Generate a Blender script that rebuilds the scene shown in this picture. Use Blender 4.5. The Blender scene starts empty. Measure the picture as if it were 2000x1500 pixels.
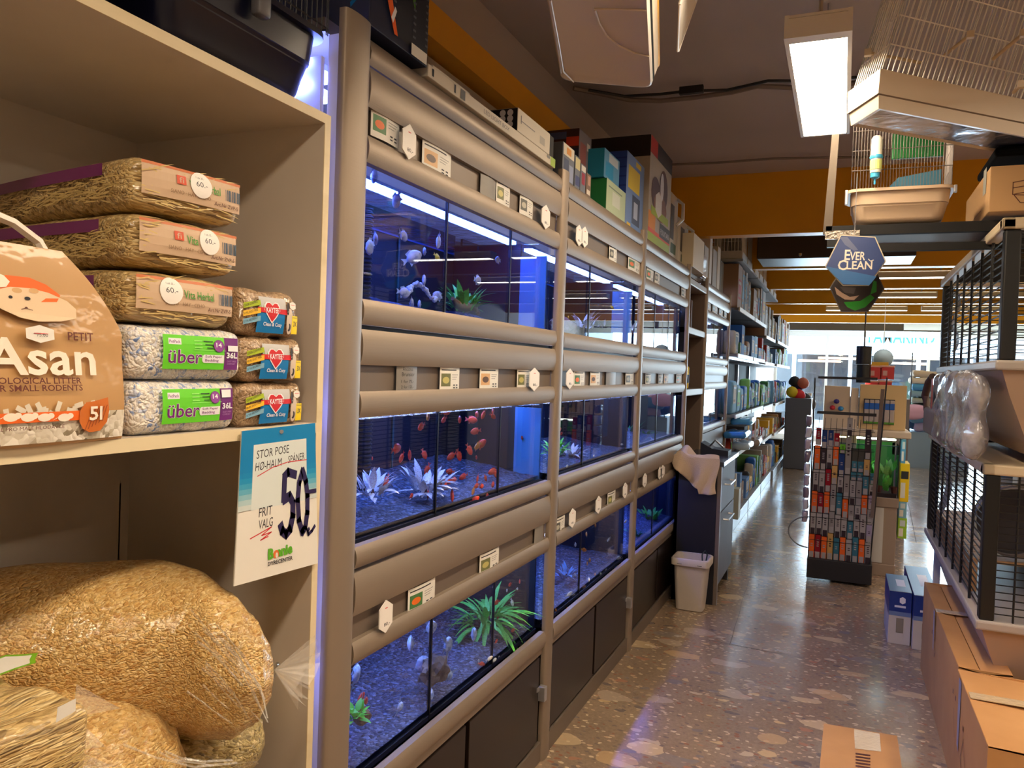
import bpy, bmesh, math, random
from mathutils import Vector, Matrix, noise
random.seed(7)
SC = bpy.context.scene
COL = SC.collection
pi = math.pi

# ---------------------------------------------------------------- camera
F = 1520.0                                   # focal length in pixels of the 2000x1500 frame
EYE = Vector((0, 0, 1.5))
_Y = Vector((646, -10, F)).normalized()      # aisle direction seen by the camera (x right, y down, z forward)
_D = Vector((-.035, 1, (.035*646+10)/F)).normalized()
_D = (_D - _Y*_D.dot(_Y)).normalized()
_X = _D.cross(_Y)
ROT = Matrix((_X, _Y, -_D))                  # camera coords -> world
cam_data = bpy.data.cameras.new('camera'); cam = bpy.data.objects.new('camera', cam_data); COL.objects.link(cam)
cam_data.sensor_width = 36; cam_data.lens = F*36/2000; cam_data.clip_start = .02
r_, u_, b_ = ROT@Vector((1, 0, 0)), ROT@Vector((0, -1, 0)), ROT@Vector((0, 0, -1))
cam.matrix_world = Matrix(((r_.x, u_.x, b_.x, 0), (r_.y, u_.y, b_.y, 0), (r_.z, u_.z, b_.z, 1.5), (0, 0, 0, 1)))
SC.camera = cam

# ---------------------------------------------------------------- world, exposure
wd = bpy.data.worlds.new('sky'); SC.world = wd; wd.use_nodes = True
_n = wd.node_tree.nodes; _bg = _n['Background']
_bg.inputs[0].default_value = (.62, .82, 1, 1); _bg.inputs[1].default_value = 10.0
SC.view_settings.view_transform = 'Standard'; SC.view_settings.look = 'None'
SC.view_settings.exposure = 0.12; SC.view_settings.gamma = 1; SC.view_settings.use_curve_mapping = False
cy = SC.cycles
cy.max_bounces = 9; cy.diffuse_bounces = 4; cy.glossy_bounces = 4; cy.transmission_bounces = 4; cy.transparent_max_bounces = 16
cy.caustics_reflective = False; cy.caustics_refractive = False; cy.sample_clamp_indirect = 5
# daylight boosted by an area lamp added just inside the shop window
def area(name, loc, rot, sx, sy, power, col, portal=False):
    l = bpy.data.lights.new(name, 'AREA'); l.shape = 'RECTANGLE'; l.size = sx; l.size_y = sy; l.energy = power; l.color = col
    o = bpy.data.objects.new(name, l); COL.objects.link(o); o.location = loc; o.rotation_euler = rot
    if portal: l.cycles.is_portal = True
    return o
area('window_daylight', (1.2, 19.85, 1.4), (-pi/2, 0, 0), 4.6, 2.2, 600, (.62, .84, 1))
LAMP_COL = (1.0, .82, .60); LAMP_STR = 40
TANK_STR = 34

# ---------------------------------------------------------------- pixel -> world helpers
def ray(px, py): return ROT@Vector((px-1000, py-750, F))
def onX(px, py, x): r = ray(px, py); return EYE + r*(x/r.x)
def onY(px, py, y): r = ray(px, py); return EYE + r*(y/r.y)
def onZ(px, py, z): r = ray(px, py); return EYE + r*((z-1.5)/r.z)

# ---------------------------------------------------------------- materials
def lin(c):
    c = [x/255. for x in c[:3]]
    return tuple(x/12.92 if x <= .04045 else ((x+.055)/1.055)**2.4 for x in c) + (1,)
MATS = {}
def mat(name, col=(200, 200, 200), rough=.5, metal=0, emit=0, coat=0, bump=None, var=None, spec=.5, alpha=1, ecol=None, croughness=.08):
    """bump=(scale,strength[,stretch]); var=(colour2, scale, lo, hi[,stretch])"""
    if name in MATS: return MATS[name]
    m = bpy.data.materials.new(name); m.use_nodes = True; MATS[name] = m
    nt = m.node_tree; N = nt.nodes; L = nt.links; b = N['Principled BSDF']
    b.inputs['Base Color'].default_value = lin(col); b.inputs['Roughness'].default_value = rough
    b.inputs['Metallic'].default_value = metal; b.inputs['Coat Weight'].default_value = coat
    b.inputs['Coat Roughness'].default_value = croughness; b.inputs['Specular IOR Level'].default_value = spec
    b.inputs['Alpha'].default_value = alpha
    if emit: b.inputs['Emission Color'].default_value = lin(ecol or col); b.inputs['Emission Strength'].default_value = emit
    tc = None
    def coord(st):
        nonlocal tc
        if tc is None: tc = N.new('ShaderNodeTexCoord')
        mp = N.new('ShaderNodeMapping'); L.new(tc.outputs['Object'], mp.inputs[0])
        mp.inputs['Scale'].default_value = st or (1, 1, 1); return mp.outputs[0]
    if var:
        no = N.new('ShaderNodeTexNoise'); no.inputs['Scale'].default_value = var[1]; no.inputs['Detail'].default_value = 4
        L.new(coord(var[4] if len(var) > 4 else None), no.inputs[0])
        cr = N.new('ShaderNodeValToRGB'); e = cr.color_ramp.elements
        e[0].position = var[2]; e[0].color = lin(col); e[1].position = var[3]; e[1].color = lin(var[0])
        L.new(no.outputs[0], cr.inputs[0]); L.new(cr.outputs[0], b.inputs['Base Color'])
    if bump:
        no = N.new('ShaderNodeTexNoise'); no.inputs['Scale'].default_value = bump[0]; no.inputs['Detail'].default_value = 3
        L.new(coord(bump[2] if len(bump) > 2 else None), no.inputs[0])
        bu = N.new('ShaderNodeBump'); bu.inputs['Strength'].default_value = bump[1]; bu.inputs['Distance'].default_value = .01
        L.new(no.outputs[0], bu.inputs['Height']); L.new(bu.outputs[0], b.inputs['Coat Normal' if coat else 'Normal'])
    return m

def glass(name, tint=(255, 255, 255), ior=1.45, rough=0.0, gl=1.0, ripple=0):
    """thin pane: clear with a Fresnel reflection"""
    if name in MATS: return MATS[name]
    m = bpy.data.materials.new(name); m.use_nodes = True; MATS[name] = m
    nt = m.node_tree; N = nt.nodes; L = nt.links; N.clear()
    o = N.new('ShaderNodeOutputMaterial'); mx = N.new('ShaderNodeMixShader'); t = N.new('ShaderNodeBsdfTransparent')
    g = N.new('ShaderNodeBsdfGlossy'); f = N.new('ShaderNodeFresnel'); f.inputs[0].default_value = ior
    g.inputs['Roughness'].default_value = rough; t.inputs[0].default_value = lin(tint)
    mt = N.new('ShaderNodeMath'); mt.operation = 'MULTIPLY'; mt.inputs[1].default_value = gl; mt.use_clamp = True
    ge = N.new('ShaderNodeNewGeometry'); mi = N.new('ShaderNodeMix'); mi.inputs[2].default_value = ior; mi.inputs[3].default_value = 1/ior
    L.new(ge.outputs['Backfacing'], mi.inputs[0]); L.new(mi.outputs[0], f.inputs[0])
    L.new(f.outputs[0], mt.inputs[0]); L.new(mt.outputs[0], mx.inputs[0]); L.new(t.outputs[0], mx.inputs[1]); L.new(g.outputs[0], mx.inputs[2])
    L.new(mx.outputs[0], o.inputs[0])
    if ripple:
        no = N.new('ShaderNodeTexNoise'); no.inputs['Scale'].default_value = 22; no.inputs['Detail'].default_value = 3
        tc = N.new('ShaderNodeTexCoord'); L.new(tc.outputs['Object'], no.inputs[0])
        bu = N.new('ShaderNodeBump'); bu.inputs['Strength'].default_value = ripple; bu.inputs['Distance'].default_value = .02
        L.new(no.outputs[0], bu.inputs['Height']); L.new(bu.outputs[0], g.inputs['Normal']); L.new(bu.outputs[0], f.inputs['Normal'])
    return m

def speckle(name, cols, scale, rough=.5, coat=0, bump=.6, dist=.01, stretch=None, fine=None, wrinkle=0, rnd=1, spec=.5, edge=0):
    """voronoi cells coloured from a list - gravel, shavings, straw, stone chips"""
    if name in MATS: return MATS[name]
    m = bpy.data.materials.new(name); m.use_nodes = True; MATS[name] = m
    nt = m.node_tree; N = nt.nodes; L = nt.links; b = N['Principled BSDF']
    b.inputs['Roughness'].default_value = rough; b.inputs['Coat Weight'].default_value = coat; b.inputs['Coat Roughness'].default_value = .1
    b.inputs['Specular IOR Level'].default_value = spec
    tc = N.new('ShaderNodeTexCoord'); mp = N.new('ShaderNodeMapping'); L.new(tc.outputs['Object'], mp.inputs[0])
    mp.inputs['Scale'].default_value = stretch or (1, 1, 1)
    nd = N.new('ShaderNodeTexNoise'); nd.inputs['Scale'].default_value = scale*.35; L.new(mp.outputs[0], nd.inputs[0])
    ad = N.new('ShaderNodeMixRGB'); ad.blend_type = 'LINEAR_LIGHT'; ad.inputs[0].default_value = 1.6/scale*rnd
    L.new(mp.outputs[0], ad.inputs[1]); L.new(nd.outputs['Color'], ad.inputs[2])
    v = N.new('ShaderNodeTexVoronoi'); v.inputs['Scale'].default_value = scale; L.new(ad.outputs[0], v.inputs['Vector'])
    sep = N.new('ShaderNodeSeparateColor'); L.new(v.outputs['Color'], sep.inputs[0])
    cr = N.new('ShaderNodeValToRGB'); cr.color_ramp.interpolation = 'LINEAR'
    e = cr.color_ramp.elements
    for i, c in enumerate(cols):
        el = e[i] if i < 2 else e.new(1)
        el.position = i/(len(cols)-1); el.color = lin(c)
    L.new(sep.outputs[0], cr.inputs[0]); out = cr.outputs[0]
    if fine:
        nf = N.new('ShaderNodeTexNoise'); nf.inputs['Scale'].default_value = fine[0]; nf.inputs['Detail'].default_value = 5
        L.new(mp.outputs[0], nf.inputs[0])
        c2 = N.new('ShaderNodeValToRGB'); c2.color_ramp.elements[0].position = fine[2]; c2.color_ramp.elements[1].position = fine[3]
        L.new(nf.outputs[0], c2.inputs[0])
        mx = N.new('ShaderNodeMixRGB'); L.new(c2.outputs[0], mx.inputs[0]); mx.inputs[1].default_value = lin(fine[1]); L.new(out, mx.inputs[2])
        out = mx.outputs[0]
    L.new(out, b.inputs['Base Color'])
    if bump:
        bu = N.new('ShaderNodeBump'); bu.inputs['Strength'].default_value = bump; bu.inputs['Distance'].default_value = dist
        L.new(v.outputs['Distance'], bu.inputs['Height']); bu.invert = True; L.new(bu.outputs[0], b.inputs['Normal'])
    if wrinkle:
        nw = N.new('ShaderNodeTexNoise'); nw.inputs['Scale'].default_value = 16; nw.inputs['Detail'].default_value = 5; nw.inputs['Distortion'].default_value = 1.2
        L.new(tc.outputs['Object'], nw.inputs[0])
        b2 = N.new('ShaderNodeBump'); b2.inputs['Strength'].default_value = wrinkle; b2.inputs['Distance'].default_value = .03
        L.new(nw.outputs[0], b2.inputs['Height']); L.new(b2.outputs[0], b.inputs['Coat Normal'])
    return m

# ---------------------------------------------------------------- mesh builder
OFF = {}
def tag(o, label=None, cat=None, group=None, kind=None):
    if label: o['label'] = label
    if cat: o['category'] = cat
    if group: o['group'] = group
    if kind: o['kind'] = kind
    return o
def thing(name, label, cat, loc=(0, 0, 0), group=None, rotz=0):
    o = bpy.data.objects.new(name, None); COL.objects.link(o); o.location = loc; o.rotation_euler = (0, 0, rotz)
    o.empty_display_size = .05
    OFF[o] = Vector(loc); return tag(o, label, cat, group)
_TX = {}
def textmesh(s, bold):
    k = (s, bold)
    if k not in _TX:
        c = bpy.data.curves.new('t', 'FONT'); c.body = s; c.resolution_u = 2; c.offset = bold; c.size = 1
        o = bpy.data.objects.new('t', c); COL.objects.link(o)
        dg = bpy.context.evaluated_depsgraph_get(); me = bpy.data.meshes.new_from_object(o.evaluated_get(dg))
        V = [v.co.copy() for v in me.vertices]; P = [list(p.vertices) for p in me.polygons]
        bpy.data.objects.remove(o); bpy.data.curves.remove(c); bpy.data.meshes.remove(me)
        xs = [v.x for v in V] or [0]; ys = [v.y for v in V] or [0]
        _TX[k] = (V, P, min(xs), max(xs), min(ys), max(ys))
    return _TX[k]
class M:
    def __init__(s): s.v = []; s.f = []; s.mi = []; s.m = []; s.T = None
    def idx(s, m):
        if m not in s.m: s.m.append(m)
        return s.m.index(m)
    def add(s, V, Fc, m):
        b = len(s.v); i = s.idx(m)
        s.v += [s.T@Vector(v) for v in V] if s.T else [Vector(v) for v in V]
        for f in Fc: s.f.append([b+k for k in f]); s.mi.append(i)
        return s
    def box(s, x0, x1, y0, y1, z0, z1, m):
        V = [(x, y, z) for x in (x0, x1) for y in (y0, y1) for z in (z0, z1)]
        return s.add(V, [(0, 1, 3, 2), (4, 6, 7, 5), (0, 4, 5, 1), (2, 3, 7, 6), (0, 2, 6, 4), (1, 5, 7, 3)], m)
    def cbox(s, c, d, m, R=None):
        V = []
        for x in (-.5, .5):
            for y in (-.5, .5):
                for z in (-.5, .5):
                    p = Vector((x*d[0], y*d[1], z*d[2])); V.append((R@p if R else p)+Vector(c))
        return s.add(V, [(0, 1, 3, 2), (4, 6, 7, 5), (0, 4, 5, 1), (2, 3, 7, 6), (0, 2, 6, 4), (1, 5, 7, 3)], m)
    def rbox(s, x0, x1, y0, y1, z0, z1, m, r=.01, k=2, n=1, dis=0, bulge=0, fs=20, pinch=0):
        """box with rounded edges; n inner divisions, dis noise displacement, bulge of the faces"""
        c = Vector(((x0+x1)/2, (y0+y1)/2, (z0+z1)/2)); h = Vector((abs(x1-x0)/2, abs(y1-y0)/2, abs(z1-z0)/2)); r = min(r, min(h)*.98)
        def co(H):
            a = [-H+r*(1-math.cos(i*pi/2/k))*.999 for i in range(k)]
            mid = [-H+r+(2*H-2*r)*i/n for i in range(n+1)]
            return a+mid+[-x for x in a[::-1]]
        cs = [co(h[0]), co(h[1]), co(h[2])]
        for ax in range(3):
            a, b2 = [(1, 2), (2, 0), (0, 1)][ax]
            A, B = cs[a], cs[b2]
            for sg in (-1, 1):
                V = []
                for u in A:
                    for w in B:
                        p = Vector((0, 0, 0)); p[ax] = sg*h[ax]; p[a] = u; p[b2] = w
                        q = Vector([max(-(h[i]-r), min(h[i]-r, p[i])) for i in range(3)])
                        d = p-q
                        if d.length > 1e-9: p = q+d.normalized()*r
                        nn = d.normalized() if d.length > 1e-9 else Vector((0, 0, 0))
                        if bulge:
                            p += Vector([math.copysign(1, p[i])*bulge*(abs(p[i])/h[i])**3*max(0, 1-(p[(i+1) % 3]/h[(i+1) % 3])**2)*max(0, 1-(p[(i+2) % 3]/h[(i+2) % 3])**2) for i in range(3)])
                        if dis: p += nn*dis*noise.noise((p+c)*fs)
                        V.append(p+c)
                Fc = []
                nb = len(B)
                for i in range(len(A)-1):
                    for j in range(nb-1):
                        q = (i*nb+j, (i+1)*nb+j, (i+1)*nb+j+1, i*nb+j+1)
                        Fc.append(q if sg > 0 else q[::-1])
                s.add(V, Fc, m)
        return s
    def ext(s, prof, ax, lo, hi, m, caps=True):
        """closed profile [(a,b)] extruded along axis ax ('x': a=y,b=z; 'y': a=x,b=z; 'z': a=x,b=y)"""
        def P(a, b, t): return {'x': (t, a, b), 'y': (a, t, b), 'z': (a, b, t)}[ax]
        n = len(prof); V = [P(a, b, lo) for a, b in prof]+[P(a, b, hi) for a, b in prof]
        Fc = [(i, (i+1) % n, n+(i+1) % n, n+i) for i in range(n)]
        if caps: Fc += [tuple(range(n))[::-1], tuple(range(n, 2*n))]
        return s.add(V, Fc, m)
    def tube(s, pts, r, m, n=6, caps=True, closed=False):
        pts = [Vector(p) for p in pts]; V = []; N = len(pts); up = None
        for i, p in enumerate(pts):
            d = (pts[(i+1) % N]-pts[i-1]) if closed or 0 < i < N-1 else (pts[1]-pts[0] if i == 0 else pts[-1]-pts[-2])
            d.normalize()
            if up is None or abs(up.dot(d)) > .95: up = Vector((0, 0, 1)) if abs(d.z) < .9 else Vector((1, 0, 0))
            a = d.cross(up).normalized(); b = d.cross(a); up = -b if False else up
            rr = r[i] if isinstance(r, (list, tuple)) else r
            V += [p+a*rr*math.cos(2*pi*k/n)+b*rr*math.sin(2*pi*k/n) for k in range(n)]
        Fc = [(i*n+k, i*n+(k+1) % n, (i+1) % N*n+(k+1) % n, (i+1) % N*n+k) for i in range(N if closed else N-1) for k in range(n)]
        if caps and not closed: Fc += [tuple(range(n))[::-1], tuple((N-1)*n+k for k in range(n))]
        return s.add(V, Fc, m)
    def lathe(s, prof, c, m, n=20, ax='z', caps=False):
        V = []; c = Vector(c)
        for r, t in prof:
            for k in range(n):
                a, b = r*math.cos(2*pi*k/n), r*math.sin(2*pi*k/n)
                V.append(c+Vector({'z': (a, b, t), 'x': (t, a, b), 'y': (b, t, a)}[ax]))
        Fc = [(i*n+k, i*n+(k+1) % n, (i+1)*n+(k+1) % n, (i+1)*n+k) for i in range(len(prof)-1) for k in range(n)]
        if caps: Fc += [tuple(range(n))[::-1], tuple((len(prof)-1)*n+k for k in range(n))]
        return s.add(V, Fc, m)
    def grid(s, fn, nu, nv, m):
        V = [fn(i/nu, j/nv) for i in range(nu+1) for j in range(nv+1)]
        return s.add(V, [(i*(nv+1)+j, (i+1)*(nv+1)+j, (i+1)*(nv+1)+j+1, i*(nv+1)+j+1) for i in range(nu) for j in range(nv)], m)
    def quad(s, pts, m): return s.add(pts, [tuple(range(len(pts)))], m)
    def slab(s, pts, nrm, t, m):
        nrm = Vector(nrm).normalized(); P = [Vector(p) for p in pts]; n = len(P)
        return s.add(P+[p-nrm*t for p in P], [tuple(range(n)), tuple(range(2*n-1, n-1, -1))]+[(i, n+i, n+(i+1) % n, (i+1) % n) for i in range(n)], m)
    def build(s, name, parent=None, smooth=False, label=None, cat=None, group=None, kind=None, origin=None):
        me = bpy.data.meshes.new(name)
        if parent is not None: o0 = OFF[parent]
        elif origin is not None: o0 = Vector(origin)
        else:
            xs = [v.x for v in s.v]; ys = [v.y for v in s.v]; zs = [v.z for v in s.v]
            o0 = Vector(((min(xs)+max(xs))/2, (min(ys)+max(ys))/2, min(zs)))
        me.from_pydata([v-o0 for v in s.v], [], s.f)
        for m in s.m: me.materials.append(m)
        me.polygons.foreach_set('material_index', s.mi)
        if smooth:
            me.polygons.foreach_set('use_smooth', [True]*len(s.f)); me.set_sharp_from_angle(angle=.9)
        me.update()
        o = bpy.data.objects.new(name, me); COL.objects.link(o)
        if parent is not None: o.parent = parent
        else: o.location = o0
        OFF[o] = o0
        return tag(o, label, cat, group, kind)
class Face(M):
    """flat print laid on a face: O lower-left corner, U right, V up, N outward (metres)"""
    def __init__(s, O, U, V, N, curve=None):
        super().__init__(); s.O = Vector(O); s.U = Vector(U).normalized(); s.V = Vector(V).normalized(); s.N = Vector(N).normalized(); s.curve = curve; s.l = 1
    def P(s, x, y, l): return s.O+s.U*x+s.V*y+s.N*((.001*l if s.curve else .0005*l)+.0004+(s.curve(x, y) if s.curve else 0))
    def poly(s, pts, m, l=None):
        l = s.l if l is None else l; s.l += .1
        V = [s.P(x, y, l) for x, y in pts]
        return s.add(V, [tuple(range(len(V)))], m)
    def rect(s, x0, y0, x1, y1, m, l=None):
        if not s.curve: return s.poly([(x0, y0), (x1, y0), (x1, y1), (x0, y1)], m, l)
        l = s.l if l is None else l; s.l += .1; n = 18
        return s.grid(lambda u, v: s.P(x0+(x1-x0)*u, y0+(y1-y0)*v, l), n, 4, m)
    def disc(s, cx, cy, rx, ry, m, n=16, l=None):
        if s.curve and rx > .008:
            l = s.l if l is None else l; s.l += .1; k = 4; V = [s.P(cx, cy, l)]+[s.P(cx+rx*j/k*math.cos(2*pi*i/n), cy+ry*j/k*math.sin(2*pi*i/n), l) for j in range(1, k+1) for i in range(n)]
            Fc = [(0, 1+i, 1+(i+1) % n) for i in range(n)]+[(1+j*n+i, 1+(j+1)*n+i, 1+(j+1)*n+(i+1) % n, 1+j*n+(i+1) % n) for j in range(k-1) for i in range(n)]
            return s.add(V, Fc, m)
        return s.poly([(cx+rx*math.cos(2*pi*k/n), cy+ry*math.sin(2*pi*k/n)) for k in range(n)], m, l)
    def hexa(s, cx, cy, rx, ry, m): return s.poly([(cx+rx*a, cy+ry*b) for a, b in ((-1, -.55), (0, -1), (1, -.55), (1, .55), (0, 1), (-1, .55))], m)
    def text(s, t, x, y, w, h, m, bold=.0, slant=0, rot=0, l=None):
        """fit text into the box of width w, height h whose lower left is x,y"""
        l = s.l if l is None else l; s.l += .1
        V, P, x0, x1, y0, y1 = textmesh(t, bold)
        if not V: return s
        sx = w/max(1e-6, x1-x0); sy = h/max(1e-6, y1-y0); cr, sr = math.cos(rot), math.sin(rot)
        O = []
        for v in V:
            a = (v.x-x0)*sx; b = (v.y-y0)*sy; a += slant*b; a, b = a*cr-b*sr, a*sr+b*cr
            O.append(s.P(x+a, y+b, l))
        return s.add(O, P, m)
    def stroke(s, pts, w, m, l=None):
        """marker stroke"""
        l = s.l if l is None else l; s.l += .05
        for a, b in zip(pts, pts[1:]):
            d = Vector((b[0]-a[0], b[1]-a[1])); n = Vector((-d.y, d.x)).normalized()*w/2; e = d.normalized()*w*.3
            s.poly([(a[0]-e.x+n.x, a[1]-e.y+n.y), (a[0]-e.x-n.x, a[1]-e.y-n.y), (b[0]+e.x-n.x, b[1]+e.y-n.y), (b[0]+e.x+n.x, b[1]+e.y+n.y)], m, l)
        return s
FX = dict(U=(0, 1, 0), V=(0, 0, 1), N=(1, 0, 0))      # faces the aisle from the left side
FY = dict(U=(1, 0, 0), V=(0, 0, 1), N=(0, -1, 0))     # faces the camera end
ONES = 'zeroth first second third fourth fifth sixth seventh eighth ninth tenth eleventh twelfth thirteenth fourteenth fifteenth sixteenth seventeenth eighteenth nineteenth'.split()
TENS = {2: 'twent', 3: 'thirt', 4: 'fort', 5: 'fift'}
def nth(n):
    if n < 20: return ONES[n]
    return TENS[n//10]+('ieth' if n % 10 == 0 else 'y-'+ONES[n % 10])
def copy_tree(o, parent=None):
    c = o.copy(); COL.objects.link(c); c.parent = parent; OFF[c] = OFF.get(o, Vector())
    for ch in list(o.children): copy_tree(ch, c)
    return c

# common materials
WHITE = mat('white_paint', (222, 216, 205), .5); CREAM = mat('cream_plastic', (222, 205, 178), .4)
PAPER = mat('paper_white', (228, 224, 215), .6); BLACK = mat('black_plastic', (14, 14, 16), .45); INK = mat('ink_black', (25, 22, 30), .6)
MEL = mat('white_melamine', (206, 196, 184), .45, var=((190, 178, 164), 3, .3, .8)); MELE = mat('melamine_edge', (225, 208, 172), .5, var=((200, 180, 140), 9, .55, .75, (1, .2, 1)))
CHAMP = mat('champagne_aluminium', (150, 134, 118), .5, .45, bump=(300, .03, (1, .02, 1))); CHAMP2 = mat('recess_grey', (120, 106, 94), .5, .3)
DARKWOOD = mat('dark_brown_door', (30, 20, 16), .3, spec=.35, var=((30, 20, 16), 4, .3, .7, (1, 1, 8))); CHROME = mat('chrome', (225, 225, 225), .2, 1)
STEEL = mat('brushed_steel', (190, 190, 195), .35, .8); YEL = mat('yellow_print', (245, 215, 20), .5); RED = mat('red_print', (205, 25, 35), .5)
BLUE = mat('blue_print', (10, 125, 190), .5); GREEN = mat('green_print', (110, 205, 35), .5); PURPLE = mat('purple_print', (110, 30, 120), .5)
NAVY = mat('navy_print', (18, 24, 55), .5); ORANGE = mat('orange_print', (235, 110, 25), .5); CARD = mat('cardboard', (196, 150, 96), .75, var=((182, 134, 80), 6, .3, .8), bump=(60, .05, (1, 8, 1)))
TEAL = mat('teal_print', (20, 130, 165), .5); GREY = mat('grey_plastic', (120, 118, 118), .5); FILM = mat('film_white', (235, 230, 222), .15, coat=.6, alpha=.30)
CLEAR = glass('clear_film', (245, 248, 250), 1.4, .08, 1.4, .5)
BEAM = mat('orange_beam_paint', (240, 170, 18), .42, var=((230, 158, 14), 2, .3, .8)); DGREY = mat('dark_grey', (52, 52, 56), .5)
# ================================================================ SETTING
FLOORM = speckle('terrazzo', [(206, 176, 146), (180, 150, 124), (222, 192, 158), (176, 162, 150), (212, 180, 148), (146, 136, 130), (236, 208, 170), (196, 152, 126)], 7, rough=.2, bump=.04, dist=.002, stretch=(1.5, 1.0, 1), fine=(26, (190, 158, 130), .42, .56), spec=.6)
def _floor_fine():
    nt = FLOORM.node_tree; N = nt.nodes; L = nt.links; b = N['Principled BSDF']; b.inputs['Coat Weight'].default_value = .5; b.inputs['Coat Roughness'].default_value = .13
    tc = N.new('ShaderNodeTexCoord'); no = N.new('ShaderNodeTexNoise'); no.inputs['Scale'].default_value = 3.2; no.inputs['Detail'].default_value = 6
    L.new(tc.outputs['Object'], no.inputs[0]); mr = N.new('ShaderNodeMapRange')
    mr.inputs[1].default_value = .3; mr.inputs[2].default_value = .7; mr.inputs[3].default_value = .14; mr.inputs[4].default_value = .28
    L.new(no.outputs[0], mr.inputs[0]); L.new(mr.outputs[0], b.inputs['Roughness'])
    n2 = N.new('ShaderNodeTexNoise'); n2.inputs['Scale'].default_value = 14; n2.inputs['Detail'].default_value = 2; L.new(tc.outputs['Object'], n2.inputs[0])
    bu = N.new('ShaderNodeBump'); bu.inputs['Strength'].default_value = .08; bu.inputs['Distance'].default_value = .01; L.new(n2.outputs[0], bu.inputs['Height']); L.new(bu.outputs[0], b.inputs['Normal'])
    # matrix of fine grains with separate stone chips of three sizes
    def ramp(src, cols, const=False):
        cr = N.new('ShaderNodeValToRGB'); cr.color_ramp.interpolation = 'CONSTANT' if const else 'LINEAR'
        for i, c in enumerate(cols):
            el = cr.color_ramp.elements[i] if i < 2 else cr.color_ramp.elements.new(1); el.position = i/len(cols) if const else i/(len(cols)-1); el.color = lin(c)
        L.new(src, cr.inputs[0]); return cr.outputs[0]
    nz = N.new('ShaderNodeTexNoise'); nz.inputs['Scale'].default_value = 60; nz.inputs['Detail'].default_value = 6; nz.inputs['Roughness'].default_value = .75; L.new(tc.outputs['Object'], nz.inputs[0])
    base = ramp(nz.outputs[0], [(70, 56, 46), (104, 84, 68), (142, 118, 96), (176, 150, 124), (208, 184, 152)])
    big = N.new('ShaderNodeTexNoise'); big.inputs['Scale'].default_value = 2.2; big.inputs['Detail'].default_value = 3; L.new(tc.outputs['Object'], big.inputs[0])
    tint = ramp(big.outputs[0], [(112, 92, 78), (152, 130, 108), (190, 164, 132)])
    mx = N.new('ShaderNodeMixRGB'); mx.inputs[0].default_value = .5; L.new(base, mx.inputs[1]); L.new(tint, mx.inputs[2]); out = mx.outputs[0]
    for sc, keep, size, cols in ((34, .18, .44, [(206, 170, 136), (120, 104, 96), (226, 200, 164), (150, 96, 70)]), (13, .30, .44, [(206, 182, 150), (128, 118, 116), (214, 180, 130), (176, 122, 94), (104, 94, 92)]), (6.5, .66, .46, [(216, 188, 146), (140, 128, 122), (206, 168, 122), (190, 168, 146), (226, 196, 150)])):
        mp = N.new('ShaderNodeMapping'); mp.inputs['Scale'].default_value = (.8, 1.25, 1); mp.inputs['Rotation'].default_value = (0, 0, sc); L.new(tc.outputs['Object'], mp.inputs[0])
        nd = N.new('ShaderNodeTexNoise'); nd.inputs['Scale'].default_value = sc*.9; L.new(mp.outputs[0], nd.inputs[0])
        ad = N.new('ShaderNodeMixRGB'); ad.blend_type = 'LINEAR_LIGHT'; ad.inputs[0].default_value = .35/sc; L.new(mp.outputs[0], ad.inputs[1]); L.new(nd.outputs['Color'], ad.inputs[2])
        v = N.new('ShaderNodeTexVoronoi'); v.inputs['Scale'].default_value = sc; L.new(ad.outputs[0], v.inputs['Vector'])
        sp = N.new('ShaderNodeSeparateColor'); L.new(v.outputs['Color'], sp.inputs[0])
        g = N.new('ShaderNodeMath'); g.operation = 'GREATER_THAN'; L.new(sp.outputs[1], g.inputs[0]); g.inputs[1].default_value = keep
        sz = N.new('ShaderNodeMath'); sz.operation = 'MULTIPLY'; L.new(sp.outputs[2], sz.inputs[0]); sz.inputs[1].default_value = size*1.3
        l = N.new('ShaderNodeMath'); l.operation = 'LESS_THAN'; L.new(v.outputs['Distance'], l.inputs[0]); L.new(sz.outputs[0], l.inputs[1])
        mm = N.new('ShaderNodeMath'); mm.operation = 'MULTIPLY'; L.new(g.outputs[0], mm.inputs[0]); L.new(l.outputs[0], mm.inputs[1])
        m2 = N.new('ShaderNodeMath'); m2.operation = 'MULTIPLY'; L.new(mm.outputs[0], m2.inputs[0]); m2.inputs[1].default_value = .62 if sc < 10 else .75
        x = N.new('ShaderNodeMixRGB'); L.new(m2.outputs[0], x.inputs[0]); L.new(out, x.inputs[1]); L.new(ramp(sp.outputs[0], cols, True), x.inputs[2]); out = x.outputs[0]
    L.new(out, b.inputs['Base Color'])
_floor_fine()
XL, XR, YB, YF, ZC = -1.55, 4.4, -2.2, 20.0, 3.12
M().box(XL-.1, XR+.1, YB, YF+.1, -.1, 0, FLOORM).build('floor', kind='structure')
CEIL = mat('ceiling_grey', (198, 190, 194), .7, var=((182, 174, 178), .8, .3, .7)); WALLM = mat('wall_plaster', (196, 186, 172), .7)
M().box(XL-.1, XR+.1, YB, YF, ZC, ZC+.1, CEIL).build('ceiling', kind='structure')
M().box(XL-.1, XL, YB, YF, 0, ZC, mat('wall_left_plaster', (186, 172, 166), .7)).build('wall_left', kind='structure')
M().box(XR, XR+.1, YB, YF, 0, ZC, WALLM).build('wall_right', kind='structure')
M().box(XL, XR, YB-.1, YB, 0, ZC, WALLM).build('wall_back', kind='structure')
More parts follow.
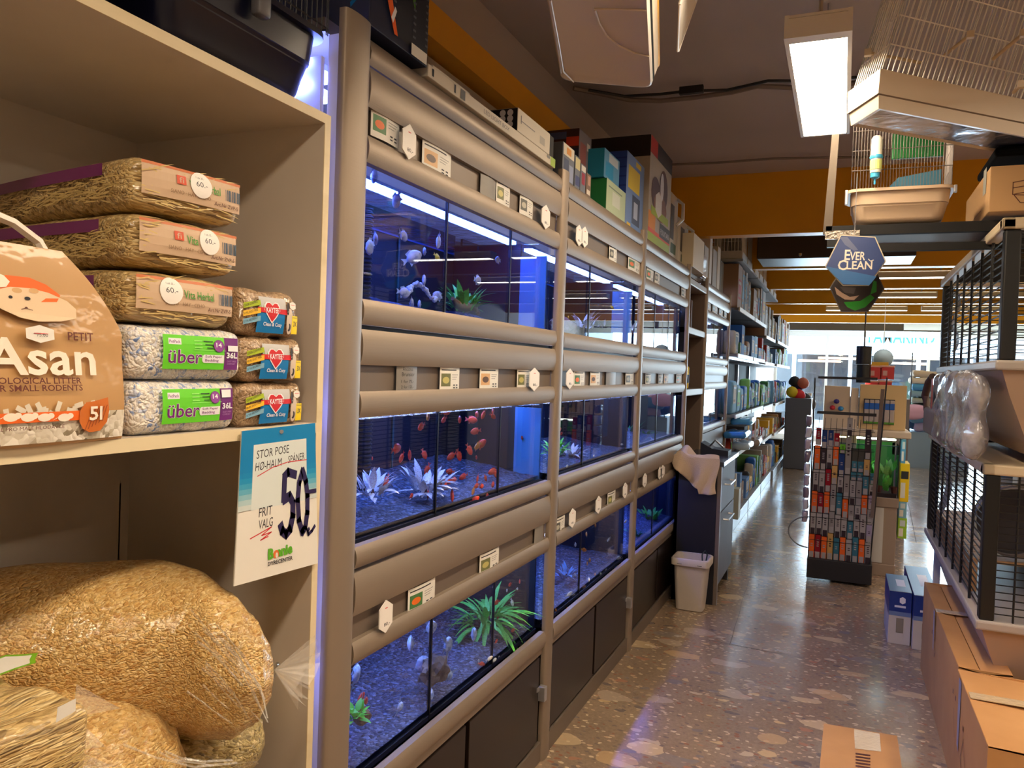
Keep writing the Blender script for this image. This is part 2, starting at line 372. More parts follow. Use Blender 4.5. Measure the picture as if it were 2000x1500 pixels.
# cracks of the old floor
ck = M(); CRK = mat('crack', (40, 28, 20), .9)
def crack(p0, p1, n, amp, w):
    a, b = Vector(p0), Vector(p1); d = (b-a); nn = Vector((-d.y, d.x, 0)).normalized(); P = [a+d*i/n+nn*random.uniform(-amp, amp) for i in range(n+1)]
    for p, q in zip(P, P[1:]): ck.quad([p-nn*w, q-nn*w, q+nn*w, p+nn*w], CRK)
crack(onZ(1385, 1250, .0012), onZ(1570, 1285, .0012), 16, .008, .0022); crack(onZ(1570, 1285, .0012), onZ(1700, 1300, .0012), 10, .004, .001)
crack(onZ(1470, 1110, .0012), onZ(1425, 1260, .0012), 12, .006, .001); crack(onZ(1755, 900, .0012), onZ(1790, 1060, .0012), 8, .006, .002)
ck.build('crack_line', bpy.data.objects['floor'], label='dark hairline cracks')
# white wall panels above the rack, orange beam along the wall
for i, (a, b) in enumerate(((-.4, .9), (.91, 2.2), (2.21, 3.5), (3.51, 4.8), (4.81, 6.1))):
    M().box(XL, XL+.015, a, b, 2.2, 2.70, mat('panel_white', (196, 184, 168), .5, var=((182, 168, 150), 2, .3, .8))).build('wall_panel', bpy.data.objects['wall_left'])
M().box(XL, XL+.10, YB, 6.4, 2.71, 2.84, BEAM).build('trim_1', kind='structure')
# beams across
for k, y in enumerate((2.25, 6.5, 8.6, 10.6, 12.7, 14.8, 17.0)):
    bm_ = M().box(XL, XR, y, y+.14, 2.63 if k else 2.78, ZC, BEAM)
    bm_.build('ceiling_beam', kind='structure')
# longitudinal glowing windows of the daylight strip near the shop front: the ceiling behind beams is white
# soffit and dark roller over the shop window
M().box(XL, XR, 18.6, 20.0, 2.86, ZC, WALLM).build('trim_2', kind='structure')
shb_ = M().rbox(-1.15, 1.15, 18.45, 18.6, 2.55, 2.76, DGREY, .02).build('shutter_box', label='long dark grey roller shutter box above the shop window', cat='shutter box')
t = M().box(1.15, 3.6, 18.45, 18.5, 2.73, 2.76, DGREY).box(1.15, 3.6, 18.45, 18.5, 2.55, 2.58, DGREY).box(2.0, 2.1, 18.45, 18.52, 2.55, 2.76, DGREY)
t.build('open_frame', shb_)
# shop window
WF = mat('window_frame_white', (225, 232, 238), .4)
wf = M()
wf.box(XL, XR, 20, 20.1, 2.50, ZC, WF).box(XL, XR, 20, 20.1, 0, .12, WF)
for x in (-1.55, -.4, 1.75, 3.2, 4.34): wf.box(x, x+.06, 20, 20.08, .12, 2.5, WF)
w1 = wf.build('window_1', kind='structure')
for a, b in ((-1.49, -.4), (-.34, 1.75), (1.81, 3.2), (3.26, 4.34)):
    M().box(a, b, 20.03, 20.04, .12, 2.5, glass('window_glass', (250, 253, 255), 1.45)).build('pane', w1)
# across the street
OUT = M().box(-14, 18, 20.1, 34, -.12, -.02, mat('street_paving', (190, 190, 188), .7)); OUT.build('street', kind='structure')
shop = thing('shop_building', 'pale shop across the street with a white fascia lettered TAMARIND', 'building', (2, 28, 0))
M().box(-12, 16, 28, 28.3, 2.35, 5.5, mat('fascia_white', (205, 214, 220), .6, emit=0)).build('fascia', shop)
M().box(-12, 16, 30, 30.2, 0, 2.35, mat('shop_interior', (60, 44, 36), .6, var=((24, 20, 24), .7, .4, .6))).build('back_wall', shop)
fr = M()
for x in (-6, -3.2, -1.6, .15, 2.15, 3.6, 5.2, 8): fr.box(x, x+.12, 28, 28.12, 0, 2.35, WF)
fr.build('window_frame', shop)
M().box(-12, 16, 28.04, 28.06, 0, 2.35, glass('window_glass')).build('pane', shop)
f = Face((0, 27.99, 0), **FY); TL = mat('sign_teal', (20, 100, 110), .5)
p0 = onY(1690, 668, 27.99); p1 = onY(1826, 668, 27.99)
f.text('TAMARIND', p0.x, p0.z-.02, p1.x-p0.x, .42, TL, .01); f.build('lettering', shop, label='teal letters reading TAMARIND')
for i, (x, z, c) in enumerate(((1600, 705, (250, 190, 140)), (1640, 700, (255, 200, 150)), (1790, 700, (255, 215, 170)), (1770, 710, (250, 200, 160)))):
    p = onY(x, z, 29.5); M().box(p.x-.7, p.x+.7, 29.45, 29.5, p.z-.04, p.z+.04, mat('shop_lamp%d' % i, c, .5, emit=2.0)).build('lamp_strip', shop)

# ---------------------------------------------------------------- ceiling lamps
def lamp(X0, X1, Y0, Y1, z, label, st=LAMP_STR, name='ceiling_lamp', col=LAMP_COL, group=None, hang=True):
    t = thing(name, label, 'lamp', ((X0+X1)/2, (Y0+Y1)/2, z), group)
    b = M(); h = .075; w = .014
    b.box(X0+.001, X1-.001, Y0+.001, Y1-.001, z+h-.01, z+h-.001, WHITE).box(X0, X0+w, Y0, Y1, z, z+h, WHITE).box(X1-w, X1, Y0, Y1, z, z+h, WHITE)
    e = .05 if Y1-Y0 > X1-X0 else w; ex = .05 if Y1-Y0 <= X1-X0 else w
    b.box(X0+w, X1-w, Y0, Y0+e, z, z+h-.012, WHITE).box(X0+w, X1-w, Y1-w, Y1, z, z+h-.012, WHITE)
    b.build('housing', t)
    c = tuple(int(255*(x**(1/2.2))) for x in col)
    M().box(X0+w, X1-w, Y0+e, Y1-w, z+.004, z+.03, mat('lamp_glow_%d_%d' % (c[2], st), c, .5, emit=st)).build('diffuser', t)
    if hang:
        r = M()
        L_ = max(X1-X0, Y1-Y0)
        for q in (.15, .85):
            cx, cy_ = ((X0+X1)/2, Y0+(Y1-Y0)*q) if Y1-Y0 > X1-X0 else (X0+(X1-X0)*q, (Y0+Y1)/2)
            r.tube([(cx, cy_, z+h), (cx, cy_, ZC)], .008, STEEL)
        r.build('suspension_rod', t)
    return t
pn = onZ(1552, 88, 2.6); pf = onZ(1650, 262, 2.6); pfl = onZ(1563, 262, 2.6)
lamp(pfl.x, pfl.x+.205, pn.y-.06, pf.y, 2.6, 'glowing rectangular ceiling lamp beside the white bird cage')
lamp(pfl.x-.02, pfl.x+.185, .95, 2.12, 2.6, 'nearer ceiling lamp whose far end shows at the top edge')
lamp(pfl.x-.02, pfl.x+.185, -.7, .45, 2.6, 'ceiling lamp above the photographer, behind the nearer lamp')
for i, (y, x0, x1, z) in enumerate(((7.3, -.1, 1.1, 2.62), (7.3, 1.3, 2.5, 2.62), (9.4, -.1, 1.1, 2.62), (9.4, 1.3, 2.5, 2.62), (11.6, -.1, 1.1, 2.62), (11.6, 1.3, 2.5, 2.62), (13.8, -.3, .9, 2.62), (13.8, 1.1, 2.3, 2.62))):
    lamp(x0, x1, y, y+.16, z, 'crosswise fluorescent lamp, %s row from the camera, %s one' % (nth(i//2+1), ('left', 'right')[i % 2]), 9, 'fluorescent_lamp', (1, .93, .8), 'crosswise lamps between the orange beams')
for i, (x, y) in enumerate(((1.7, .2), (1.7, 2.6), (3.2, 1.2), (3.2, 4.6), (1.9, 5.0), (3.4, 8.0))):  # unseen lamps added to raise the ambient light
    lamp(x, x+.2, y, y+1.2, 2.62, 'unseen ceiling lamp added over the right side of the shop, %s of six' % nth(i+1), group='added ceiling lamps over the right side')
# cables
def cable(px, z, r, label, colr, sag=0, pl=None, n=24):
    P = [onZ(x, y, z) for x, y in px]
    Q = []
    for i in range(len(P)-1):
        for k in range(4): Q.append(P[i].lerp(P[i+1], k/4))
    Q.append(P[-1])
    M().tube(Q, r, colr, 6).build('cable', smooth=True, label=label, cat='cable')
cable([(1120, 172), (1170, 182), (1230, 195), (1290, 197), (1360, 190), (1430, 180), (1480, 168), (1560, 172), (1700, 160)], ZC-.03, .014, 'thick pale cable sagging across the grey ceiling', mat('cable_grey', (130, 118, 112), .6))
cable([(1150, 176), (1220, 188), (1290, 184), (1340, 178), (1420, 176), (1500, 158), (1560, 158), (1700, 150)], ZC-.05, .008, 'thin black cable beside the thick pale ceiling cable', BLACK)
cable([(1300, 322), (1400, 318), (1480, 312), (1510, 310), (1600, 308), (1800, 306)], ZC-.03, .009, 'grey cable running just before the second orange beam', mat('cable_grey'))
M().box(onZ(1373, 168, ZC-.04).x-.13, onZ(1373, 168, ZC-.04).x, onZ(1373, 168, ZC-.04).y, onZ(1373, 168, ZC-.04).y+.03, ZC-.07, ZC-.03, BLACK).build('cable_joint', label='black cable joint on the ceiling cables', cat='joint')
# ================================================================ LEFT SHELF UNIT
sh = thing('shelf_unit', 'white melamine shelf unit at the left, open front, holding bedding packs', 'shelf', (-1.27, .4, 0))
Y0, Y1, XB = -.75, 1.345, -1.54
def board(name, x0, x1, y0, y1, z0, z1, edge='x'):
    m = M().box(x0, x1-.002, y0, y1, z0, z1, MEL); m.box(x1-.002, x1, y0, y1, z0, z1, MELE); return m.build(name, sh)
board('top_panel', XB, -1, Y0, Y1-.019, 1.988, 2.008); board('side_panel', XB, -1, Y1-.019, Y1, 0, 2.008); board('side_panel', XB, -1, Y0-.019, Y0, 0, 2.008)
board('shelf_board', XB+.012, -1, Y0, Y1-.019, 1.350, 1.371); board('shelf_board', XB+.012, -1, Y0, Y1-.019, .44, .461); board('shelf_board', XB+.012, -1, Y0, Y1-.019, .06, .08)
M().box(XB, XB+.012, Y0, Y1-.019, .08, 1.988, MEL).build('back_panel', sh)
M().box(-1.53, -1.528, 1.30, 1.304, 1, 1.2, GREY).build('seam', sh)

HAY = speckle('hay', [(144, 112, 62), (220, 188, 124), (178, 144, 86), (240, 214, 156), (124, 96, 54)], 170, .6, .85, .8, .006, (1, .22, 1.4), wrinkle=.5)
HAYV = speckle('hay_green', [(130, 108, 62), (206, 184, 120), (164, 144, 88), (226, 206, 150), (112, 96, 56)], 150, .6, .8, .8, .006, (.3, 1, 1.4), wrinkle=.5)
CHIP = speckle('wood_shavings', [(210, 162, 88), (230, 192, 122), (190, 138, 66), (240, 210, 148), (214, 168, 94)], 240, .65, .75, .9, .006, (1, .6, 1.2), wrinkle=.35)
PAPB = speckle('paper_bedding', [(232, 226, 218), (240, 236, 230), (236, 228, 216), (225, 220, 214), (120, 150, 205), (238, 232, 224)], 170, .6, .6, .8, .006, wrinkle=.3, fine=(22, (236, 228, 216), .40, .5))
WBED = speckle('brown_bedding', [(176, 142, 104), (150, 118, 84), (196, 164, 126), (164, 130, 94)], 190, .6, .85, .8, .006, wrinkle=.4)
STRAWM = mat('straw', (214, 186, 120), .5, coat=.4)
def straws(par, x0, x1, y0, y1, z0, z1, n, L=.05, m=STRAWM):
    b = M()
    for i in range(n):
        p = Vector((random.uniform(x0, x1), random.uniform(y0, y1), random.uniform(z0, z1))); a = random.uniform(-.5, .5)
        d = Vector((0, math.cos(a), math.sin(a))) if x1-x0 < .02 else Vector((math.cos(a), 0, math.sin(a)))
        if random.random() < .3: d = Vector((d.x, d.y, d.z+.25)).normalized()
        d = Vector((d.x, d.y, d.z*.5)) if L < .06 else d; d *= L*random.uniform(.3, 1); w = Vector((0, -d.z, d.y)).normalized()*.0009 if x1-x0 < .02 else Vector((-d.z, 0, d.x)).normalized()*.0009
        o = (Vector((.002, 0, 0)) if x1-x0 < .02 else Vector((0, -.002, 0)))*random.random()
        b.quad([p-w, p+d*.5-w+o, p+d-w*.3, p+d*.5+w+o, p+w], m)
    b.build('straw', par, kind='stuff')
TAG = mat('round_tag', (240, 234, 228), .55)
VG = mat('herbal_green', (70, 150, 50), .5); KR = mat('kraft_label', (206, 176, 146), .6); BRN = mat('brown_ink', (92, 48, 34), .6)
def haybale(Y0, Y1, z0, z1, yaw, pitch, label, variant, dx=0):
    X1 = -1.015+dx; X0 = X1-.46
    t = thing('hay_bale', label, 'hay pack', ((X0+X1)/2, (Y0+Y1)/2, z0), 'hay packs stacked on the shelf')
    M().rbox(X0, X1, Y0, Y1, z0, z1, HAY, .022, 4, 12, .003, .008, 26).build('bale', t, smooth=True)
    W = Y1-Y0; H = z1-z0
    cv = lambda x, y: .011*max(0, 1-((x+.0)/(W/2)-1)**2)*max(0, 1-((y+H*.25)/(H/2)-1)**2)+.0035
    f = Face((X1, Y0, z0+H*.25), curve=cv, **FX)
    f.rect(.012, .0, W-.008, H*.66, KR)
    f.rect(.012, H*.60, W*.97, H*.66, mat('label_red_edge', (200, 110, 60), .5))
    for i in range(9): f.rect(W*.80+i*W*.018, H*.22, W*.80+i*W*.018+W*(.006+.005*(i % 3)), H*.46, mat('barcode_blue', (70, 90, 110), .6))
    f.text('Art.Nr ZVP-5', W*.68, H*.06, W*.26, H*.08, BRN, .0)
    f.text('SIANO · HAY · CEHO', W*.28, H*.12, W*.36, H*.075, mat('soft_brown_ink', (140, 110, 80), .6))
    f.text('Vita Herbal', W*.44, H*.28, W*.30, H*.17, VG, .01)
    if variant < 2: f.rect(W*.33, H*.32, W*.41, H*.5, mat('logo_red', (205, 70, 30), .5)).text('fi', W*.35, H*.35, W*.04, H*.12, KR)
    cx = (.55, .66, .33)[variant]*W; f.disc(cx, H*.40, H*.27, H*.27, TAG, 24); f.text('60.-', cx-H*.13, H*.36, H*.28, H*.11, mat('tag_ink', (60, 60, 70), .6)); f.text('1 stk 35,-', cx-H*.12, H*.52, H*.2, H*.05, mat('tag_ink'))
    f.build('label', t)
    g = Face((X0, Y0, z0), **FY, curve=lambda x, y: .006+.008*(1-(x/.23-1)**2))
    g.rect(.02, H*.62, .40, H*.86, mat('purple_band', (112, 36, 100), .4, coat=.5)); g.build('purple_band', t)
    straws(t, X1+.006, X1+.010, Y0+.01, Y1-.05, z0+.008, z1-.01, 140); straws(t, X0+.02, X1-.05, Y0-.012, Y0-.010, z0+.01, z1-.03, 220)
    t.rotation_euler = (0, pitch, yaw); return t
haybale(.915, 1.125, 1.728, 1.808, -.13, -.025, 'topmost hay pack of the three on the left shelf, purple band', 0)
haybale(.900, 1.112, 1.640, 1.720, -.09, -.01, 'middle hay pack of the three, between two others', 1)
haybale(.880, 1.098, 1.552, 1.632, -.04, 0, 'lowest of the three hay packs, lying on the blue-flecked bedding', 2)
# paper bedding packs
LG = mat('lime_green', (104, 214, 40), .45); PUR = mat('label_purple', (112, 28, 118), .45); PW = mat('label_white', (238, 236, 240), .5)
def paperpack(Y0, Y1, z0, z1, yaw, label, variant):
    X1 = -1.012; X0 = X1-.36; W = Y1-Y0; H = z1-z0
    t = thing('paper_bedding_pack', label, 'bedding pack', ((X0+X1)/2, (Y0+Y1)/2, z0), 'paper bedding packs')
    M().rbox(X0, X1, Y0, Y1, z0, z1, PAPB, .02, 4, 10, .004, .008, 30).build('pack', t, smooth=True)
    f = Face((X1, Y0, z0), curve=lambda x, y: .008*max(0, 1-(x/(W/2)-1)**2)*max(0, 1-(y/(H/2)-1)**2)+.0025, **FX)
    a, b, c, d = W*.22, H*.2, W*.92, H*.86; w = c-a; h = d-b
    f.rect(a, b, c, d, LG); f.rect(a+w*.79, b, c, d, PUR)
    f.rect(a+w*.06, b+h*.72, a+w*.21, b+h*.9, PW).text('PetPack', a+w*.07, b+h*.76, w*.13, h*.09, PUR, .01)
    f.text('über', a+w*.055, b+h*.16, w*.42, h*.42, PW, .03); f.text('über', a+w*.055, b+h*.17, w*.415, h*.40, PUR, .012)
    f.rect(a+w*.50, b+h*.2, a+w*.78, b+h*.45, PW); f.disc(a+w*.50, b+h*.325, w*.03, h*.125, PW)
    f.text('Soft Paper', a+w*.51, b+h*.34, w*.24, h*.09, PUR, .01); f.text('Bedding', a+w*.51, b+h*.22, w*.19, h*.1, PUR, .01)
    for i in range(3): f.rect(a+w*.37, b+h*(.84-.1*i), a+w*.47, b+h*(.87-.1*i), mat('lime_light', (150, 230, 110), .5)); f.rect(a+w*(.49+.02*i), b+h*(.84-.1*i), a+w*.62, b+h*(.87-.1*i), mat('lime_dark', (40, 90, 30), .5))
    f.rect(a+w*.36, b+h*.58, a+w*.8, b+h*.595, mat('lime_light')); f.disc(a+w*.70, b+h*.73, w*.078, h*.19, PUR).disc(a+w*.70, b+h*.73, w*.07, h*.17, mat('label_purple_light', (140, 60, 150), .5)).text('14', a+w*.66, b+h*.69, w*.08, h*.14, PW, .02)
    f.text('36L', a+w*.81, b+h*.36, w*.17, h*.19, PW, .03); f.text('DUST FREE', a+w*.82, b+h*.24, w*.14, h*.05, mat('lilac', (190, 140, 195), .5)); f.text('COMFORT', a+w*.82, b+h*.16, w*.13, h*.05, mat('lilac'))
    if variant: f.rect(a+w*.83, b+h*.58, a+w*.99, b+h*.76, PW)
    else: f.rect(a+w*.80, b+h*.72, a+w*.95, b+h*.96, PW)
    f.build('label', t)
    g = Face((X0, Y0, z0), **FY, curve=lambda x, y: .010); g.disc(.29, H*.72, .045, H*.18, LG); g.disc(.27, H*.72, .03, H*.09, PAPER); g.rect(.2, H*.12, .33, H*.45, PUR); g.build('end_print', t)
    t.rotation_euler = (0, 0, yaw)
paperpack(.872, 1.106, 1.3715, 1.457, .03, 'lower of the two blue-flecked paper bedding packs, standing on the shelf board', 0)
paperpack(.876, 1.118, 1.461, 1.546, .0, 'upper blue-flecked paper bedding pack with green label, under the hay packs', 1)
# brown bedding packs
HRT = [(0, -1), (.55, -.45), (.98, .1), (.98, .5), (.72, .8), (.35, .82), (0, .58), (-.35, .82), (-.72, .8), (-.98, .5), (-.98, .1), (-.55, -.45)]
def brownpack(Y0, Y1, z0, z1, label, yaw, k):
    X1 = -1.012; X0 = X1-.33; W = Y1-Y0; H = z1-z0
    t = thing('brown_bedding_pack', label, 'bedding pack', ((X0+X1)/2, (Y0+Y1)/2, z0), 'brown bedding packs')
    M().rbox(X0, X1, Y0, Y1, z0, z1, WBED, .016, 4, 10, .005, .007, 34).build('pack', t, smooth=True)
    f = Face((X1, Y0, z0), curve=lambda x, y: .007*max(0, 1-(x/(W/2)-1)**2)*max(0, 1-(y/(H/2)-1)**2)+.003, **FX)
    a, b, c, d = W*.23, H*.07, W*.70, H*.86; w = c-a; h = d-b; CB = mat('cozy_blue', (0, 120, 188), .45)
    f.rect(a+w*.05, b+h*.6, c+w*.05, d, mat('pale_print', (196, 196, 196), .5)); f.rect(a, b, c, b+h*.6, CB)
    for i in range(9): x = a+w*(.0+.045*i); f.poly([(x, b+h*.6), (x+w*.05, b+h*.6), (x+w*.02, b+h*(.7+.08*(i % 3)))], mat('grass_print', (110, 170, 50), .5))
    f.rect(a, b+h*.56, c+w*.14, b+h*.70, RED)
    f.poly([(a+w*.5+x*w*.29, b+h*.6+y*h*.33) for x, y in HRT], PW).poly([(a+w*.5+x*w*.25, b+h*.605+y*h*.29) for x, y in HRT], RED).text('KAYTEE', a+w*.28, b+h*.57, w*.45, h*.15, PW, .02)
    f.text('Clean & Cozy', a+w*.2, b+h*.16, w*.68, h*.14, PW, .02)
    for i, (cc, tx) in enumerate(((mat('tag_lime', (170, 190, 30), .5), 'ODOR CONTROL'), (mat('tag_yellow', (240, 190, 50), .5), '99.9% DUST FREE'), (mat('tag_sky', (130, 180, 205), .5), '2X THE ABSORBENCY'))):
        y = b+h*(.62-.22*i); x = W*.02; f.poly([(x, y), (x+W*.25, y+H*.11), (x+W*.25, y+H*.22), (x, y+H*.12)], cc); f.text(tx, x+W*.01, y+H*.03, W*.21, H*.05, DGREY, .0, 0, .32)
    x = c+w*.02; RB = mat('rabbit_white', (216, 196, 176), .5); RD = mat('rabbit_dark', (50, 40, 40), .5)
    f.disc(x+W*.08, b+h*.38, W*.065, H*.30, RB).disc(x+W*.04, b+h*.74, W*.022, H*.15, RD).disc(x+W*.075, b+h*.20, W*.03, H*.09, RD).disc(x+W*.05, b+h*.22, W*.022, H*.07, RB)
    f.rect(W*.83, b+h*.02, W*.945, b+h*.55, YEL); f.text('Economy', W*.84, b+h*.46, W*.095, H*.05, DGREY); f.text('3X', W*.86, b+h*.24, W*.07, H*.12, DGREY, .02)
    f.hexa(W*.84, b+h*(.86 if k else .84), W*.06, H*.10, PAPER); f.rect(W*.80, b+h*.85, W*.88, b+h*.87, mat('pink_ink', (230, 150, 150), .6))
    f.build('label', t)
    # gathered film end
    b2 = M()
    for i in range(7):
        z = z0+H*(.1+.8*i/6); b2.quad([(X1-.02, Y1-.006, z), (X1-.02+random.uniform(-.02, .005), Y1+random.uniform(.008, .016), z+random.uniform(-.01, .01)), (X1-.05, Y1-.004, z+.012)], FILM)
    b2.build('film_end', t, kind='stuff'); t.rotation_euler = (0, 0, yaw)
brownpack(1.112, 1.288, 1.3715, 1.453, 'bottom pack of the three brown bedding packs at the shelf end', .03, 0)
brownpack(1.119, 1.284, 1.456, 1.540, 'middle pack of the three brown bedding packs with red heart', .0, 1)
brownpack(1.112, 1.270, 1.543, 1.628, 'top pack of the three brown bedding packs, beside the lowest hay pack', -.02, 0)
# litter bag
bt = thing('litter_bag', 'kraft paper litter bag with white handle and big white lettering', 'litter bag', (-1.09, .70, 1.3715))
KRAFT = mat('kraft_bag', (196, 152, 98), .5, coat=.25, bump=(14, .35), var=((184, 140, 86), 5, .3, .8))
Yb0, Yb1, Xf, D = .56, .852, -1.0, .16; H = .27; hs = 6
def bagx(z): return 1 if z < .60 else 1-((z-.60)/.40)*.93
def bagsec(z):   # front edge right, depth
    w1 = Yb1 if z < .60 else Yb1-(z-.60)/.40*.085+.006*math.sin((z-.6)/.4*pi); w0 = Yb0 if z < .6 else Yb0+(z-.60)/.40*.06
    d = D*(1 if z < .55 else max(.04, 1-((z-.55)/.40)**1.3)); return w0, w1, d
bb = M(); V = []; N_ = 24
prof = []
for i in range(N_+1):
    z = i/N_; w0, w1, d = bagsec(z); zc = 1.372+H*z
    xf = Xf-(.0 if z < .55 else (z-.55)*.06)+.004*math.sin(z*9)
    ring = []
    for u in range(9): y = w0+(w1-w0)*u/8; ring.append((xf+.010*math.sin(pi*u/8)*(1-z), y, zc))
    for u in range(1, 4): ring.append((xf-d*u/4-.012*math.sin(pi*u/4)*(z > .1)*0, w1-.012*math.sin(pi*u/4)*(.5+z), zc))
    for u in range(9): y = w1-(w1-w0)*u/8; ring.append((xf-d, y, zc))
    for u in range(1, 4): ring.append((xf-d+d*u/4, w0, zc))
    prof.append(ring)
n = len(prof[0]); V = [p for r in prof for p in r]
bb.add(V, [(i*n+k, i*n+(k+1) % n, (i+1)*n+(k+1) % n, (i+1)*n+k) for i in range(N_) for k in range(n)]+[tuple(range(n))[::-1], tuple(N_*n+k for k in range(n))], KRAFT)
bb.build('bag', bt, smooth=True)
M().tube([(Xf-.04, .60, 1.632), (Xf-.04, .618, 1.672), (Xf-.04, .66, 1.682), (Xf-.04, .705, 1.672), (Xf-.04, .742, 1.652), (Xf-.035, .757, 1.625)], .0065, mat('handle_white', (225, 215, 200), .4), 5).build('handle', bt)
def bcv(x, y):
    z = y/H; xf = -(.0 if z < .55 else (z-.55)*.06)+.004*math.sin(z*9); return xf+.010*math.sin(pi*min(1, max(0, (x)/(Yb1-Yb0))))*(1-z)+.0012
f = Face((Xf, Yb0, 1.372), curve=bcv, **FX); BR = mat('bag_brown_ink', (98, 34, 22), .5); PEL = mat('pellet_print', (222, 212, 194), .5); BW = mat('bag_white', (244, 232, 214), .45)
X = lambda px, py: tuple(onX(px, py, Xf))[1:]
def q(px, py): v = onX(px, py, Xf); return (v.y-Yb0, v.z-1.372)
PB = speckle('pellet_print_pattern', [(230, 222, 206), (214, 204, 184), (238, 230, 216), (196, 184, 160), (120, 104, 78)], 95, .5, .3, .5, .003)
f.rect(.002, .004, Yb1-Yb0-.002, .044, PB)
random.seed(3)
for i in range(26):
    x, y = random.uniform(.02, .24), random.uniform(.040, .054); a = random.uniform(0, 3); c_, s_ = math.cos(a)*.007, math.sin(a)*.007
    f.poly([(x-c_-s_*.5, y-s_+c_*.5), (x-c_+s_*.5, y-s_-c_*.5), (x+c_+s_*.5, y+s_-c_*.5), (x+c_-s_*.5, y+s_+c_*.5)], PEL)
f.text('PETIT', *q(128, 664), q(179, 664)[0]-q(128, 664)[0], .0115, BR, .012)
w = q(178, 728)[0]-q(-45, 735)[0]
f.text('Asan', q(-45, 735)[0], q(100, 735)[1]+.0015, w+.002, .049, BW, .018)
f.text('ECOLOGICAL LITTER', q(-42, 750)[0], q(80, 749)[1], q(148, 750)[0]-q(-42, 750)[0], .0085, BR, .012)
f.text('FOR SMALL RODENTS', q(-42, 763)[0], q(80, 763)[1], q(149, 763)[0]-q(-42, 763)[0], .0085, BR, .012)
f.rect(.005, q(80, 822)[1], q(140, 822)[0], q(80, 803)[1], mat('bag_orange', (236, 104, 22), .5))
for px in (4, 37, 69, 108): x, y = q(px, 814); f.disc(x, y, .010, .0055, BW).disc(x+.009, y+.002, .005, .004, BW).poly([(x-.012, y-.001), (x-.018, y-.003), (x-.010, y+.001)], BW)
f.text('LITIERE PRO MALÉ HLODAVCE', q(-50, 838)[0], q(60, 837)[1], q(108, 838)[0]-q(-50, 838)[0], .006, BR)
lc = [(138, 822), (140, 800), (152, 785), (172, 782), (198, 775), (200, 800), (196, 822), (182, 840), (160, 843), (146, 836)]
f.poly([q(*p) for p in lc], mat('leaf_print', (206, 110, 34), .45)); 
for i in range(6): f.stroke([q(150+7*i, 840-4*i), q(165+6*i, 800-2*i)], .0012, mat('leaf_vein', (150, 70, 20), .5))
f.text('5l', *q(158, 820), .022, .020, BW, .02)
# hamster picture: orange oval, pale body
ov = [q(100+70*math.cos(a*pi/10)-52, 605-47*math.sin(a*pi/10)*1.1) for a in range(11)]
f.poly([q(-30, 590), q(-15, 545), q(15, 537), q(60, 542), q(92, 556), q(118, 577), q(110, 590)], mat('bag_orange'))
HM = mat('hamster_cream', (232, 204, 168), .5); f.poly([q(-28, 590), q(-5, 565), q(20, 560), q(60, 563), q(95, 572), q(130, 588), q(147, 604), q(146, 622), q(115, 628), q(70, 628), q(35, 620), q(5, 606)], HM)
f.disc(*q(33, 567), .007, .0035, mat('hamster_tan', (212, 168, 116), .5)).disc(*q(66, 568), .007, .0035, mat('hamster_tan')); f.disc(*q(19, 580), .0028, .0020, INK).disc(*q(52, 583), .0042, .0024, INK); f.disc(*q(48, 601), .002, .0012, BRN); f.stroke([q(38, 604), q(48, 602), q(60, 606)], .0008, BRN)
f.poly([q(-20, 548), q(-8, 530), q(10, 538), q(20, 550), q(12, 560), q(-12, 562)], BW)
f.hexa(*q(70, 652), .020, .012, PAPER); f.text('75.00', q(62, 657)[0], q(62, 657)[1], .016, .005, GREY); f.rect(q(57, 650)[0], q(57, 651)[1], q(85, 650)[0], q(57, 651)[1]+.0008, RED)
f.build('front_print', bt)

# ---------------------------------------------------------------- price sign
sg = thing('price_sign', 'white and blue price sign with handwritten 50 hanging from the shelf board', 'sign', (-.995, 1.24, 1.07))
SX = -.993; P4 = [onX(456, 1145, SX), onX(620, 1100, SX), onX(615, 826, SX), onX(472, 842, SX)]
M().slab(P4, (1, 0, 0), .0015, PAPER).build('board', sg)
class Q4(Face):
    def P(s, x, y, l): a = P4[0].lerp(P4[1], x); b = P4[3].lerp(P4[2], x); return a.lerp(b, y)+Vector((.0003*l+.0006, 0, 0))
f = Q4((0, 0, 0), **FX)
SB = [mat('sign_blue%d' % i, c, .4) for i, c in enumerate(((0, 128, 190), (10, 134, 192), (30, 146, 196), (62, 160, 198), (100, 176, 202), (140, 190, 204), (176, 204, 208), (204, 214, 212)))]
for i in range(8):
    t0 = 1-.30-(.24*i/7) if i else 1.; a, b = (1.0, .72) if i == 0 else (.72-.035*(i-1), .72-.035*i)
    f.rect(0, b, 1, a, SB[i])
f.rect(.15, .40, .86, .90, mat('sign_pale', (214, 222, 220), .5)); f.rect(0, 0, 1, .47, PAPER)
HW = INK
f.text('STOR POSE', .19, .805, .42, .055, HW, .0, .1, .03); f.text('HØ-HALM', .18, .725, .33, .055, HW, .0, .1, .03); f.text('SPÅNER', .60, .745, .23, .065, HW, .0, .1, .05)
f.stroke([(.21, .69), (.4, .735), (.6, .755), (.86, .752)], .006, RED); f.text('FRIT', .24, .415, .16, .06, HW, 0, .1, .03); f.text('VALG', .24, .335, .17, .06, HW, 0, .1, .03)
f.stroke([(.15, .285), (.4, .335), (.28, .29), (.4, .30), (.27, .26), (.36, .275)], .007, RED)
DB = mat('marker_navy', (34, 22, 74), .5)
f.stroke([(.70, .66), (.60, .685), (.55, .66)], .06, DB); f.stroke([(.555, .66), (.545, .50)], .062, DB); f.stroke([(.545, .50), (.62, .52), (.665, .47), (.665, .38), (.63, .29), (.58, .26), (.53, .29), (.51, .33)], .066, DB)
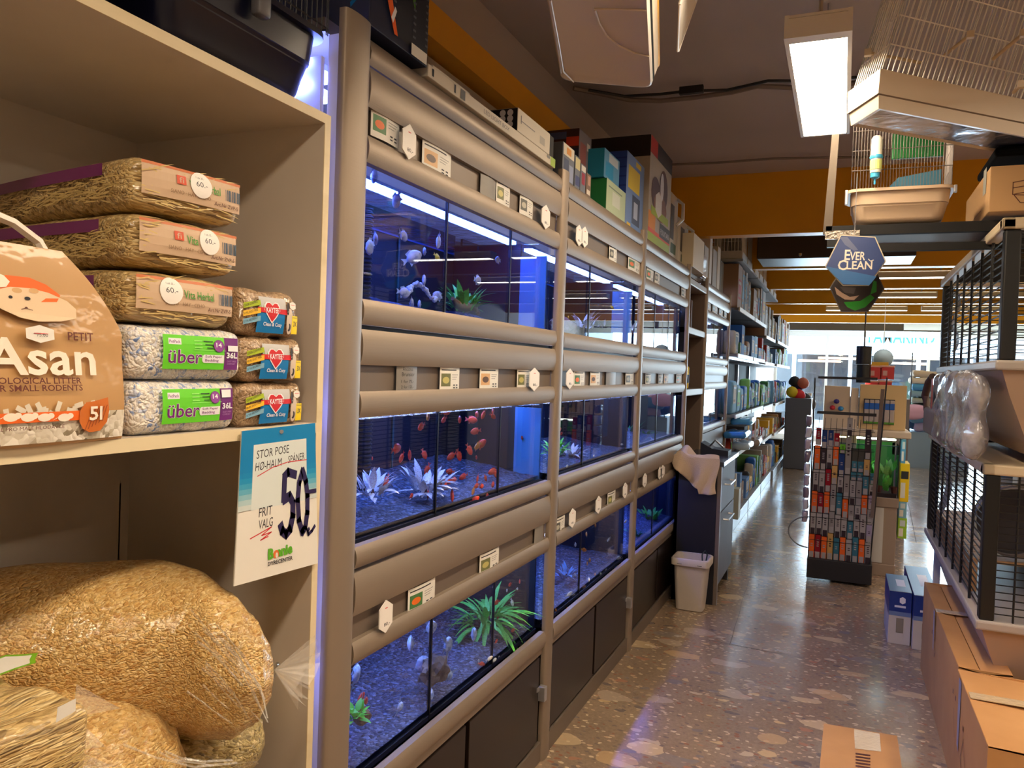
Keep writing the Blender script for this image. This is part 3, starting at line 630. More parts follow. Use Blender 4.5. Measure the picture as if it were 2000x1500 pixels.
f.stroke([(.80, .68), (.75, .60), (.73, .48), (.745, .34), (.79, .25), (.83, .28), (.86, .38), (.865, .50), (.845, .60), (.80, .68)], .058, DB)
f.rect(.885, .51, .99, .54, DB); f.stroke([(.88, .265), (.86, .25), (.87, .225), (.92, .245), (.96, .275)], .026, DB)
f.text('B nnie', .36, .115, .30, .075, mat('logo_green', (90, 170, 30), .5), .05, 0, .02); f.disc(.455, .143, .034, .028, mat('logo_orange', (220, 110, 50), .5)).disc(.462, .135, .015, .018, PAPER)
f.text('DYRECENTER', .36, .075, .30, .028, INK, .02, 0, .0)
f.build('print', sg); M().tube([onX(550, 843, SX+.004), onX(550, 843, SX-.004)], .004, STEEL, 8).build('pin', sg)

# ---------------------------------------------------------------- big sacks on the lower shelf
def sack(name, label, ax0, ax1, rad, m, prof, flat=.9, seedv=0, tie=True, cat='sack', sxy=1.0, dis=.012, knot=None):
    """sack lying along ax0->ax1 (front end at ax1)"""
    a = Vector(ax0); b = Vector(ax1); e_ = b.copy(); kn = Vector(knot) if knot else b; d = (b-a); L_ = d.length; d.normalize(); up = Vector((0, 0, 1)); s_ = d.cross(up).normalized(); up = s_.cross(d)
    t = thing(name, label, cat, (a+b)/2-Vector((0, 0, rad*flat)))
    nu, nv = 46, 56
    def fn(u, v):
        # interpolate profile
        for i in range(len(prof)-1):
            if prof[i][0] <= u <= prof[i+1][0]:
                w = (u-prof[i][0])/(prof[i+1][0]-prof[i][0]); w = w*w*(3-2*w); r = prof[i][1]*(1-w)+prof[i+1][1]*w; break
        an = 2*pi*v; w2 = max(0, (u-.62)/.38); w2 = w2*w2*(3-2*w2); p = a+d*L_*u+(kn-e_)*w2
        fold = 1+(.05*math.sin(an*9+seedv)*max(0, u-.72)/.28)
        r *= rad*fold; q = p+s_*math.cos(an)*r*sxy+up*math.sin(an)*r*flat
        return q+(s_*math.cos(an)+up*math.sin(an))*dis*noise.noise(q*7+Vector((seedv, 0, 0)))
    b_ = M(); b_.grid(fn, nu, nv, m); b_.build('sack_body', t, smooth=True)
    if tie:
        k = M(); b = kn; dk = (kn-(a+e_)/2).normalized() if knot else d; s_ = dk.cross(Vector((0, 0, 1))).normalized(); up = s_.cross(dk); d = dk
        for i in range(16):
            an = 2*pi*i/16; an2 = an+.5
            o = b+d*.0; r1 = .03+.015*random.random()
            k.quad([o, o+d*(.05+.03*random.random())+s_*math.cos(an)*r1*1.6+up*math.sin(an)*r1*1.6, o+d*(.04+.03*random.random())+s_*math.cos(an2)*r1+up*math.sin(an2)*r1], FILM)
        k.tube([b+d*.004+s_*math.cos(x)*.012+up*math.sin(x)*.012 for x in [2*pi*j/10 for j in range(10)]], .003, CLEAR, 5, closed=True)
        k.build('tied_neck', t, kind='stuff')
        # radiating film creases
        c = M()
        for i in range(34):
            an = random.uniform(0, 2*pi); u0, u1 = random.uniform(.93, .985), random.uniform(.74, .88)
            for j in range(3):
                ua = u0+(u1-u0)*j/3; ub = u0+(u1-u0)*(j+1)/3; off = d*0
                pa = fn(ua, (an/(2*pi)) % 1); pb = fn(ub, (an/(2*pi)) % 1); n_ = ((pa-(a+e_)/2).normalized()); w = n_.cross(d)*.003
                c.quad([pa+n_*.002-w*.5, pa+n_*.006, pb+n_*.005, pb+n_*.002-w], FILM); c.quad([pa+n_*.006, pa+n_*.002+w*.5, pb+n_*.002+w, pb+n_*.005], FILM)
        c.build('film_crease', t, kind='stuff')
    return t
PR = [(0, .75), (.2, .97), (.5, 1.0), (.64, .99), (.76, .93), (.86, .80), (.93, .60), (.975, .36), (.995, .14), (1.0, .04)]
sack('shavings_sack', 'clear sack of wood shavings with a knotted end, lying under the price sign', (-1.36, .84, .975), (-1.05, 1.205, .955), .168, CHIP, [(0, .95)]+PR[1:], .92, 1, knot=(-.93, 1.13, .935))
sack('shavings_sack', 'second sack of wood shavings, lower left, half under the upper sack', (-1.38, .60, .86), (-1.0, 1.0, .755), .175, CHIP, PR, .95, 2, tie=False)
sack('straw_sack', 'sack of pale straw at the right end of the lower shelf', (-1.42, 1.10, .76), (-1.01, 1.195, .74), .108, HAYV, PR, .95, 3, tie=False)
hb = thing('hay_sack', 'plastic bag of hay with a green star label in the lower left corner', 'hay bag', (-1.0, .72, .62))
HB0 = onX(180, 1315, -.93)
M().rbox(-1.16, -.93, .30, HB0.y+.005, .62, 1.025, HAY, .022, 4, 14, .010, .008, 14).build('bag', hb, smooth=True)
straws(hb, -.925, -.922, .5, HB0.y-.03, .64, .98, 420, .07)
hf = Face((-.93, .4, .62), curve=lambda x, y: .012, **FX); p = onX(115, 1384, -.93); hf.poly([(p.y-.4+a, p.z-.62+b) for a, b in ((-.014, -.010), (.014, -.006), (.014, .011), (-.012, .009))], PAPER); hf.build('price_tag', hb)
ht = Face((-1.3, .4, 1.036), U=(1, 0, 0), V=(0, 1, 0), N=(0, 0, 1))
def star(c, r, n=12): return [(c[0]+r*(1 if i % 2 else .82)*math.cos(2*pi*i/n), c[1]+r*(1 if i % 2 else .82)*math.sin(2*pi*i/n)) for i in range(n)]
p = onZ(5, 1300, 1.036)
ht.poly([(x*.7, y) for x, y in star(((p.x+1.3)/.7, p.y-.4), .055)], mat('star_green', (120, 180, 30), .5)).poly([(x*.7, y) for x, y in star(((p.x+1.3)/.7, p.y-.4), .045)], PAPER); ht.build('star_label', hb)
fl = M()
for i in range(9):
    z = .64+.36*i/8; y = HB0.y; fl.quad([(-.95, y-.012, z), (-.93+random.uniform(0, .02), y+random.uniform(.015, .035), z+random.uniform(-.02, .02)), (-.95, y-.008, z+.045)], FILM)
fl.build('film_edge', hb, kind='stuff')
# ================================================================ AQUARIUM RACK
XF = -1.0
ROWS = [dict(top=2.164, h1=2.071, l1=2.010, g1=1.950, g0=1.643, f0=1.583), dict(top=1.577, h1=1.491, l1=1.433, g1=1.373, g0=1.078, f0=1.026), dict(top=1.021, h1=.917, l1=.860, g1=.807, g0=.501, f0=.44)]
def convex(z0, z1, b=.014, x=XF-.004, n=7):
    P = [(x-.02, z0)]+[(x+b*math.sin(pi*i/n)**.7, z0+(z1-z0)*i/n) for i in range(n+1)]+[(x-.02, z1)]
    return P
def crownprof(z0=2.167):
    return [(XF-.03, z0), (XF-.006, z0), (XF+.002, z0+.012), (XF+.004, z0+.028), (XF-.002, z0+.048), (XF-.014, z0+.062), (XF-.05, z0+.070), (XF-.05, z0+.01)]
def post(Y0, Y1, par):
    yc = (Y0+Y1)/2; w = (Y1-Y0)/2; b = M()
    P = [(XF-.016, Y0)]+[(XF-.004+.012*math.sin(pi*(.06+.88*i/8)), yc-w*math.cos(pi*i/8)) for i in range(9)]+[(XF-.016, Y1)]
    b.ext(P[::-1], 'z', 0, 2.252, CHAMP); b.build('post', par, smooth=True)
def rack_bay(Y0, Y1, label, rows=(0, 1, 2), last=False, doors=2, postw=(None, None), kick=True):
    t = thing('aquarium_rack', label, 'aquarium rack', (XF-.3, (Y0+Y1)/2, 0), 'champagne aluminium rack bays')
    post(postw[0], postw[1], t)
    M().ext(crownprof(), 'y', Y0, Y1, CHAMP).build('crown_panel', t, smooth=True)
    for r in rows:
        R_ = ROWS[r]; g = .0025
        M().ext(convex(R_['h1']+g, R_['top']-g, .008), 'y', Y0+g, Y1-g, CHAMP).build('header_panel', t, smooth=True)
        M().box(XF-.05, XF-.018, Y0, Y1, R_['l1']-.004, R_['h1']+.003, CHAMP2).build('label_rail', t)
        M().ext(convex(R_['g1'], R_['l1'], .008), 'y', Y0+g, Y1-g, CHAMP).build('light_lip', t, smooth=True)
        M().ext(convex(R_['f0']+g, R_['g0'], .008), 'y', Y0+g, Y1-g, CHAMP).build('sill_panel', t, smooth=True)
        M().box(XF-.06, XF-.03, Y0, Y1, R_['f0']-.01, R_['f0']+.008, BLACK).box(XF-.06, XF-.03, Y0, Y1, R_['h1']-.004, R_['h1']+.004, BLACK).box(XF-.5, XF-.05, Y0, Y1, R_['f0'], R_['f0']+.012, DGREY).build('shelf_frame', t)
    if 2 in rows:
        M().box(XF-.5, XF-.035, Y0, Y1, .06, .42, BLACK).build('cabinet_interior', t); M().box(XF-.04, XF-.004, Y0, Y1, 0, .075, CHAMP2).build('plinth', t)
        M().box(XF-.03, XF-.012, Y0, Y1, .415, .445, CHAMP).build('rail', t)
        n = doors; w = (Y1-Y0)/n
        for k in range(n):
            a, b = Y0+w*k+(.012 if k == 0 else .014), Y0+w*(k+1)-(.030 if k == n-1 else .012)
            d = M().rbox(XF-.028, XF-.008, a, b, .088, .410, DARKWOOD, .002).build('cabinet_door', t)
            if k == n-1: M().rbox(XF-.01, XF+.018, b-.004, b+.022, .245, .30, STEEL, .002).box(XF-.012, XF-.004, b-.025, b+.004, .285, .30, STEEL).build('handle', d)
    return t
bays = [((1.480, 2.767), (1.385, 1.480)), ((2.848, 4.062), (2.767, 2.848)), ((4.135, 5.40), (4.062, 4.135))]
L1 = ['nearest bay of the aquarium rack, beside the white shelf unit', 'second bay of the aquarium rack from the camera', 'third bay of the aquarium rack, just before the dark open shelves']
RB = [rack_bay(b[0][0], b[0][1], l, postw=b[1]) for b, l in zip(bays, L1)]
RB4 = rack_bay(6.235, 7.50, 'farthest bay of the aquarium rack, beyond the dark open shelves', rows=(0, 1), postw=(6.17, 6.235)); post(7.50, 7.56, RB4)
M().box(XF-.5, XF-.01, 6.235, 7.50, .0, 1.02, mat('grey_panel', (120, 116, 114), .5)).build('lower_panel', RB4)
# near open end of the rack: perforated white upright lit by the lamps
LITE = mat('white_upright', (214, 214, 224), .4)
u = M().box(XF-.045, XF-.02, 1.39, 1.41, 0, 2.2, LITE).box(XF-.115, XF-.05, 1.372, 1.384, 0, 2.15, LITE)
for z in (1.41, 1.35, .80, .74): u.tube([(XF-.062, 1.371, z), (XF-.062, 1.373, z)], .003, BLACK, 6)
u.build('upright', RB[0])
M().box(XF-.08, XF-.05, 1.366, 1.372, 1.565, 1.60, BLACK).box(XF-.08, XF-.05, 1.366, 1.372, 1.0, 1.03, BLACK).build('bracket', RB[0])
# dark open shelf column
oc = thing('open_shelf_column', 'narrow dark open shelf column set between two rack bays', 'shelf', (-1.25, 5.8, 0))
NV = mat('navy_dark', (16, 18, 34), .5)
post(5.40, 5.46, oc); M().box(XF-.5, XF-.47, 5.46, 6.17, 0, 2.2, NV).box(XF-.47, XF-.02, 5.46, 5.48, 0, 2.2, NV).build('carcass', oc)
M().box(XF-.47, XF-.01, 6.15, 6.17, 0, 2.2, mat('brown_side', (116, 96, 84), .5)).build('side_panel', oc)
for z in (2.12, 1.78, 1.34): M().rbox(XF-.47, XF, 5.46, 6.17, z, z+.05, CHAMP, .008).build('shelf_board', oc)
for i, (y, h, c) in enumerate(((5.52, .26, (110, 40, 36)), (5.60, .27, (150, 120, 96)), (5.68, .25, (128, 46, 40)), (5.76, .24, (170, 140, 110)), (5.86, .22, (90, 60, 48)))):
    M().rbox(XF-.28, XF-.06, y, y+.06, 1.831, 1.831+h, mat('binder_%d' % i, c, .6), .006).build('binder', label='%s binder from the left in the dark open shelf column' % nth(i+1), cat='binder', group='binders in the dark column')
for i, y in enumerate((5.55, 5.68, 5.80)):
    M().lathe([(.05, 0), (.055, .01), (.055, .15), (.05, .16), (0, .16)], (XF-.10, y, 1.391), (YEL, mat('tub_orange', (220, 150, 30), .5), YEL)[i], 14, caps=True).lathe([(.056, .04), (.056, .1)], (XF-.10, y, 1.391), NAVY, 14).build('yellow_tub', smooth=True, label='%s yellow food tub on the middle board of the dark column' % nth(i+1), cat='tub', group='yellow tubs')

# ================================================================ AQUARIUMS
GRAV = speckle('gravel', [(28, 32, 50), (80, 90, 122), (44, 50, 76), (130, 142, 180), (20, 24, 40), (70, 80, 112)], 120, .55, 0, .9, .006, rnd=.6)
BACKB = mat('tank_back_blue', (10, 15, 48), .5, var=((5, 8, 26), 2, .35, .7)); SIDELIT = mat('tank_side_lit', (96, 160, 220), .4); WG = glass('tank_glass', (232, 240, 255), 1.45, .002, 1.1)
WATER = glass('water_surface', (170, 200, 255), 1.33, .03, .7, .8); PIPE = mat('pipe_black', (18, 22, 34), .35); EDGE = mat('glass_edge_green', (20, 84, 96), .3)
TL_ = [mat('tank_lamp_%d' % i, c, .5, emit=TANK_STR*s) for i, (c, s) in enumerate((((140, 165, 255), 1.0), ((205, 215, 255), .85), ((222, 226, 255), .75)))]
SIL = mat('silicone_black', (8, 9, 14), .4); TUBE = []
TANKN = {}
def tank(key, Y0, Y1, r, seams, label, lampm=0, side=True, hills=(.05, .10), front=.02, pipe=None, dark=True, ndiv=1):
    R_ = ROWS[r]; z0, z1 = R_['g0']-.012, R_['g1']+.035; x1 = XF-.045; x0 = x1-.40
    t = thing('aquarium', label, 'aquarium', ((x0+x1)/2, (Y0+Y1)/2, z0)); TANKN[key] = t
    ys = [Y0]+seams+[Y1]
    for a, b in zip(ys, ys[1:]): M().box(x1-.004, x1, a+.003, b-.003, z0+.006, z1, WG).build('glass_pane', t)
    s = M()
    for y in seams: s.box(x1-.006, x1+.002, y-.003, y+.003, z0, z1, SIL)
    s.box(x1-.004, x1+.001, Y0, Y1, z0, z0+.013, BACKB); s.build('silicone_seam', t)
    b = M().box(x0-.01, x0, Y0, Y1, z0, z1+.03, BACKB).box(x0, x1-.004, Y0, Y1, z0-.006, z0, BACKB); b.build('back_panel', t)
    M().box(x0, x1-.11, Y1-.012, Y1-.004, z0, z1-.01, BACKB).box(x1-.11, x1-.004, Y1-.012, Y1-.004, z0, z1-.06, SIDELIT if key in ('a1', 'a2', 'b1') else BACKB).build('side_panel', t)  # pale blue front part paints the strong light on the partition
    M().box(x0, x1-.02, Y0+.002, Y0+.006, z0, z1, WG).build('side_pane', t)
    sd = hash(key) % 17 if False else sum(ord(c) for c in key) % 17
    def fn(u, v):
        y = Y0+.004+(Y1-Y0-.018)*u; x = x1-.006+(x0-x1+.008)*v
        h = max(front-.004, 0)+(hills[0]+(hills[1]-hills[0])*(.5+.5*noise.noise(Vector((y*2.2, sd, 0)))))*(v**1.3)+.016*noise.noise(Vector((y*6, x*6, sd)))*min(1, v*3)+.003*noise.noise(Vector((y*60, x*60, sd)))
        return (x, y, z0+max(.006, h))
    t['hf'] = 0
    M().grid(fn, 70, 26, GRAV).build('gravel', t, smooth=True, kind='stuff')
    zw = z1-.045
    M().grid(lambda u, v: (x0+(x1-.006-x0)*v, Y0+.006+(Y1-Y0-.02)*u, zw), 1, 1, WATER).build('water_surface', t)
    M().box(x1-.15, x1-.115, Y0+.05, Y1-.05, z1-.02, z1-.008, TL_[lampm]).build('lamp_tube', t)
    e = M()
    for y in [Y0+(Y1-Y0)*k/(ndiv+2.) for k in (1, 2)]: e.box(x0+.002, x0+.006, y, y+.008, z0, z1-.02, EDGE)
    e.box(x0+.001, x0+.005, Y0, Y1, zw-.003, zw+.003, mat('waterline', (60, 110, 200), .3)); e.build('glass_edge', t)
    if pipe is not None:
        for px in pipe:
            P = M(); zz = z0+.04; R0 = .019; prof = []
            z = zz
            while z < z1-.03: prof += [(R0, z), (R0+.004, z+.003), (R0+.004, z+.006), (R0, z+.009)]; z += .012
            P.lathe(prof, (x0+.13, px, 0), PIPE, 12); P.build('ribbed_pipe', t, smooth=True)
    t['fz'] = z0; FN[key] = fn; TB[key] = (x0, x1, Y0, Y1, z0, z1); return t
FN = {}; TB = {}
def s1(px, py): return onX(px, py, XF-.045).y
tank('a1', 1.472, 2.775, 0, [s1(872, 480), s1(995, 560)], 'top row tank of the nearest bay, pale cichlids over dark gravel', 0, hills=(.05, .10), front=.012, pipe=[1.95])
tank('a2', 1.472, 2.775, 1, [s1(852, 930), s1(975, 880)], 'middle row tank of the nearest bay, red fish and pale leafy plants', 1, hills=(.0, .10), front=.03, pipe=[1.98])
tank('a3', 1.472, 2.775, 2, [s1(840, 1330), s1(963, 1230)], 'bottom row tank of the nearest bay, with a rock and green plant', 2, hills=(-.01, .05), front=.03, pipe=[1.93])
tank('b1', 2.84, 4.07, 0, [s1(1152, 560)], 'top row tank of the second bay, reflecting ceiling lamps', 1, hills=(.03, .06), side=True)
tank('b2', 2.84, 4.07, 1, [s1(1138, 860)], 'middle row tank of the second bay with pale and green plants', 1, front=.03, hills=(.02, .07), pipe=[3.10])
tank('b3', 2.84, 4.07, 2, [s1(1132, 1120)], 'bottom row tank of the second bay, many small fish', 1, front=.03, hills=(.0, .05), pipe=[3.15])
tank('c1', 4.13, 5.41, 0, [4.6, 5.0], 'top row tank of the third bay', 1, hills=(.02, .04))
tank('c2', 4.13, 5.41, 1, [4.75], 'middle row tank of the third bay', 1, hills=(.02, .05))
tank('c3', 4.13, 5.41, 2, [4.75], 'bottom row tank of the third bay, deep blue with green plants', 0, hills=(.05, .08))
tank('d1', 6.23, 7.50, 0, [6.9], 'top row tank of the farthest bay', 1)
tank('d2', 6.23, 7.50, 1, [6.9], 'middle row tank of the farthest bay', 1)
M().box(-1.125, -1.105, 1.350, 1.362, .1, 1.98, mat('gap_fill_added', (130, 150, 255), .5, emit=9)).build('end_lamp_and_fill', RB[0])  # hidden vertical lamp added in the gap to turn the upright blue
# row-one tanks seen edge-on above the white shelf unit: bright lamp housing at the rack's open end
ELM = mat('end_lamp', (120, 140, 255), .5, emit=30)
for (a, b_, za, zb) in ((1.352, 1.47, 2.085, 2.10), (1.352, 1.47, 2.135, 2.15)): M().box(-1.45, -1.08, a, b_, za, zb, ELM).build('end_lamp_and_fill', RB[0])
for z in (1.575, 1.385, 1.0, .80): M().box(-1.30, -1.07, 1.349, 1.364, z, z+.012, ELM).build('end_lamp_and_fill', RB[0])  # gap strips that light the upright; upper two visible, lower two added
HOODW = mat('hood_white', (205, 205, 215), .4); 
for z in (2.13, 1.985, 1.60, 1.03): M().box(-1.46, -1.06, 1.395, 1.475, z, z+.013, HOODW).build('cross_brace', RB[0])

# ---------------------------------------------------------------- plants, rocks
def leafmesh(m, w=.16, bend=.35, name='leaf'):
    b = M(); n = 5
    V = []
    for i in range(n+1):
        t = i/n; ww = w*math.sin(pi*(.08+.92*t)**.8)*.5 if t < 1 else .002; z = t-.1*t*t; x = bend*t*t
        V += [(x, -ww, z), (x+.03*(1-t), 0, z), (x, ww, z)]
    b.add(V, [(3*i+k, 3*i+k+1, 3*i+k+4, 3*i+k+3) for i in range(n) for k in (0, 1)], m)
    me = bpy.data.meshes.new(name); me.from_pydata(b.v, [], b.f); me.materials.append(m); me.polygons.foreach_set('use_smooth', [True]*len(b.f)); return me
GLEAF = mat('plant_green', (120, 220, 96), .5, var=((80, 180, 66), 30, .3, .7)); WLEAF = mat('plant_white', (240, 240, 240), .5, var=((190, 170, 180), 30, .45, .7)); DLEAF = mat('plant_dark_green', (40, 130, 90), .5); LIME = mat('plant_lime', (120, 220, 60), .5)
CORAL = mat('coral_white', (222, 220, 226), .6, bump=(60, .4))
LM = {}
def plant(px, py, X_, scale, m, n, label, key, w=.16, bend=.35, spread=1.0, cat='aquarium plant', zoff=0, droop=0):
    p = onX(px, py, X_); t = thing('aquarium_plant', label, cat, p)
    w *= .8; n = int(n*1.8); k = (m.name, w, bend)
    if k not in LM: LM[k] = leafmesh(m, w, bend)
    stem = M(); stem.lathe([(scale*.05, -scale*.12), (scale*.07, 0), (scale*.03, scale*.15)], p, BRN, 8); stem.build('root', t)
    for i in range(n):
        o = bpy.data.objects.new('leaf', LM[k]); COL.objects.link(o); o.parent = t
        tilt = random.uniform(.05, 1.15)*spread+droop; az = 2*pi*i/n*2.4+random.uniform(-.3, .3)
        o.rotation_euler = (Matrix.Rotation(az, 3, 'Z')@Matrix.Rotation(tilt, 3, 'Y')).to_euler(); s = scale*random.uniform(.45, .85); o.scale = (s*1.5, s*1.7, s)
        rr_ = scale*.42*math.sqrt(random.random()); o.location = (rr_*math.cos(az), rr_*math.sin(az)*1.3, random.uniform(-.1, .25)*scale); OFF[o] = p
    return t
plant(905, 600, -1.13, .105, GLEAF, 26, 'green leafy plant on driftwood in the top tank of the nearest bay', 'a1', .2, .3, 1.1)
plant(728, 965, -1.13, .085, WLEAF, 24, 'pale leafy plant at the left of the red-fish tank', 'a2', .22, .2, 1.35)
plant(830, 955, -1.13, .105, WLEAF, 30, 'larger pale leafy plant, second from the left in the red-fish tank', 'a2', .22, .2, 1.35)
plant(1000, 915, -1.30, .085, WLEAF, 24, 'small pale plant near the right end of the red-fish tank', 'a2', .22, .2, 1.3)
plant(952, 1215, -1.16, .150, GLEAF, 44, 'large bright green plant in the bottom tank of the nearest bay', 'a3', .14, .5, 1.5)
plant(1032, 1235, -1.30, .20, DLEAF, 18, 'tall blue-green plant at the right of the bottom tank, nearest bay', 'a3', .12, .25, .7)
plant(692, 1400, -1.10, .045, LIME, 16, 'small lime plant at the left edge of the bottom tank', 'a3', .4, .3, 1.2)
plant(1113, 895, -1.15, .095, WLEAF, 26, 'pale plant at the left of the second bay middle tank', 'b2', .2, .25, 1.2)
plant(1086, 885, -1.13, .09, LIME, 18, 'lime green plant at the left edge of the second bay middle tank', 'b2', .22, .3, 1.2)
plant(1186, 858, -1.32, .11, GLEAF, 18, 'green plant at the back of the second bay middle tank', 'b2', .2, .3, .8)
plant(1225, 855, -1.34, .15, DLEAF, 14, 'dark green plant at the right of the second bay middle tank', 'b2', .2, .3, .8)
plant(1106, 1125, -1.14, .07, mat('plant_blue', (120, 170, 220), .5), 16, 'pale blue plant at the left of the second bay bottom tank', 'b3', .22, .25, 1.1)
plant(1182, 1085, -1.18, .09, WLEAF, 28, 'pale bushy plant in the second bay bottom tank', 'b3', .2, .25, 1.4)
plant(1140, 640, -1.2, .10, WLEAF, 16, 'pale plant on the left in the second bay top tank', 'b1', .2, .3, 1.1)
plant(1180, 640, -1.2, .07, WLEAF, 14, 'second pale plant in the second bay top tank', 'b1', .2, .3, 1.1)
plant(1210, 648, -1.2, .07, CORAL, 14, 'third pale plant in the second bay top tank', 'b1', .2, .3, 1.1)
plant(1235, 650, -1.2, .10, WLEAF, 16, 'rightmost pale plant in the second bay top tank', 'b1', .2, .3, 1.1)
plant(1270, 1020, -1.16, .13, GLEAF, 18, 'green plant in the middle of the deep blue bottom tank', 'c3', .25, .2, .9)
plant(1290, 995, -1.30, .10, GLEAF, 16, 'green plant at the back of the deep blue bottom tank', 'c3', .25, .3, 1.2)
plant(1241, 1050, -1.12, .09, DLEAF, 12, 'plant at the left edge of the deep blue bottom tank', 'c3', .25, .3, .9)
plant(1262, 862, -1.2, .12, GLEAF, 14, 'green plant in the third bay middle tank', 'c2', .2, .3, .9)
plant(1388, 838, -1.15, .12, GLEAF, 10, 'green plant in the farthest bay middle tank', 'd2', .2, .3, .9)
def rock(px, py, X_, r, m, label, name='rock', s=(1, 1, 1), fs=9, amp=.35, sub=3):
    p = onX(px, py, X_); bm = bmesh.new(); bmesh.ops.create_icosphere(bm, subdivisions=sub, radius=1)
    b = M(); b.add([p+Vector((v.co.x*s[0], v.co.y*s[1], v.co.z*s[2]))*r*(1+amp*noise.noise(v.co*1.7+p*9)+.1*noise.noise(v.co*5)) for v in bm.verts], [[v.index for v in f.verts] for f in bm.faces], m); bm.free()
    b.build(name, smooth=False, label=label, cat=name.replace('_', ' '))
ROCK = mat('rock_brown', (128, 112, 104), .8, bump=(40, .6), var=((90, 76, 70), 20, .4, .6)); WOODD = mat('driftwood', (130, 92, 60), .7, bump=(30, .5))
rock(846, 1310, -1.10, .048, ROCK, 'pale brown rock with a hollow in the bottom tank of the nearest bay', s=(.8, 1.1, .95), amp=.6)
rock(706, 1398, -1.10, .022, WOODD, 'small dark wood lump beside the lime plant, bottom tank')
rock(1098, 640, -1.15, .06, mat('rock_pink', (120, 96, 110), .8, bump=(30, .6)), 'large mauve rock at the left of the second bay top tank', s=(1, 1.3, .8))
rock(948, 880, -1.38, .13, GRAV, 'blue-dark boulder behind the red fish in the middle tank', s=(.5, 1.3, .45), amp=.3)
dw = M(); pts = [onX(884, 583, -1.10), onX(895, 596, -1.12), onX(912, 600, -1.12), onX(927, 600, -1.11), onX(934, 612, -1.08)]
dw.tube(pts, [.006, .014, .017, .012, .006], WOODD, 8); dw.build('driftwood', smooth=True, label='curved piece of driftwood under the green plant in the top tank', cat='driftwood')
cp = M()
for i in range(26):
    t = i/25; p = onX(795+58*t, 572-22*math.sin(pi*min(1, t*1.25))+14*t, -1.12); 
    bm = bmesh.new(); bmesh.ops.create_icosphere(bm, subdivisions=1, radius=1); r = random.uniform(.005, .009); o = Vector((random.uniform(-.006, .006), random.uniform(-.004, .004), random.uniform(-.004, .004)))
    cp.add([p+o+v.co*r for v in bm.verts], [[v.index for v in f.verts] for f in bm.faces], CORAL); bm.free()
cp.build('white_coral', label='arched white coral ornament in the top tank of the nearest bay', cat='coral', kind='stuff', smooth=True)

# ---------------------------------------------------------------- fish
def fishmesh(name, m, mf, hgt=.40, tail=.28, angel=False):
    b = M(); n, k = 9, 8; V = []
    for i in range(n+1):
        t = i/n; y = -.5+.74*t; h = hgt*.5*math.sin(pi*min(1, (t*.93+.04)))**.75+.03; w = h*.42
        for j in range(k): a = 2*pi*j/k; V.append((w*math.cos(a), y, h*math.sin(a)))
    b.add(V, [(i*k+j, i*k+(j+1) % k, (i+1)*k+(j+1) % k, (i+1)*k+j) for i in range(n) for j in range(k)]+[tuple(range(k))[::-1], tuple(n*k+j for j in range(k))], m)
    b.add([(0, .22, .04), (0, .5, tail*.55), (0, .42, 0), (0, .5, -tail*.55), (0, .22, -.04)], [(0, 1, 2), (2, 3, 4), (0, 2, 4)], mf)
    H = hgt*.5
    if angel: b.add([(0, -.15, H*.7), (0, .35, 1.0), (0, .15, H*.5), (0, -.15, -H*.7), (0, .35, -1.0), (0, .15, -H*.5)], [(0, 1, 2), (3, 5, 4)], mf)
    else: b.add([(0, -.25, H*.85), (0, -.05, H*1.35), (0, .22, H*1.0), (0, .18, H*.4), (0, -.05, -H*.8), (0, .15, -H*1.3), (0, .18, -H*.4)], [(0, 1, 2, 3), (4, 5, 6)], mf)
    for s in (-1, 1): b.add([(s*H*.38, -.40, .03), (s*H*.40, -.36, .05), (s*H*.40, -.36, .01)], [(0, 1, 2)], INK)
    b.add([(H*.4, -.15, 0), (H*.7, .02, -.06), (H*.4, -.1, -.06)], [(0, 1, 2)], mf)
    me = bpy.data.meshes.new(name); me.from_pydata(b.v, [], b.f)
    for q_ in b.m: me.materials.append(q_)
    me.polygons.foreach_set('material_index', b.mi); me.polygons.foreach_set('use_smooth', [True]*len(b.f)); me.update(); return me
FM = {'pale': fishmesh('pale_fish', mat('fish_pale', (206, 200, 210), .35, var=((120, 130, 170), 3, .5, .7)), mat('fin_pale', (170, 185, 225), .4), .5),
      'grey': fishmesh('grey_fish', mat('fish_grey', (110, 110, 120), .4), mat('fin_grey', (80, 84, 100), .4), .45),
      'red': fishmesh('red_fish', mat('fish_red', (250, 62, 30), .35, var=((250, 100, 60), 3, .4, .7)), mat('fin_red', (220, 90, 80), .4), .42),
      'orange': fishmesh('orange_fish', mat('fish_orange', (245, 140, 40), .35), mat('fin_orange', (240, 170, 70), .4), .42),
      'yellow': fishmesh('yellow_fish', mat('fish_yellow', (240, 200, 60), .35), mat('fin_yellow', (250, 220, 120), .4), .45),
      'angel': fishmesh('angelfish', mat('fish_silver', (225, 235, 250), .3, var=((150, 170, 210), 4, .45, .6)), mat('fin_silver', (140, 165, 210), .4), .75, .3, True),
      'small': fishmesh('small_pale_fish', mat('fish_cream', (250, 240, 220), .35), mat('fin_cream', (220, 220, 220), .4), .34)}
TKEY = {'%s tank of the %s bay' % (r, b): k+str(i+1) for i, r in enumerate(('top', 'middle', 'bottom')) for k, b in zip('abc', ('nearest', 'second', 'third'))}
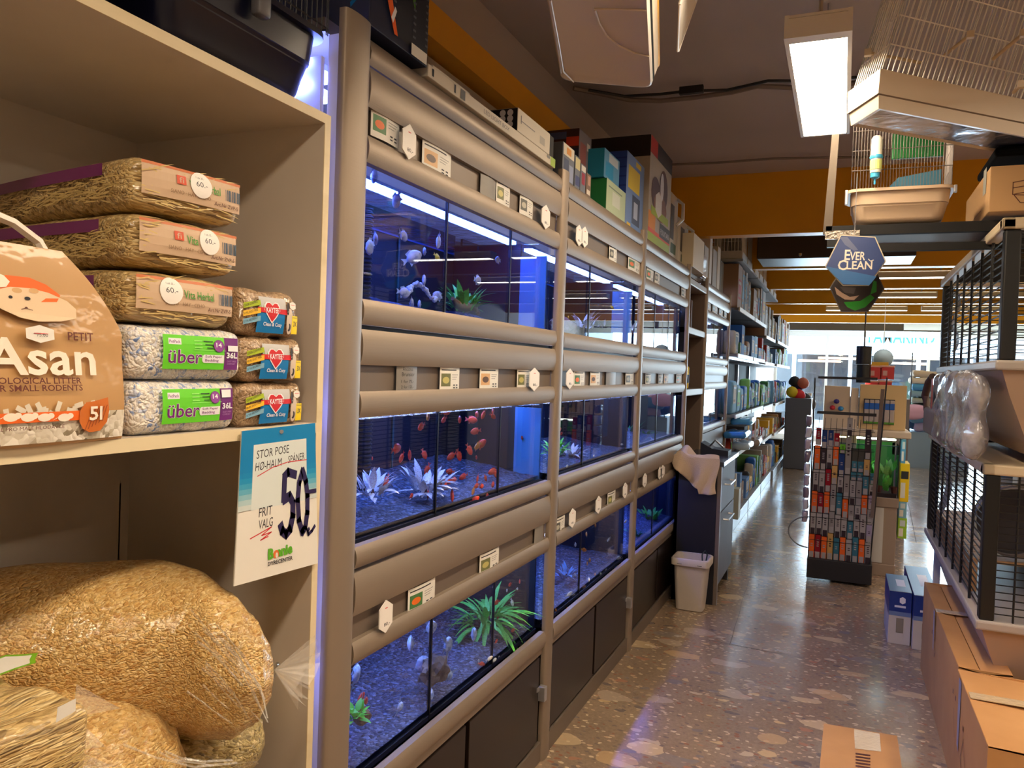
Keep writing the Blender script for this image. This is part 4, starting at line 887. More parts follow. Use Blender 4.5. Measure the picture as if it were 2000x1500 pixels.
def school(kind, tankname, pts, L_, X_=-1.14, dx=.16, spread=.6):
    pts = sorted(pts, key=lambda p: p[0])
    cn = {'pale': 'pale blue-grey fish', 'grey': 'dark grey fish', 'red': 'red fish', 'orange': 'orange fish', 'yellow': 'yellow fish', 'angel': 'silver angelfish', 'small': 'tiny cream fish'}[kind]
    for i, p in enumerate(pts):
        x = X_-dx*random.random(); w = onX(p[0], p[1], x)
        key = TKEY[tankname]
        while x < -1.060 and w.z < FN[key](min(1, max(0, (w.y-TB[key][2])/(TB[key][3]-TB[key][2]))), min(1, max(0, (-1.045-x)/.4)))[2]+L_*.35+.006: x += .012; w = onX(p[0], p[1], x)
        s = L_*random.uniform(.85, 1.15)*(1 if len(p) < 3 else p[2])
        o = bpy.data.objects.new({'angel': 'angelfish'}.get(kind, 'fish'), FM[kind]); COL.objects.link(o); o.location = w; o.scale = (s, s, s)
        o.rotation_euler = (random.uniform(-.5, .5) if len(p) < 4 else p[3], 0, random.choice((0, pi))+random.uniform(-spread, spread))
        tag(o, '%s, %s from the left, in the %s' % (cn, nth(i+1), tankname), 'fish', '%s in the %s' % (cn, tankname))
        OFF[o] = w
school('pale', 'top tank of the nearest bay', [(732, 340, 1.2, 1.2), (776, 388, 1, 1.2), (733, 464, 1, .5), (724, 481, 1.3), (787, 459, 1.1), (804, 504, 1.2), (829, 491), (857, 469, 1.1, 1.0), (828, 544, .9, .7), (932, 547), (973, 508), (857, 579, .9), (787, 571), (804, 590, .9), (819, 593, .8)], .052, -1.10, .10)
school('grey', 'top tank of the nearest bay', [(1041, 485), (1032, 493), (1020, 509), (1020, 543), (1055, 531)], .035, -1.2)
school('yellow', 'top tank of the nearest bay', [(1056, 576), (853, 501)], .04, -1.15)
school('red', 'middle tank of the nearest bay', [(824, 832), (870, 805, 1.2), (868, 819), (898, 819, 1.3), (920, 820, 1.2), (932, 810, 1.1), (945, 808, 1.1, .9), (963, 804, 1.2), (962, 812), (930, 842, 1.2), (773, 877, 1.5), (800, 886, 1.3, .8), (785, 892, 1, 1), (828, 886, 1, 1.1), (835, 916, 1, 1.2), (883, 890, 1.1), (896, 888, 1, 1.2), (916, 877, 1, 1), (938, 869, 1.4), (930, 893, .8), (880, 921, 1.1), (906, 930, 1.2), (888, 937), (875, 940), (866, 944, 1, 1.1), (933, 933, .8, 1), (948, 933, .8, 1.1), (964, 920, 1.1), (968, 925, 1, .9), (932, 948), (940, 950, .7), (962, 947, .9), (883, 964, 1.2, .8), (927, 976, .9), (951, 970, 1.2), (803, 969, .7), (755, 939, 1.2, 1), (836, 963, 1, 1.3), (727, 895, .6), (1019, 855, .8)], .042, -1.09, .12)
school('orange', 'middle tank of the nearest bay', [(836, 813, 1.2), (934, 870), (925, 958)], .042, -1.09, .05)
school('angel', 'bottom tank of the nearest bay', [(802, 1251, 1, 1.2), (824, 1292, 1, 1.3), (877, 1315, .8, 1.3), (842, 1353, .8, 1.2), (925, 1242), (694, 1315), (708, 1383), (873, 1262), (839, 1227), (780, 1380, .6)], .062, -1.10, .08)
school('red', 'bottom tank of the nearest bay', [(997, 1141), (1015, 1135), (1030, 1113), (971, 1176), (972, 1207), (1003, 1231), (969, 1253), (984, 1281), (987, 1292), (940, 1297), (975, 1222), (703, 1366, 1.3), (714, 1369, 1.3)], .034, -1.08, .08)
school('small', 'bottom tank of the nearest bay', [(1000, 1176, 1, 1.2), (990, 1154), (964, 1146), (1018, 1258), (975, 1284), (965, 1290), (982, 1300), (955, 1287), (935, 1290), (1012, 1150), (1040, 1105)], .032, -1.08, .08)
def z3(l): return [(1040+x/3.41, 760+y/3.41) for x, y in l]
school('small', 'bottom tank of the second bay', z3([(555, 845), (530, 895), (600, 825), (575, 945), (285, 1035), (145, 1130), (490, 1205), (280, 1240), (375, 1265), (270, 1365), (140, 1425), (575, 1125), (600, 880), (130, 1240), (455, 1235), (240, 1370), (510, 1000), (545, 1000), (620, 880)]), .048, -1.08, .12)
school('orange', 'bottom tank of the second bay', z3([(420, 910), (360, 970), (445, 955), (340, 1070), (380, 1140), (365, 1165), (150, 1465), (345, 1320), (415, 1240), (225, 1455), (435, 1325)]), .042, -1.08, .12)
school('red', 'middle tank of the second bay', [(1092, 840), (1096, 847), (1086, 843), (1085, 856)], .04, -1.3, .05)
school('small', 'middle tank of the second bay', [(1108, 910), (1118, 925), (1195, 905), (1160, 890), (1215, 868)], .03, -1.08, .1)
school('yellow', 'top tank of the second bay', [(1110, 620), (1195, 600)], .03, -1.1, .1)
# ================================================================ LABEL CARDS
cards = []
def card(px0, px1, py, kind, row, bay, h=None, ang=0.0):
    R_ = ROWS[row]; zc = None
    xx = XF+(.008 if kind == 'hex' else -.012); a = onX(px0, py, xx); b = onX(px1, py, xx); w = b.y-a.y; hh = h or (R_['h1']-R_['l1'])*(1.18 if kind != 'hex' else 1.25); zc = (a.z+b.z)/2
    cards.append((row, bay, (a.y+b.y)/2, zc, w, hh, kind, xx, ang))
for c in ((723, 779, 248, 'orange'), (786, 812, 277, 'hex'), (823, 880, 314, 'brown'), (937, 967, 370, 'grey'), (968, 995, 379, 'green'), (1014, 1040, 402, 'dark'), (1058, 1074, 424, 'hex')): card(*c, 0, 'nearest bay')
for c in ((1125, 1137, 460, 'hex'), (1136, 1148, 463, 'hex'), (1189, 1204, 496, 'dark'), (1226, 1249, 517, 'orange')): card(*c, 0, 'second bay')
for c in ((1262, 1276, 536, 'orange'), (1278, 1288, 542, 'dark'), (1330, 1339, 572, 'dark')): card(*c, 0, 'third bay')
for c in ((1381, 1387, 598, 'blue'), (1391, 1400, 603, 'blue'), (1404, 1411, 608, 'blue'), (1414, 1419, 612, 'blue')): card(*c, 0, 'farthest bay')
for c in ((773, 813, 739, 'hand'), (858, 896, 740, 'green'), (936, 972, 739, 'brown'), (1009, 1035, 740, 'green'), (1034, 1053, 741, 'hex')): card(*c, 1, 'nearest bay')
for c in ((1106, 1120, 740, 'hex'), (1120, 1141, 740, 'orange'), (1152, 1171, 739, 'brown'), (1183, 1202, 740, 'grey'), (1221, 1237, 739, 'dark')): card(*c, 1, 'second bay')
for c in ((1260, 1271, 740, 'green'), (1285, 1294, 740, 'dark'), (1296, 1305, 740, 'brown'), (1320, 1331, 741, 'orange')): card(*c, 1, 'third bay')
for c in ((741, 766, 1204, 'hex'), (796, 848, 1164, 'orange'), (936, 973, 1096, 'green'), (1043, 1060, 1042, 'grey')): card(*c, 2, 'nearest bay')
for c in ((1082, 1102, 1026, 'dark'), (1112, 1124, 1012, 'hex'), (1164, 1174, 986, 'hex'), (1186, 1201, 973, 'green'), (1217, 1225, 958, 'hex')): card(*c, 2, 'second bay')
for c in ((1256, 1263, 938, 'hex'), (1286, 1292, 924, 'hex'), (1290, 1298, 921, 'hex')): card(*c, 2, 'third bay')
cnt = {}
CC = {'orange': ((70, 120, 70), (230, 110, 30)), 'brown': ((214, 170, 120), (96, 74, 60)), 'green': ((110, 112, 70), (190, 180, 110)), 'dark': ((90, 90, 86), (180, 176, 160)), 'blue': ((150, 190, 225), (200, 225, 245))}
KN = {'hex': 'white hexagonal tag', 'grey': 'grey blank card', 'hand': 'grey card with handwriting', 'blue': 'pale blue card'}
for row, bay, y, z, w, h, kind, xx, ang in sorted(cards, key=lambda c: (c[0], c[1], c[2])):
    k = (row, bay); cnt[k] = cnt.get(k, 0)+1
    lab = '%s, %s from left on %s rail of %s' % (KN.get(kind, 'card with %s fish' % kind), nth(cnt[k]), ('top', 'middle', 'bottom')[row], bay)
    t = thing('price_card' if kind != 'hex' else 'price_tag', lab, 'label card', (xx, y, z-h/2), 'cards on the %s label rail' % ('top', 'middle', 'bottom')[row])
    f = Face((xx, y-w/2, z-h/2), curve=lambda u, v, w=w: .004*math.sin(pi*u/w), **FX)
    if kind == 'hex':
        f.curve = None; f.hexa(w/2, h/2, w*.5, h*.56, TAG); f.text('80,-', w*.35, h*.16, w*.45, h*.14, INK, .01); f.rect(w*.4, h*.78, w*.6, h*.81, RED)
        f.build('tag', t); M().slab([(xx, y+a*w*.5, z+b*h*.56) for a, b in ((-1, -.55), (0, -1), (1, -.55), (1, .55), (0, 1), (-1, .55))], (1, 0, 0), .002, TAG).build('backing', t)
    elif kind in ('grey', 'hand'):
        f.rect(0, 0, w, h, mat('grey_card', (130, 124, 118), .5))
        if kind == 'hand': f.text('Ancistrus', w*.25, h*.78, w*.5, h*.14, INK).text('Brunstor', w*.22, h*.58, w*.62, h*.14, INK).text('1 for 75,-', w*.2, h*.32, w*.6, h*.12, INK).text('2 for 125,-', w*.2, h*.12, w*.6, h*.12, INK)
        f.build('card', t)
    else:
        a, b = CC[kind]; f.rect(0, 0, w, h, PAPER); f.rect(w*.06, h*.2, w*.48, h*.72, mat('card_pic_%s' % kind, a, .5)); f.disc(w*.27, h*.45, w*.15, h*.14, mat('card_fish_%s' % kind, b, .5), 12)
        f.rect(w*.06, h*.84, w*.8, h*.89, INK)
        for q_ in range(3): f.rect(w*.55, h*(.66-.09*q_), w*(.9-.06*q_), h*(.68-.09*q_), GREY)
        f.rect(w*.62, h*.22, w*.72, h*.27, INK).rect(w*.78, h*.22, w*.88, h*.27, INK); f.rect(w*.62, h*.12, w*.72, h*.16, INK).rect(w*.78, h*.12, w*.88, h*.16, INK)
        f.build('card', t)

# ================================================================ BOXES ON TOP OF THE RACK
def carton(name, label, x0, x1, y0, y1, z0, z1, m, cat='box', near=None, group=None, decals=None, ndecals=None, rotz=0, r=.002):
    t = thing(name, label, cat, ((x0+x1)/2, (y0+y1)/2, z0), group)
    M().rbox(x0, x1, y0, y1, z0, z1, m, r, 1).build('carton', t)
    if near: M().box(x0+r, x1-r, y0-.0008, y0, z0+r, z1-r, near).build('end_face', t)
    if decals:
        f = Face((x1, y0, z0), **FX); decals(f, y1-y0, z1-z0)
        if f.f: f.build('print', t)
    if ndecals:
        f = Face((x0, y0-.001, z0), **FY); ndecals(f, x1-x0, z1-z0)
        if f.f: f.build('end_print', t)
    t.rotation_euler = (0, 0, rotz); return t
ZT = 2.236; t_ = M().box(-1.5, -1.05, 1.38, 7.56, 2.205, 2.2355, CHAMP2); t_.build('rack_top_board', label='long grey board on top of the aquarium rack', cat='board')
BGR = mat('box_green', (90, 150, 40), .5)
def clown(f, W, H):
    f.rect(W*.42, 0.02, W*.98, H*.98, mat('box_dark', (28, 32, 44), .5)); f.poly([(W*.48, H*.42), (W*.74, H*.20), (W*.72, H*.99), (W*.42, H*.99)], BGR); f.disc(W*.86, H*.55, W*.08, H*.25, BGR)
    for k in (.38, .72, .94):
        for i in range(30): f.rect(W*(k-.02), H*(.08+i*.03), W*(k+.03), H*(.09+i*.03), mat('tube_grey', (90, 94, 104), .5))
    c = [(.10, .36), (.16, .36), (.26, .24), (.36, .10), (.42, .03), (.36, .03), (.24, .14), (.12, .26)]
    f.poly([(W*a, H*b) for a, b in c], mat('clown_orange', (236, 100, 30), .5)); 
    for a in ((.13, .30), (.22, .22), (.33, .10)): f.poly([(W*(a[0]-.03), H*(a[1]-.01)), (W*(a[0]), H*(a[1]-.03)), (W*(a[0]+.06), H*(a[1]+.03)), (W*(a[0]+.03), H*(a[1]+.045))], PW)
    f.rect(W*.66, H*.0, W*.95, H*.05, PAPER)
pA = onX(724, 62, -1.0); pB = onX(833, 135, -1.0)
carton('filter_box', 'tall navy box with clownfish picture standing on the near end of the rack', -1.30, -1.0, 1.475, 1.735, ZT+.015, 2.80, NAVY, decals=clown, near=mat('box_slate', (52, 58, 78), .5),
       ndecals=lambda f, W, H: f.text('TER', W*.78, H*.30, .12, .05, mat('box_cyan', (0, 120, 180), .5), .02, 0, -1.45))
WB = mat('white_carton', (216, 206, 188), .6)
carton('light_fixture_box', 'long flat white box lying along the rack top, green far end', -1.16, -1.005, 1.75, 2.70, ZT, 2.268, WB, decals=lambda f, W, H: (f.rect(W*.95, 0, W, H, mat('lime_end', (160, 190, 60), .5)), f.text('LED LIGHT BOX', W*.35, H*.3, W*.2, H*.4, GREY), f.rect(W*.02, H*.2, W*.03, H*.8, INK), f.rect(W*.15, H*.2, W*.16, H*.9, INK), f.rect(W*.19, H*.1, W*.22, H*.95, DGREY), f.rect(W*.91, H*.6, W*.94, H*.9, GREY)))
carton('white_box', 'short white box with dark dotted end lying on the long flat box', -1.14, -1.005, 2.34, 2.64, 2.269, 2.345, WB, near=BLACK, decals=lambda f, W, H: (f.rect(W*.66, H*.2, W*.82, H*.55, mat('pale_grey_print', (180, 175, 165), .6)), f.rect(W*.1, H*.5, W*.5, H*.54, GREY), f.rect(W*.08, H*.4, W*.1, H*.75, GREY)),
       ndecals=lambda f, W, H: [f.disc(W*(.6+.2*i), H*(.3+.25*j), .011, .011, PW, 10) for i in (0, 1) for j in (0, 1, 2)])
carton('white_box', 'low white box left on the long flat box, near the navy box', -1.14, -1.02, 1.80, 2.02, 2.269, 2.285, WB)
def pxbox(name, label, X_, px0, px1, pyt, z0, m, depth=.15, **k):
    a = onX(px0, pyt, X_); b = onX(px1, pyt, X_); z1 = onX((px0+px1)/2, pyt, X_).z
    return carton(name, label, X_-depth, X_, a.y, b.y, z0, z1, m, **k)
SL = mat('slate_print', (110, 116, 128), .5)
def multi(cols):
    def fn(f, W, H):
        n = len(cols)
        for i, (x0, y0, x1, y1, c) in enumerate(cols): f.rect(W*x0, H*y0, W*x1, H*y1, mat('print_%d_%d_%d' % c, c, .5))
    return fn
carton('small_box', 'dark box with red top edge beside the short white box', -1.20, -1.05, 2.72, 2.80, ZT, 2.38, mat('box_charcoal', (34, 34, 34), .5), near=None, ndecals=multi([(0, .72, 1, 1, (150, 40, 24)), (.2, .78, .8, .9, (200, 120, 90))]))
pxbox('small_box', 'slim white and blue box at the second post of the rack', -1.03, 1100, 1123, 285, ZT, SL, .07, decals=multi([(.05, .68, .95, .98, (226, 216, 196)), (.3, .74, .7, .92, (220, 150, 70)), (.1, .1, .5, .6, (70, 80, 110)), (.55, .05, .9, .5, (150, 160, 190))]))
pxbox('small_box', 'small cream and blue box right of the slim box', -1.03, 1124, 1134, 306, ZT, SL, .07, decals=multi([(.05, .6, .95, .95, (210, 200, 150)), (.1, .1, .9, .4, (60, 70, 120))]))
pxbox('small_box', 'small box with red mark among the rack top boxes', -1.03, 1135, 1145, 322, ZT, SL, .07, decals=multi([(.2, .3, .8, .7, (150, 40, 60)), (.1, .75, .9, .95, (220, 215, 205))]))
pxbox('small_box', 'low brown and white box right of the red-marked box', -1.03, 1146, 1155, 340, ZT, mat('box_brownish', (120, 96, 80), .5), .07, decals=multi([(.1, .1, .8, .3, (225, 215, 200)), (.3, .5, .8, .9, (190, 150, 130))]))
pa = onX(1132, 246, -1.14); pb = onX(1154, 300, -1.14)
carton('heater_box', 'tall dark blue box with flame orange top, behind the small boxes', -1.34, -1.14, pa.y, pb.y, ZT, pa.z-.01, mat('box_midnight', (22, 26, 52), .5), decals=multi([(0, 0, 1, 1, (120, 116, 124)), (.1, .55, .6, .85, (150, 90, 90)), (.65, .8, .9, .9, (225, 220, 215)), (.1, .05, .9, .25, (50, 70, 120))]), ndecals=multi([(0, .75, 1, 1, (60, 30, 24)), (.05, .78, .35, .9, (190, 90, 30)), (.7, .78, 1, .9, (200, 60, 30)), (.3, .88, .7, .97, (70, 80, 120)), (.1, .62, .9, .66, (120, 130, 160))]))
pa = onX(1186, 312, -1.10); pb = onX(1200, 330, -1.10)
carton('green_box', 'green and pale box under the teal box on the rack', -1.26, -1.05, 3.52, 3.86, ZT, 2.40, mat('box_green_dark', (30, 120, 60), .5), decals=multi([(0, 0, 1, 1, (190, 205, 170)), (.3, .35, .7, .75, (214, 220, 205)), (.1, .8, .8, .84, (120, 140, 120))]))
carton('teal_box', 'teal box standing on the green box on the rack', -1.25, -1.06, 3.50, 3.76, 2.401, 2.535, TEAL, decals=multi([(0, 0, 1, 1, (90, 150, 190)), (.1, .1, .6, .6, (30, 140, 190)), (.3, .65, .9, .95, (190, 200, 210))]))
carton('blue_box', 'tall blue box with white and yellow side on the rack', -1.42, -1.06, 3.90, 4.27, ZT, 2.63, mat('box_royal', (42, 74, 160), .5), decals=multi([(0, 0, 1, 1, (120, 150, 205)), (.1, .55, .75, .85, (235, 205, 50)), (.35, .12, .8, .5, (70, 80, 110)), (.45, .2, .68, .42, (190, 200, 225)), (.1, .02, .3, .1, (240, 200, 60)), (.5, .9, .8, .97, (235, 205, 50))]),
       ndecals=lambda f, W, H: ([f.rect(0, H*(.18+.12*i), W, H*(.20+.12*i), mat('royal_dark', (24, 50, 130), .5)) for i in range(7)], f.rect(0, H*.06, W, H*.12, TEAL), f.rect(0, H*.04, W, H*.05, YEL)))
carton('fountain_box', 'tall white box with brown dog picture and lime base on the rack', -1.40, -1.04, 4.32, 4.90, ZT, 2.83, mat('box_offwhite', (190, 180, 165), .5), near=mat('box_offwhite'), ndecals=multi([(0, .8, 1, 1, (26, 20, 20))]),
       decals=lambda f, W, H: (multi([(0, .84, 1, 1, (40, 34, 34)), (0, .84, .3, 1, (190, 40, 30)), (0, 0, 1, .1, (170, 190, 40)), (0, .1, 1, .14, (230, 90, 40)), (.5, .12, 1, .26, (60, 52, 48)), (0, .14, .3, .3, (235, 150, 40))])(f, W, H), f.disc(W*.28, H*.5, W*.2, H*.16, mat('dog_brown', (92, 52, 32), .6)), f.disc(W*.62, H*.6, W*.2, H*.2, mat('dog_brown')), f.disc(W*.5, H*.4, W*.3, H*.14, mat('dog_light', (140, 90, 56), .6)), f.disc(W*.55, H*.62, W*.08, H*.14, PW), f.rect(W*.1, H*.28, W*.9, H*.36, mat('print_170_190_40')), f.hexa(W*.42, H*.42, W*.14, H*.13, TAG), f.text('FOUNTAIN', W*.55, H*.15, W*.4, H*.06, PW)))
def jug(y, w, z1, label, front):
    t = thing('water_jug', label, 'jug', (-1.13, y+w/2, ZT), 'white jugs with green caps')
    JW = mat('jug_white', (206, 200, 188), .35)
    b = M().rbox(-1.25, -1.06, y, y+w, ZT, z1, JW, .03, 3, 2); b.rbox(-1.22, -1.10, y+w*.15, y+w*.5, z1-.02, z1+.03, JW, .02, 2); b.build('body', t, smooth=True)
    M().lathe([(.022, 0), (.024, .03), (0, .03)], (-1.13, y+w*.35, z1+.03), mat('cap_green', (10, 110, 60), .4), 12).build('cap', t)
    M().tube([(-1.06, y+w*.75, z1-.03), (-1.02, y+w*.8, z1-.06), (-1.02, y+w*.8, z1-.16), (-1.06, y+w*.75, z1-.2)], .012, JW, 6).build('handle', t, smooth=True)
    f = Face((-1.06, y, ZT), **FX); multi([(.1, .3, .5, .8, (70, 62, 56)), (.2, .1, .8, .25, (60, 90, 60))])(f, w, (z1-ZT)); f.build('label', t)
jug(4.98, .28, 2.68, 'left white jug with green cap on the rack top', 0); jug(5.32, .34, 2.57, 'right white jug with green cap on the rack top', 1)
carton('white_canister', 'cream block-shaped canister at the far end of the rack top', -1.12, -.98, 5.42, 5.85, ZT, 2.47, mat('canister_cream', (226, 212, 180), .5))
carton('clear_bag_item', 'small clear packet at the end of the rack top', -1.10, -1.0, 5.95, 6.1, ZT, 2.40, mat('packet_pale', (206, 188, 170), .3, coat=.6), cat='packet')
for i, (y, w, h, c) in enumerate(((6.35, .2, .3, (190, 184, 172)), (6.62, .12, .42, (220, 214, 204)), (6.80, .22, .34, (170, 160, 148)), (7.06, .16, .4, (225, 220, 212)), (7.25, .2, .3, (120, 116, 110)))):
    carton('pale_carton', '%s pale carton on top of the farthest rack bay' % nth(i+1), -1.3, -1.06, y, y+w, ZT, ZT+h, mat('pale_carton_%d' % i, c, .6), group='pale cartons on the far rack top')

# ================================================================ CARRIER AND WIRE CAGE ABOVE THE SHELF UNIT
pc = thing('pet_carrier', 'black plastic cage tub lying on top of the white shelf unit', 'cage tub', (-1.2, .95, 2.009))
BP = mat('tub_black', (14, 14, 34), .3, spec=.5)
A0, A1 = onX(362, 40, -1.05), onX(640, 150, -1.05)
Yt0, Yt1 = .955, 1.36
sec = []
tb = M()
def tubsec(y0, y1, x0, x1, z0, z1, inset, m, b, ins2=None):
    """tapered open tub with rounded corners: rim at z1, floor at z0 inset"""
    def ring(e, z, n=6, r=.05):
        P = []; X0, X1, Y0_, Y1_ = x0+e, x1-e, y0+e, y1-e
        for cx, cy_, a0 in ((X1-r, Y1_-r, 0), (X0+r, Y1_-r, 90), (X0+r, Y0_+r, 180), (X1-r, Y0_+r, 270)):
            for i in range(n): a = math.radians(a0+90*i/(n-1)); P.append((cx+r*math.cos(a), cy_+r*math.sin(a), z))
        return P
    H = z1-z0
    rings = [ring(inset+.03, z0), ring(inset+.006, z0+H*.06), ring(inset, z0+H*.16), ring(inset*.55, z0+H*.55), ring(inset*.45, z0+H*.56), ring(.008, z1-.012), ring(-.006, z1-.012), ring(-.006, z1), ring(.012, z1), ring(inset*.6, z0+H*.5), ring(inset+.02, z0+.008)]
    n = len(rings[0]); V = [p for r in rings for p in r]
    Fc = [(i*n+k, i*n+(k+1) % n, (i+1)*n+(k+1) % n, (i+1)*n+k) for i in range(len(rings)-1) for k in range(n)]
    Fc += [tuple(range(n))[::-1], tuple((len(rings)-1)*n+k for k in range(n))]
    b.add(V, Fc, m); return b
tubsec(.94, 1.37, -1.50, -1.03, 2.03, 2.185, .03, BP, tb).build('tub', pc, smooth=True)
M().box(-1.46, -1.07, .70, 1.30, 2.009, 2.03, BP).build('base', pc)
M().box(-1.50, -1.04, -.2, .68, 2.009, 2.5, mat('crate_dark', (26, 24, 26), .5)).build('dark_crate', label='dark crate on the shelf unit, left of the black cage tub', cat='crate')
cl = M().rbox(-1.03, -1.005, 1.13, 1.165, 2.13, 2.20, mat('clip_grey', (90, 88, 92), .4), .008, 2); cl.build('clip', pc, smooth=True)
wr = M()
for i in range(26): y = .95+.41*i/25; wr.tube([(-1.03, y, 2.185), (-1.03, y, 2.42)], .0015, BLACK, 4)
for i in range(16): x = -1.49+.46*i/15; wr.tube([(x, 1.365, 2.185), (x, 1.365, 2.42)], .0015, BLACK, 4)
for z in (2.20, 2.30, 2.41): wr.tube([(-1.03, .95, z), (-1.03, 1.365, z), (-1.49, 1.365, z)], .0022, BLACK, 4)
wr.build('wire_grid', pc)
ic = M().rbox(-1.30, -1.12, 1.14, 1.24, 2.20, 2.235, PW, .006); ic.build('white_tray', label='white plastic tray inside the black wire cage above the shelf', cat='tray')
M().rbox(-1.28, -1.18, 1.25, 1.32, 2.20, 2.27, mat('pinkish', (190, 120, 130), .5), .006).build('pink_packet', label='pink packet inside the black wire cage above the shelf', cat='packet')
# ================================================================ OVERHEAD CAGES
WIREW = mat('wire_white', (245, 240, 232), .4); TUBW = mat('tub_cream', (214, 196, 170), .4); TUBG = mat('tub_beige', (196, 178, 156), .45)
# white cage hanging upper middle: big flat tub seen from below with yellow rim
z_ = 2.40
C1, C2, C3, C4 = onZ(1095, 165, z_), onZ(1275, 180, z_), onZ(1266, -40, z_), onZ(1058, -40, z_)
C3 = C2+(C3-C2)*2.2; C4 = C1+(C4-C1)*2.2
hc = thing('hanging_cage', 'large pale cage hung above the aisle, seen from below, yellow rim and white wire', 'cage', (C1+C2+C3+C4)/4)
b = M()
def rq(e, z, n=5, r=.05):
    """rounded quad through the four corners, shrunk by e"""
    cs = [C2, C3, C4, C1]; c0 = sum(cs, Vector())/4; P = []
    for i, c in enumerate(cs):
        a = (cs[i-1]-c).normalized(); d = (cs[(i+1) % 4]-c).normalized(); cc = c+(c0-c).normalized()*e*1.4
        for k in range(n+1):
            t = k/n; p = cc+a*r*(1-t)**2+d*r*t**2; P.append((p.x, p.y, z))
    return P
rs = [rq(.05, z_+.006), rq(.03, z_), rq(.012, z_+.006), rq(.0, z_+.02)]
n = len(rs[0]); b.add([p for r in rs for p in r], [(i*n+k, i*n+(k+1) % n, (i+1)*n+(k+1) % n, (i+1)*n+k) for i in range(len(rs)-1) for k in range(n)]+[tuple(range(n))[::-1]], TUBG); b.build('base_panel', hc, smooth=True)
def ringwall(e0, e1, z0, z1, m, name):
    a, c = rq(e0, z0), rq(e1, z1); n = len(a); M().add(a+c, [(k, (k+1) % n, n+(k+1) % n, n+k) for k in range(n)], m).build(name, hc, smooth=True)
ringwall(-.0, -.02, z_+.02, z_+.045, mat('band_matte', (10, 10, 10), .9, spec=.1), 'black_band'); ringwall(-.02, -.065, z_+.045, z_+.10, TUBW, 'tub_wall'); ringwall(-.065, -.085, z_+.10, z_+.115, mat('rim_yellow', (236, 180, 40), .45), 'yellow_rim'); ringwall(-.085, -.085, z_+.115, z_+.13, mat('rim_yellow'), 'rim_edge')
rb = M()   # moulded ribs under the floor
def rib(pts):
    P = [onZ(x, y, z_-.001) for x, y in pts]; rb.tube(P, .0028, TUBW, 5)
rib([(1162, 20), (1170, 45), (1185, 70), (1210, 90), (1240, 104), (1268, 110)]); rib([(1160, 18), (1200, 18), (1262, 20)]); rib([(1075, 0), (1090, 80), (1100, 140), (1120, 160)])
rb.build('rib', hc, smooth=True)
w_ = M(); d_ = (C3-C2); up_ = Vector((.15, 0, .45))
for i in range(30):
    p = C2+d_*(i/29*.2)+Vector((.075, 0, .12)); w_.tube([p, p+up_], .0016, WIREW, 4)
for k in (.0, .33, .66, 1): a = C2+Vector((.075, 0, .12))+up_*k; w_.tube([a, a+d_*.2], .003, WIREW, 4)
dx_ = C1-C2
for e_2 in (0, .2): p = C2+d_*e_2+Vector((.075, 0, .12)); w_.tube([p, p+up_], .005, WIREW, 6)
for i in range(0):
    p = C2+dx_*(i/23)+Vector((.0, .02, .17)); w_.tube([p, p+up_], .0016, WIREW, 4)
w_.build('wire_panel', hc)
M().rbox(C4.x-.24, C4.x-.14, C4.y+.1, C1.y-.25, 2.46, 2.75, BLACK, .02).build('black_bag', label='black bundle behind the left edge of the hanging pale cage', cat='bundle')
# bird cage, top right
bz = 2.40; n0 = onZ(1716, 212, bz); n1 = onZ(1992, 265, bz); n3 = onZ(1662, 246, bz); n1 = n0+(n1-n0)*1.35; n2 = n3+(n1-n0)
bc = thing('bird_cage', 'white wire bird cage with beige tray hanging at the top right', 'bird cage', (n0+n1+n2+n3)/4)
u1 = (n1-n0).normalized(); u3 = (n3-n0).normalized(); T_ = Vector((.05, 0, .1))
def lev(e, z, sh=0): o = Vector((sh, 0, z)); return [n0+o-(u1+u3)*e, n1+o+(u1-u3)*e, n2+o+(u1+u3)*e, n3+o+(u3-u1)*e]
b = M()
def walls(A, B, m, cap=False):
    b.add(A+B, [(k, (k+1) % 4, 4+(k+1) % 4, 4+k) for k in range(4)]+([(3, 2, 1, 0)] if cap else []), m)
L0, La, Lb, Lc, Ld = lev(0, 0), lev(.006, .042), lev(.012, .045), lev(.016, .122, .004), lev(.008, .127, .004)
walls(lev(-.02, .004), lev(-.0, 0), TUBW); walls(L0, La, TUBW); walls(La, Lb, mat('groove_dark', (120, 104, 90), .6)); walls(Lb, Lc, TUBW); walls(Lc, Ld, TUBW); b.build('tray', bc)
M().add(lev(-.02, .004), [(3, 2, 1, 0)], mat('film_silver', (120, 125, 150), .18, .6, bump=(7, 1.0))).build('tray_floor_film', bc)
upv = Vector((.16, .02, .62)); w_ = M(); c_ = M()
def wall(a, d, n):
    for i in range(n+1): p = a+d*(i/n); w_.tube([p, p+upv], .0021, WIREW, 4, caps=False)
o_ = Vector((.004, 0, .124)); wall(n0+o_, n1-n0, 40); wall(n0+o_, n3-n0, 11); wall(n3+o_, n2-n3, 26)
for k in (0, .14, .29, .45, .62, .8, 1):
    a = o_+upv*k; w_.tube([n3+a, n0+a, n1+a], .0026, WIREW, 4)
w_.build('wire_panel', bc)
for (xa, ya), (xb, yb) in (((1895, 68), (1845, 108)), ((2000, 65), (1940, 115)), ((1995, 165), (1980, 180)), ((1695, 103), (1800, 123))):
    a = onY(xa, ya, 2.95); c = onY(xb, yb, 3.1); c_ = M(); c_.tube([a, c], .006, mat('perch_tan', (206, 180, 140), .5), 8); c_.cbox(a, (.022, .02, .022), CREAM); c_.build('perch', bc, smooth=True)
M().tube([n0+o_+upv, n0+o_+upv+Vector((.2, .2, .1)), Vector((n0.x+.3, n0.y+.35, ZC))], .003, STEEL).build('hanger_wire', bc)
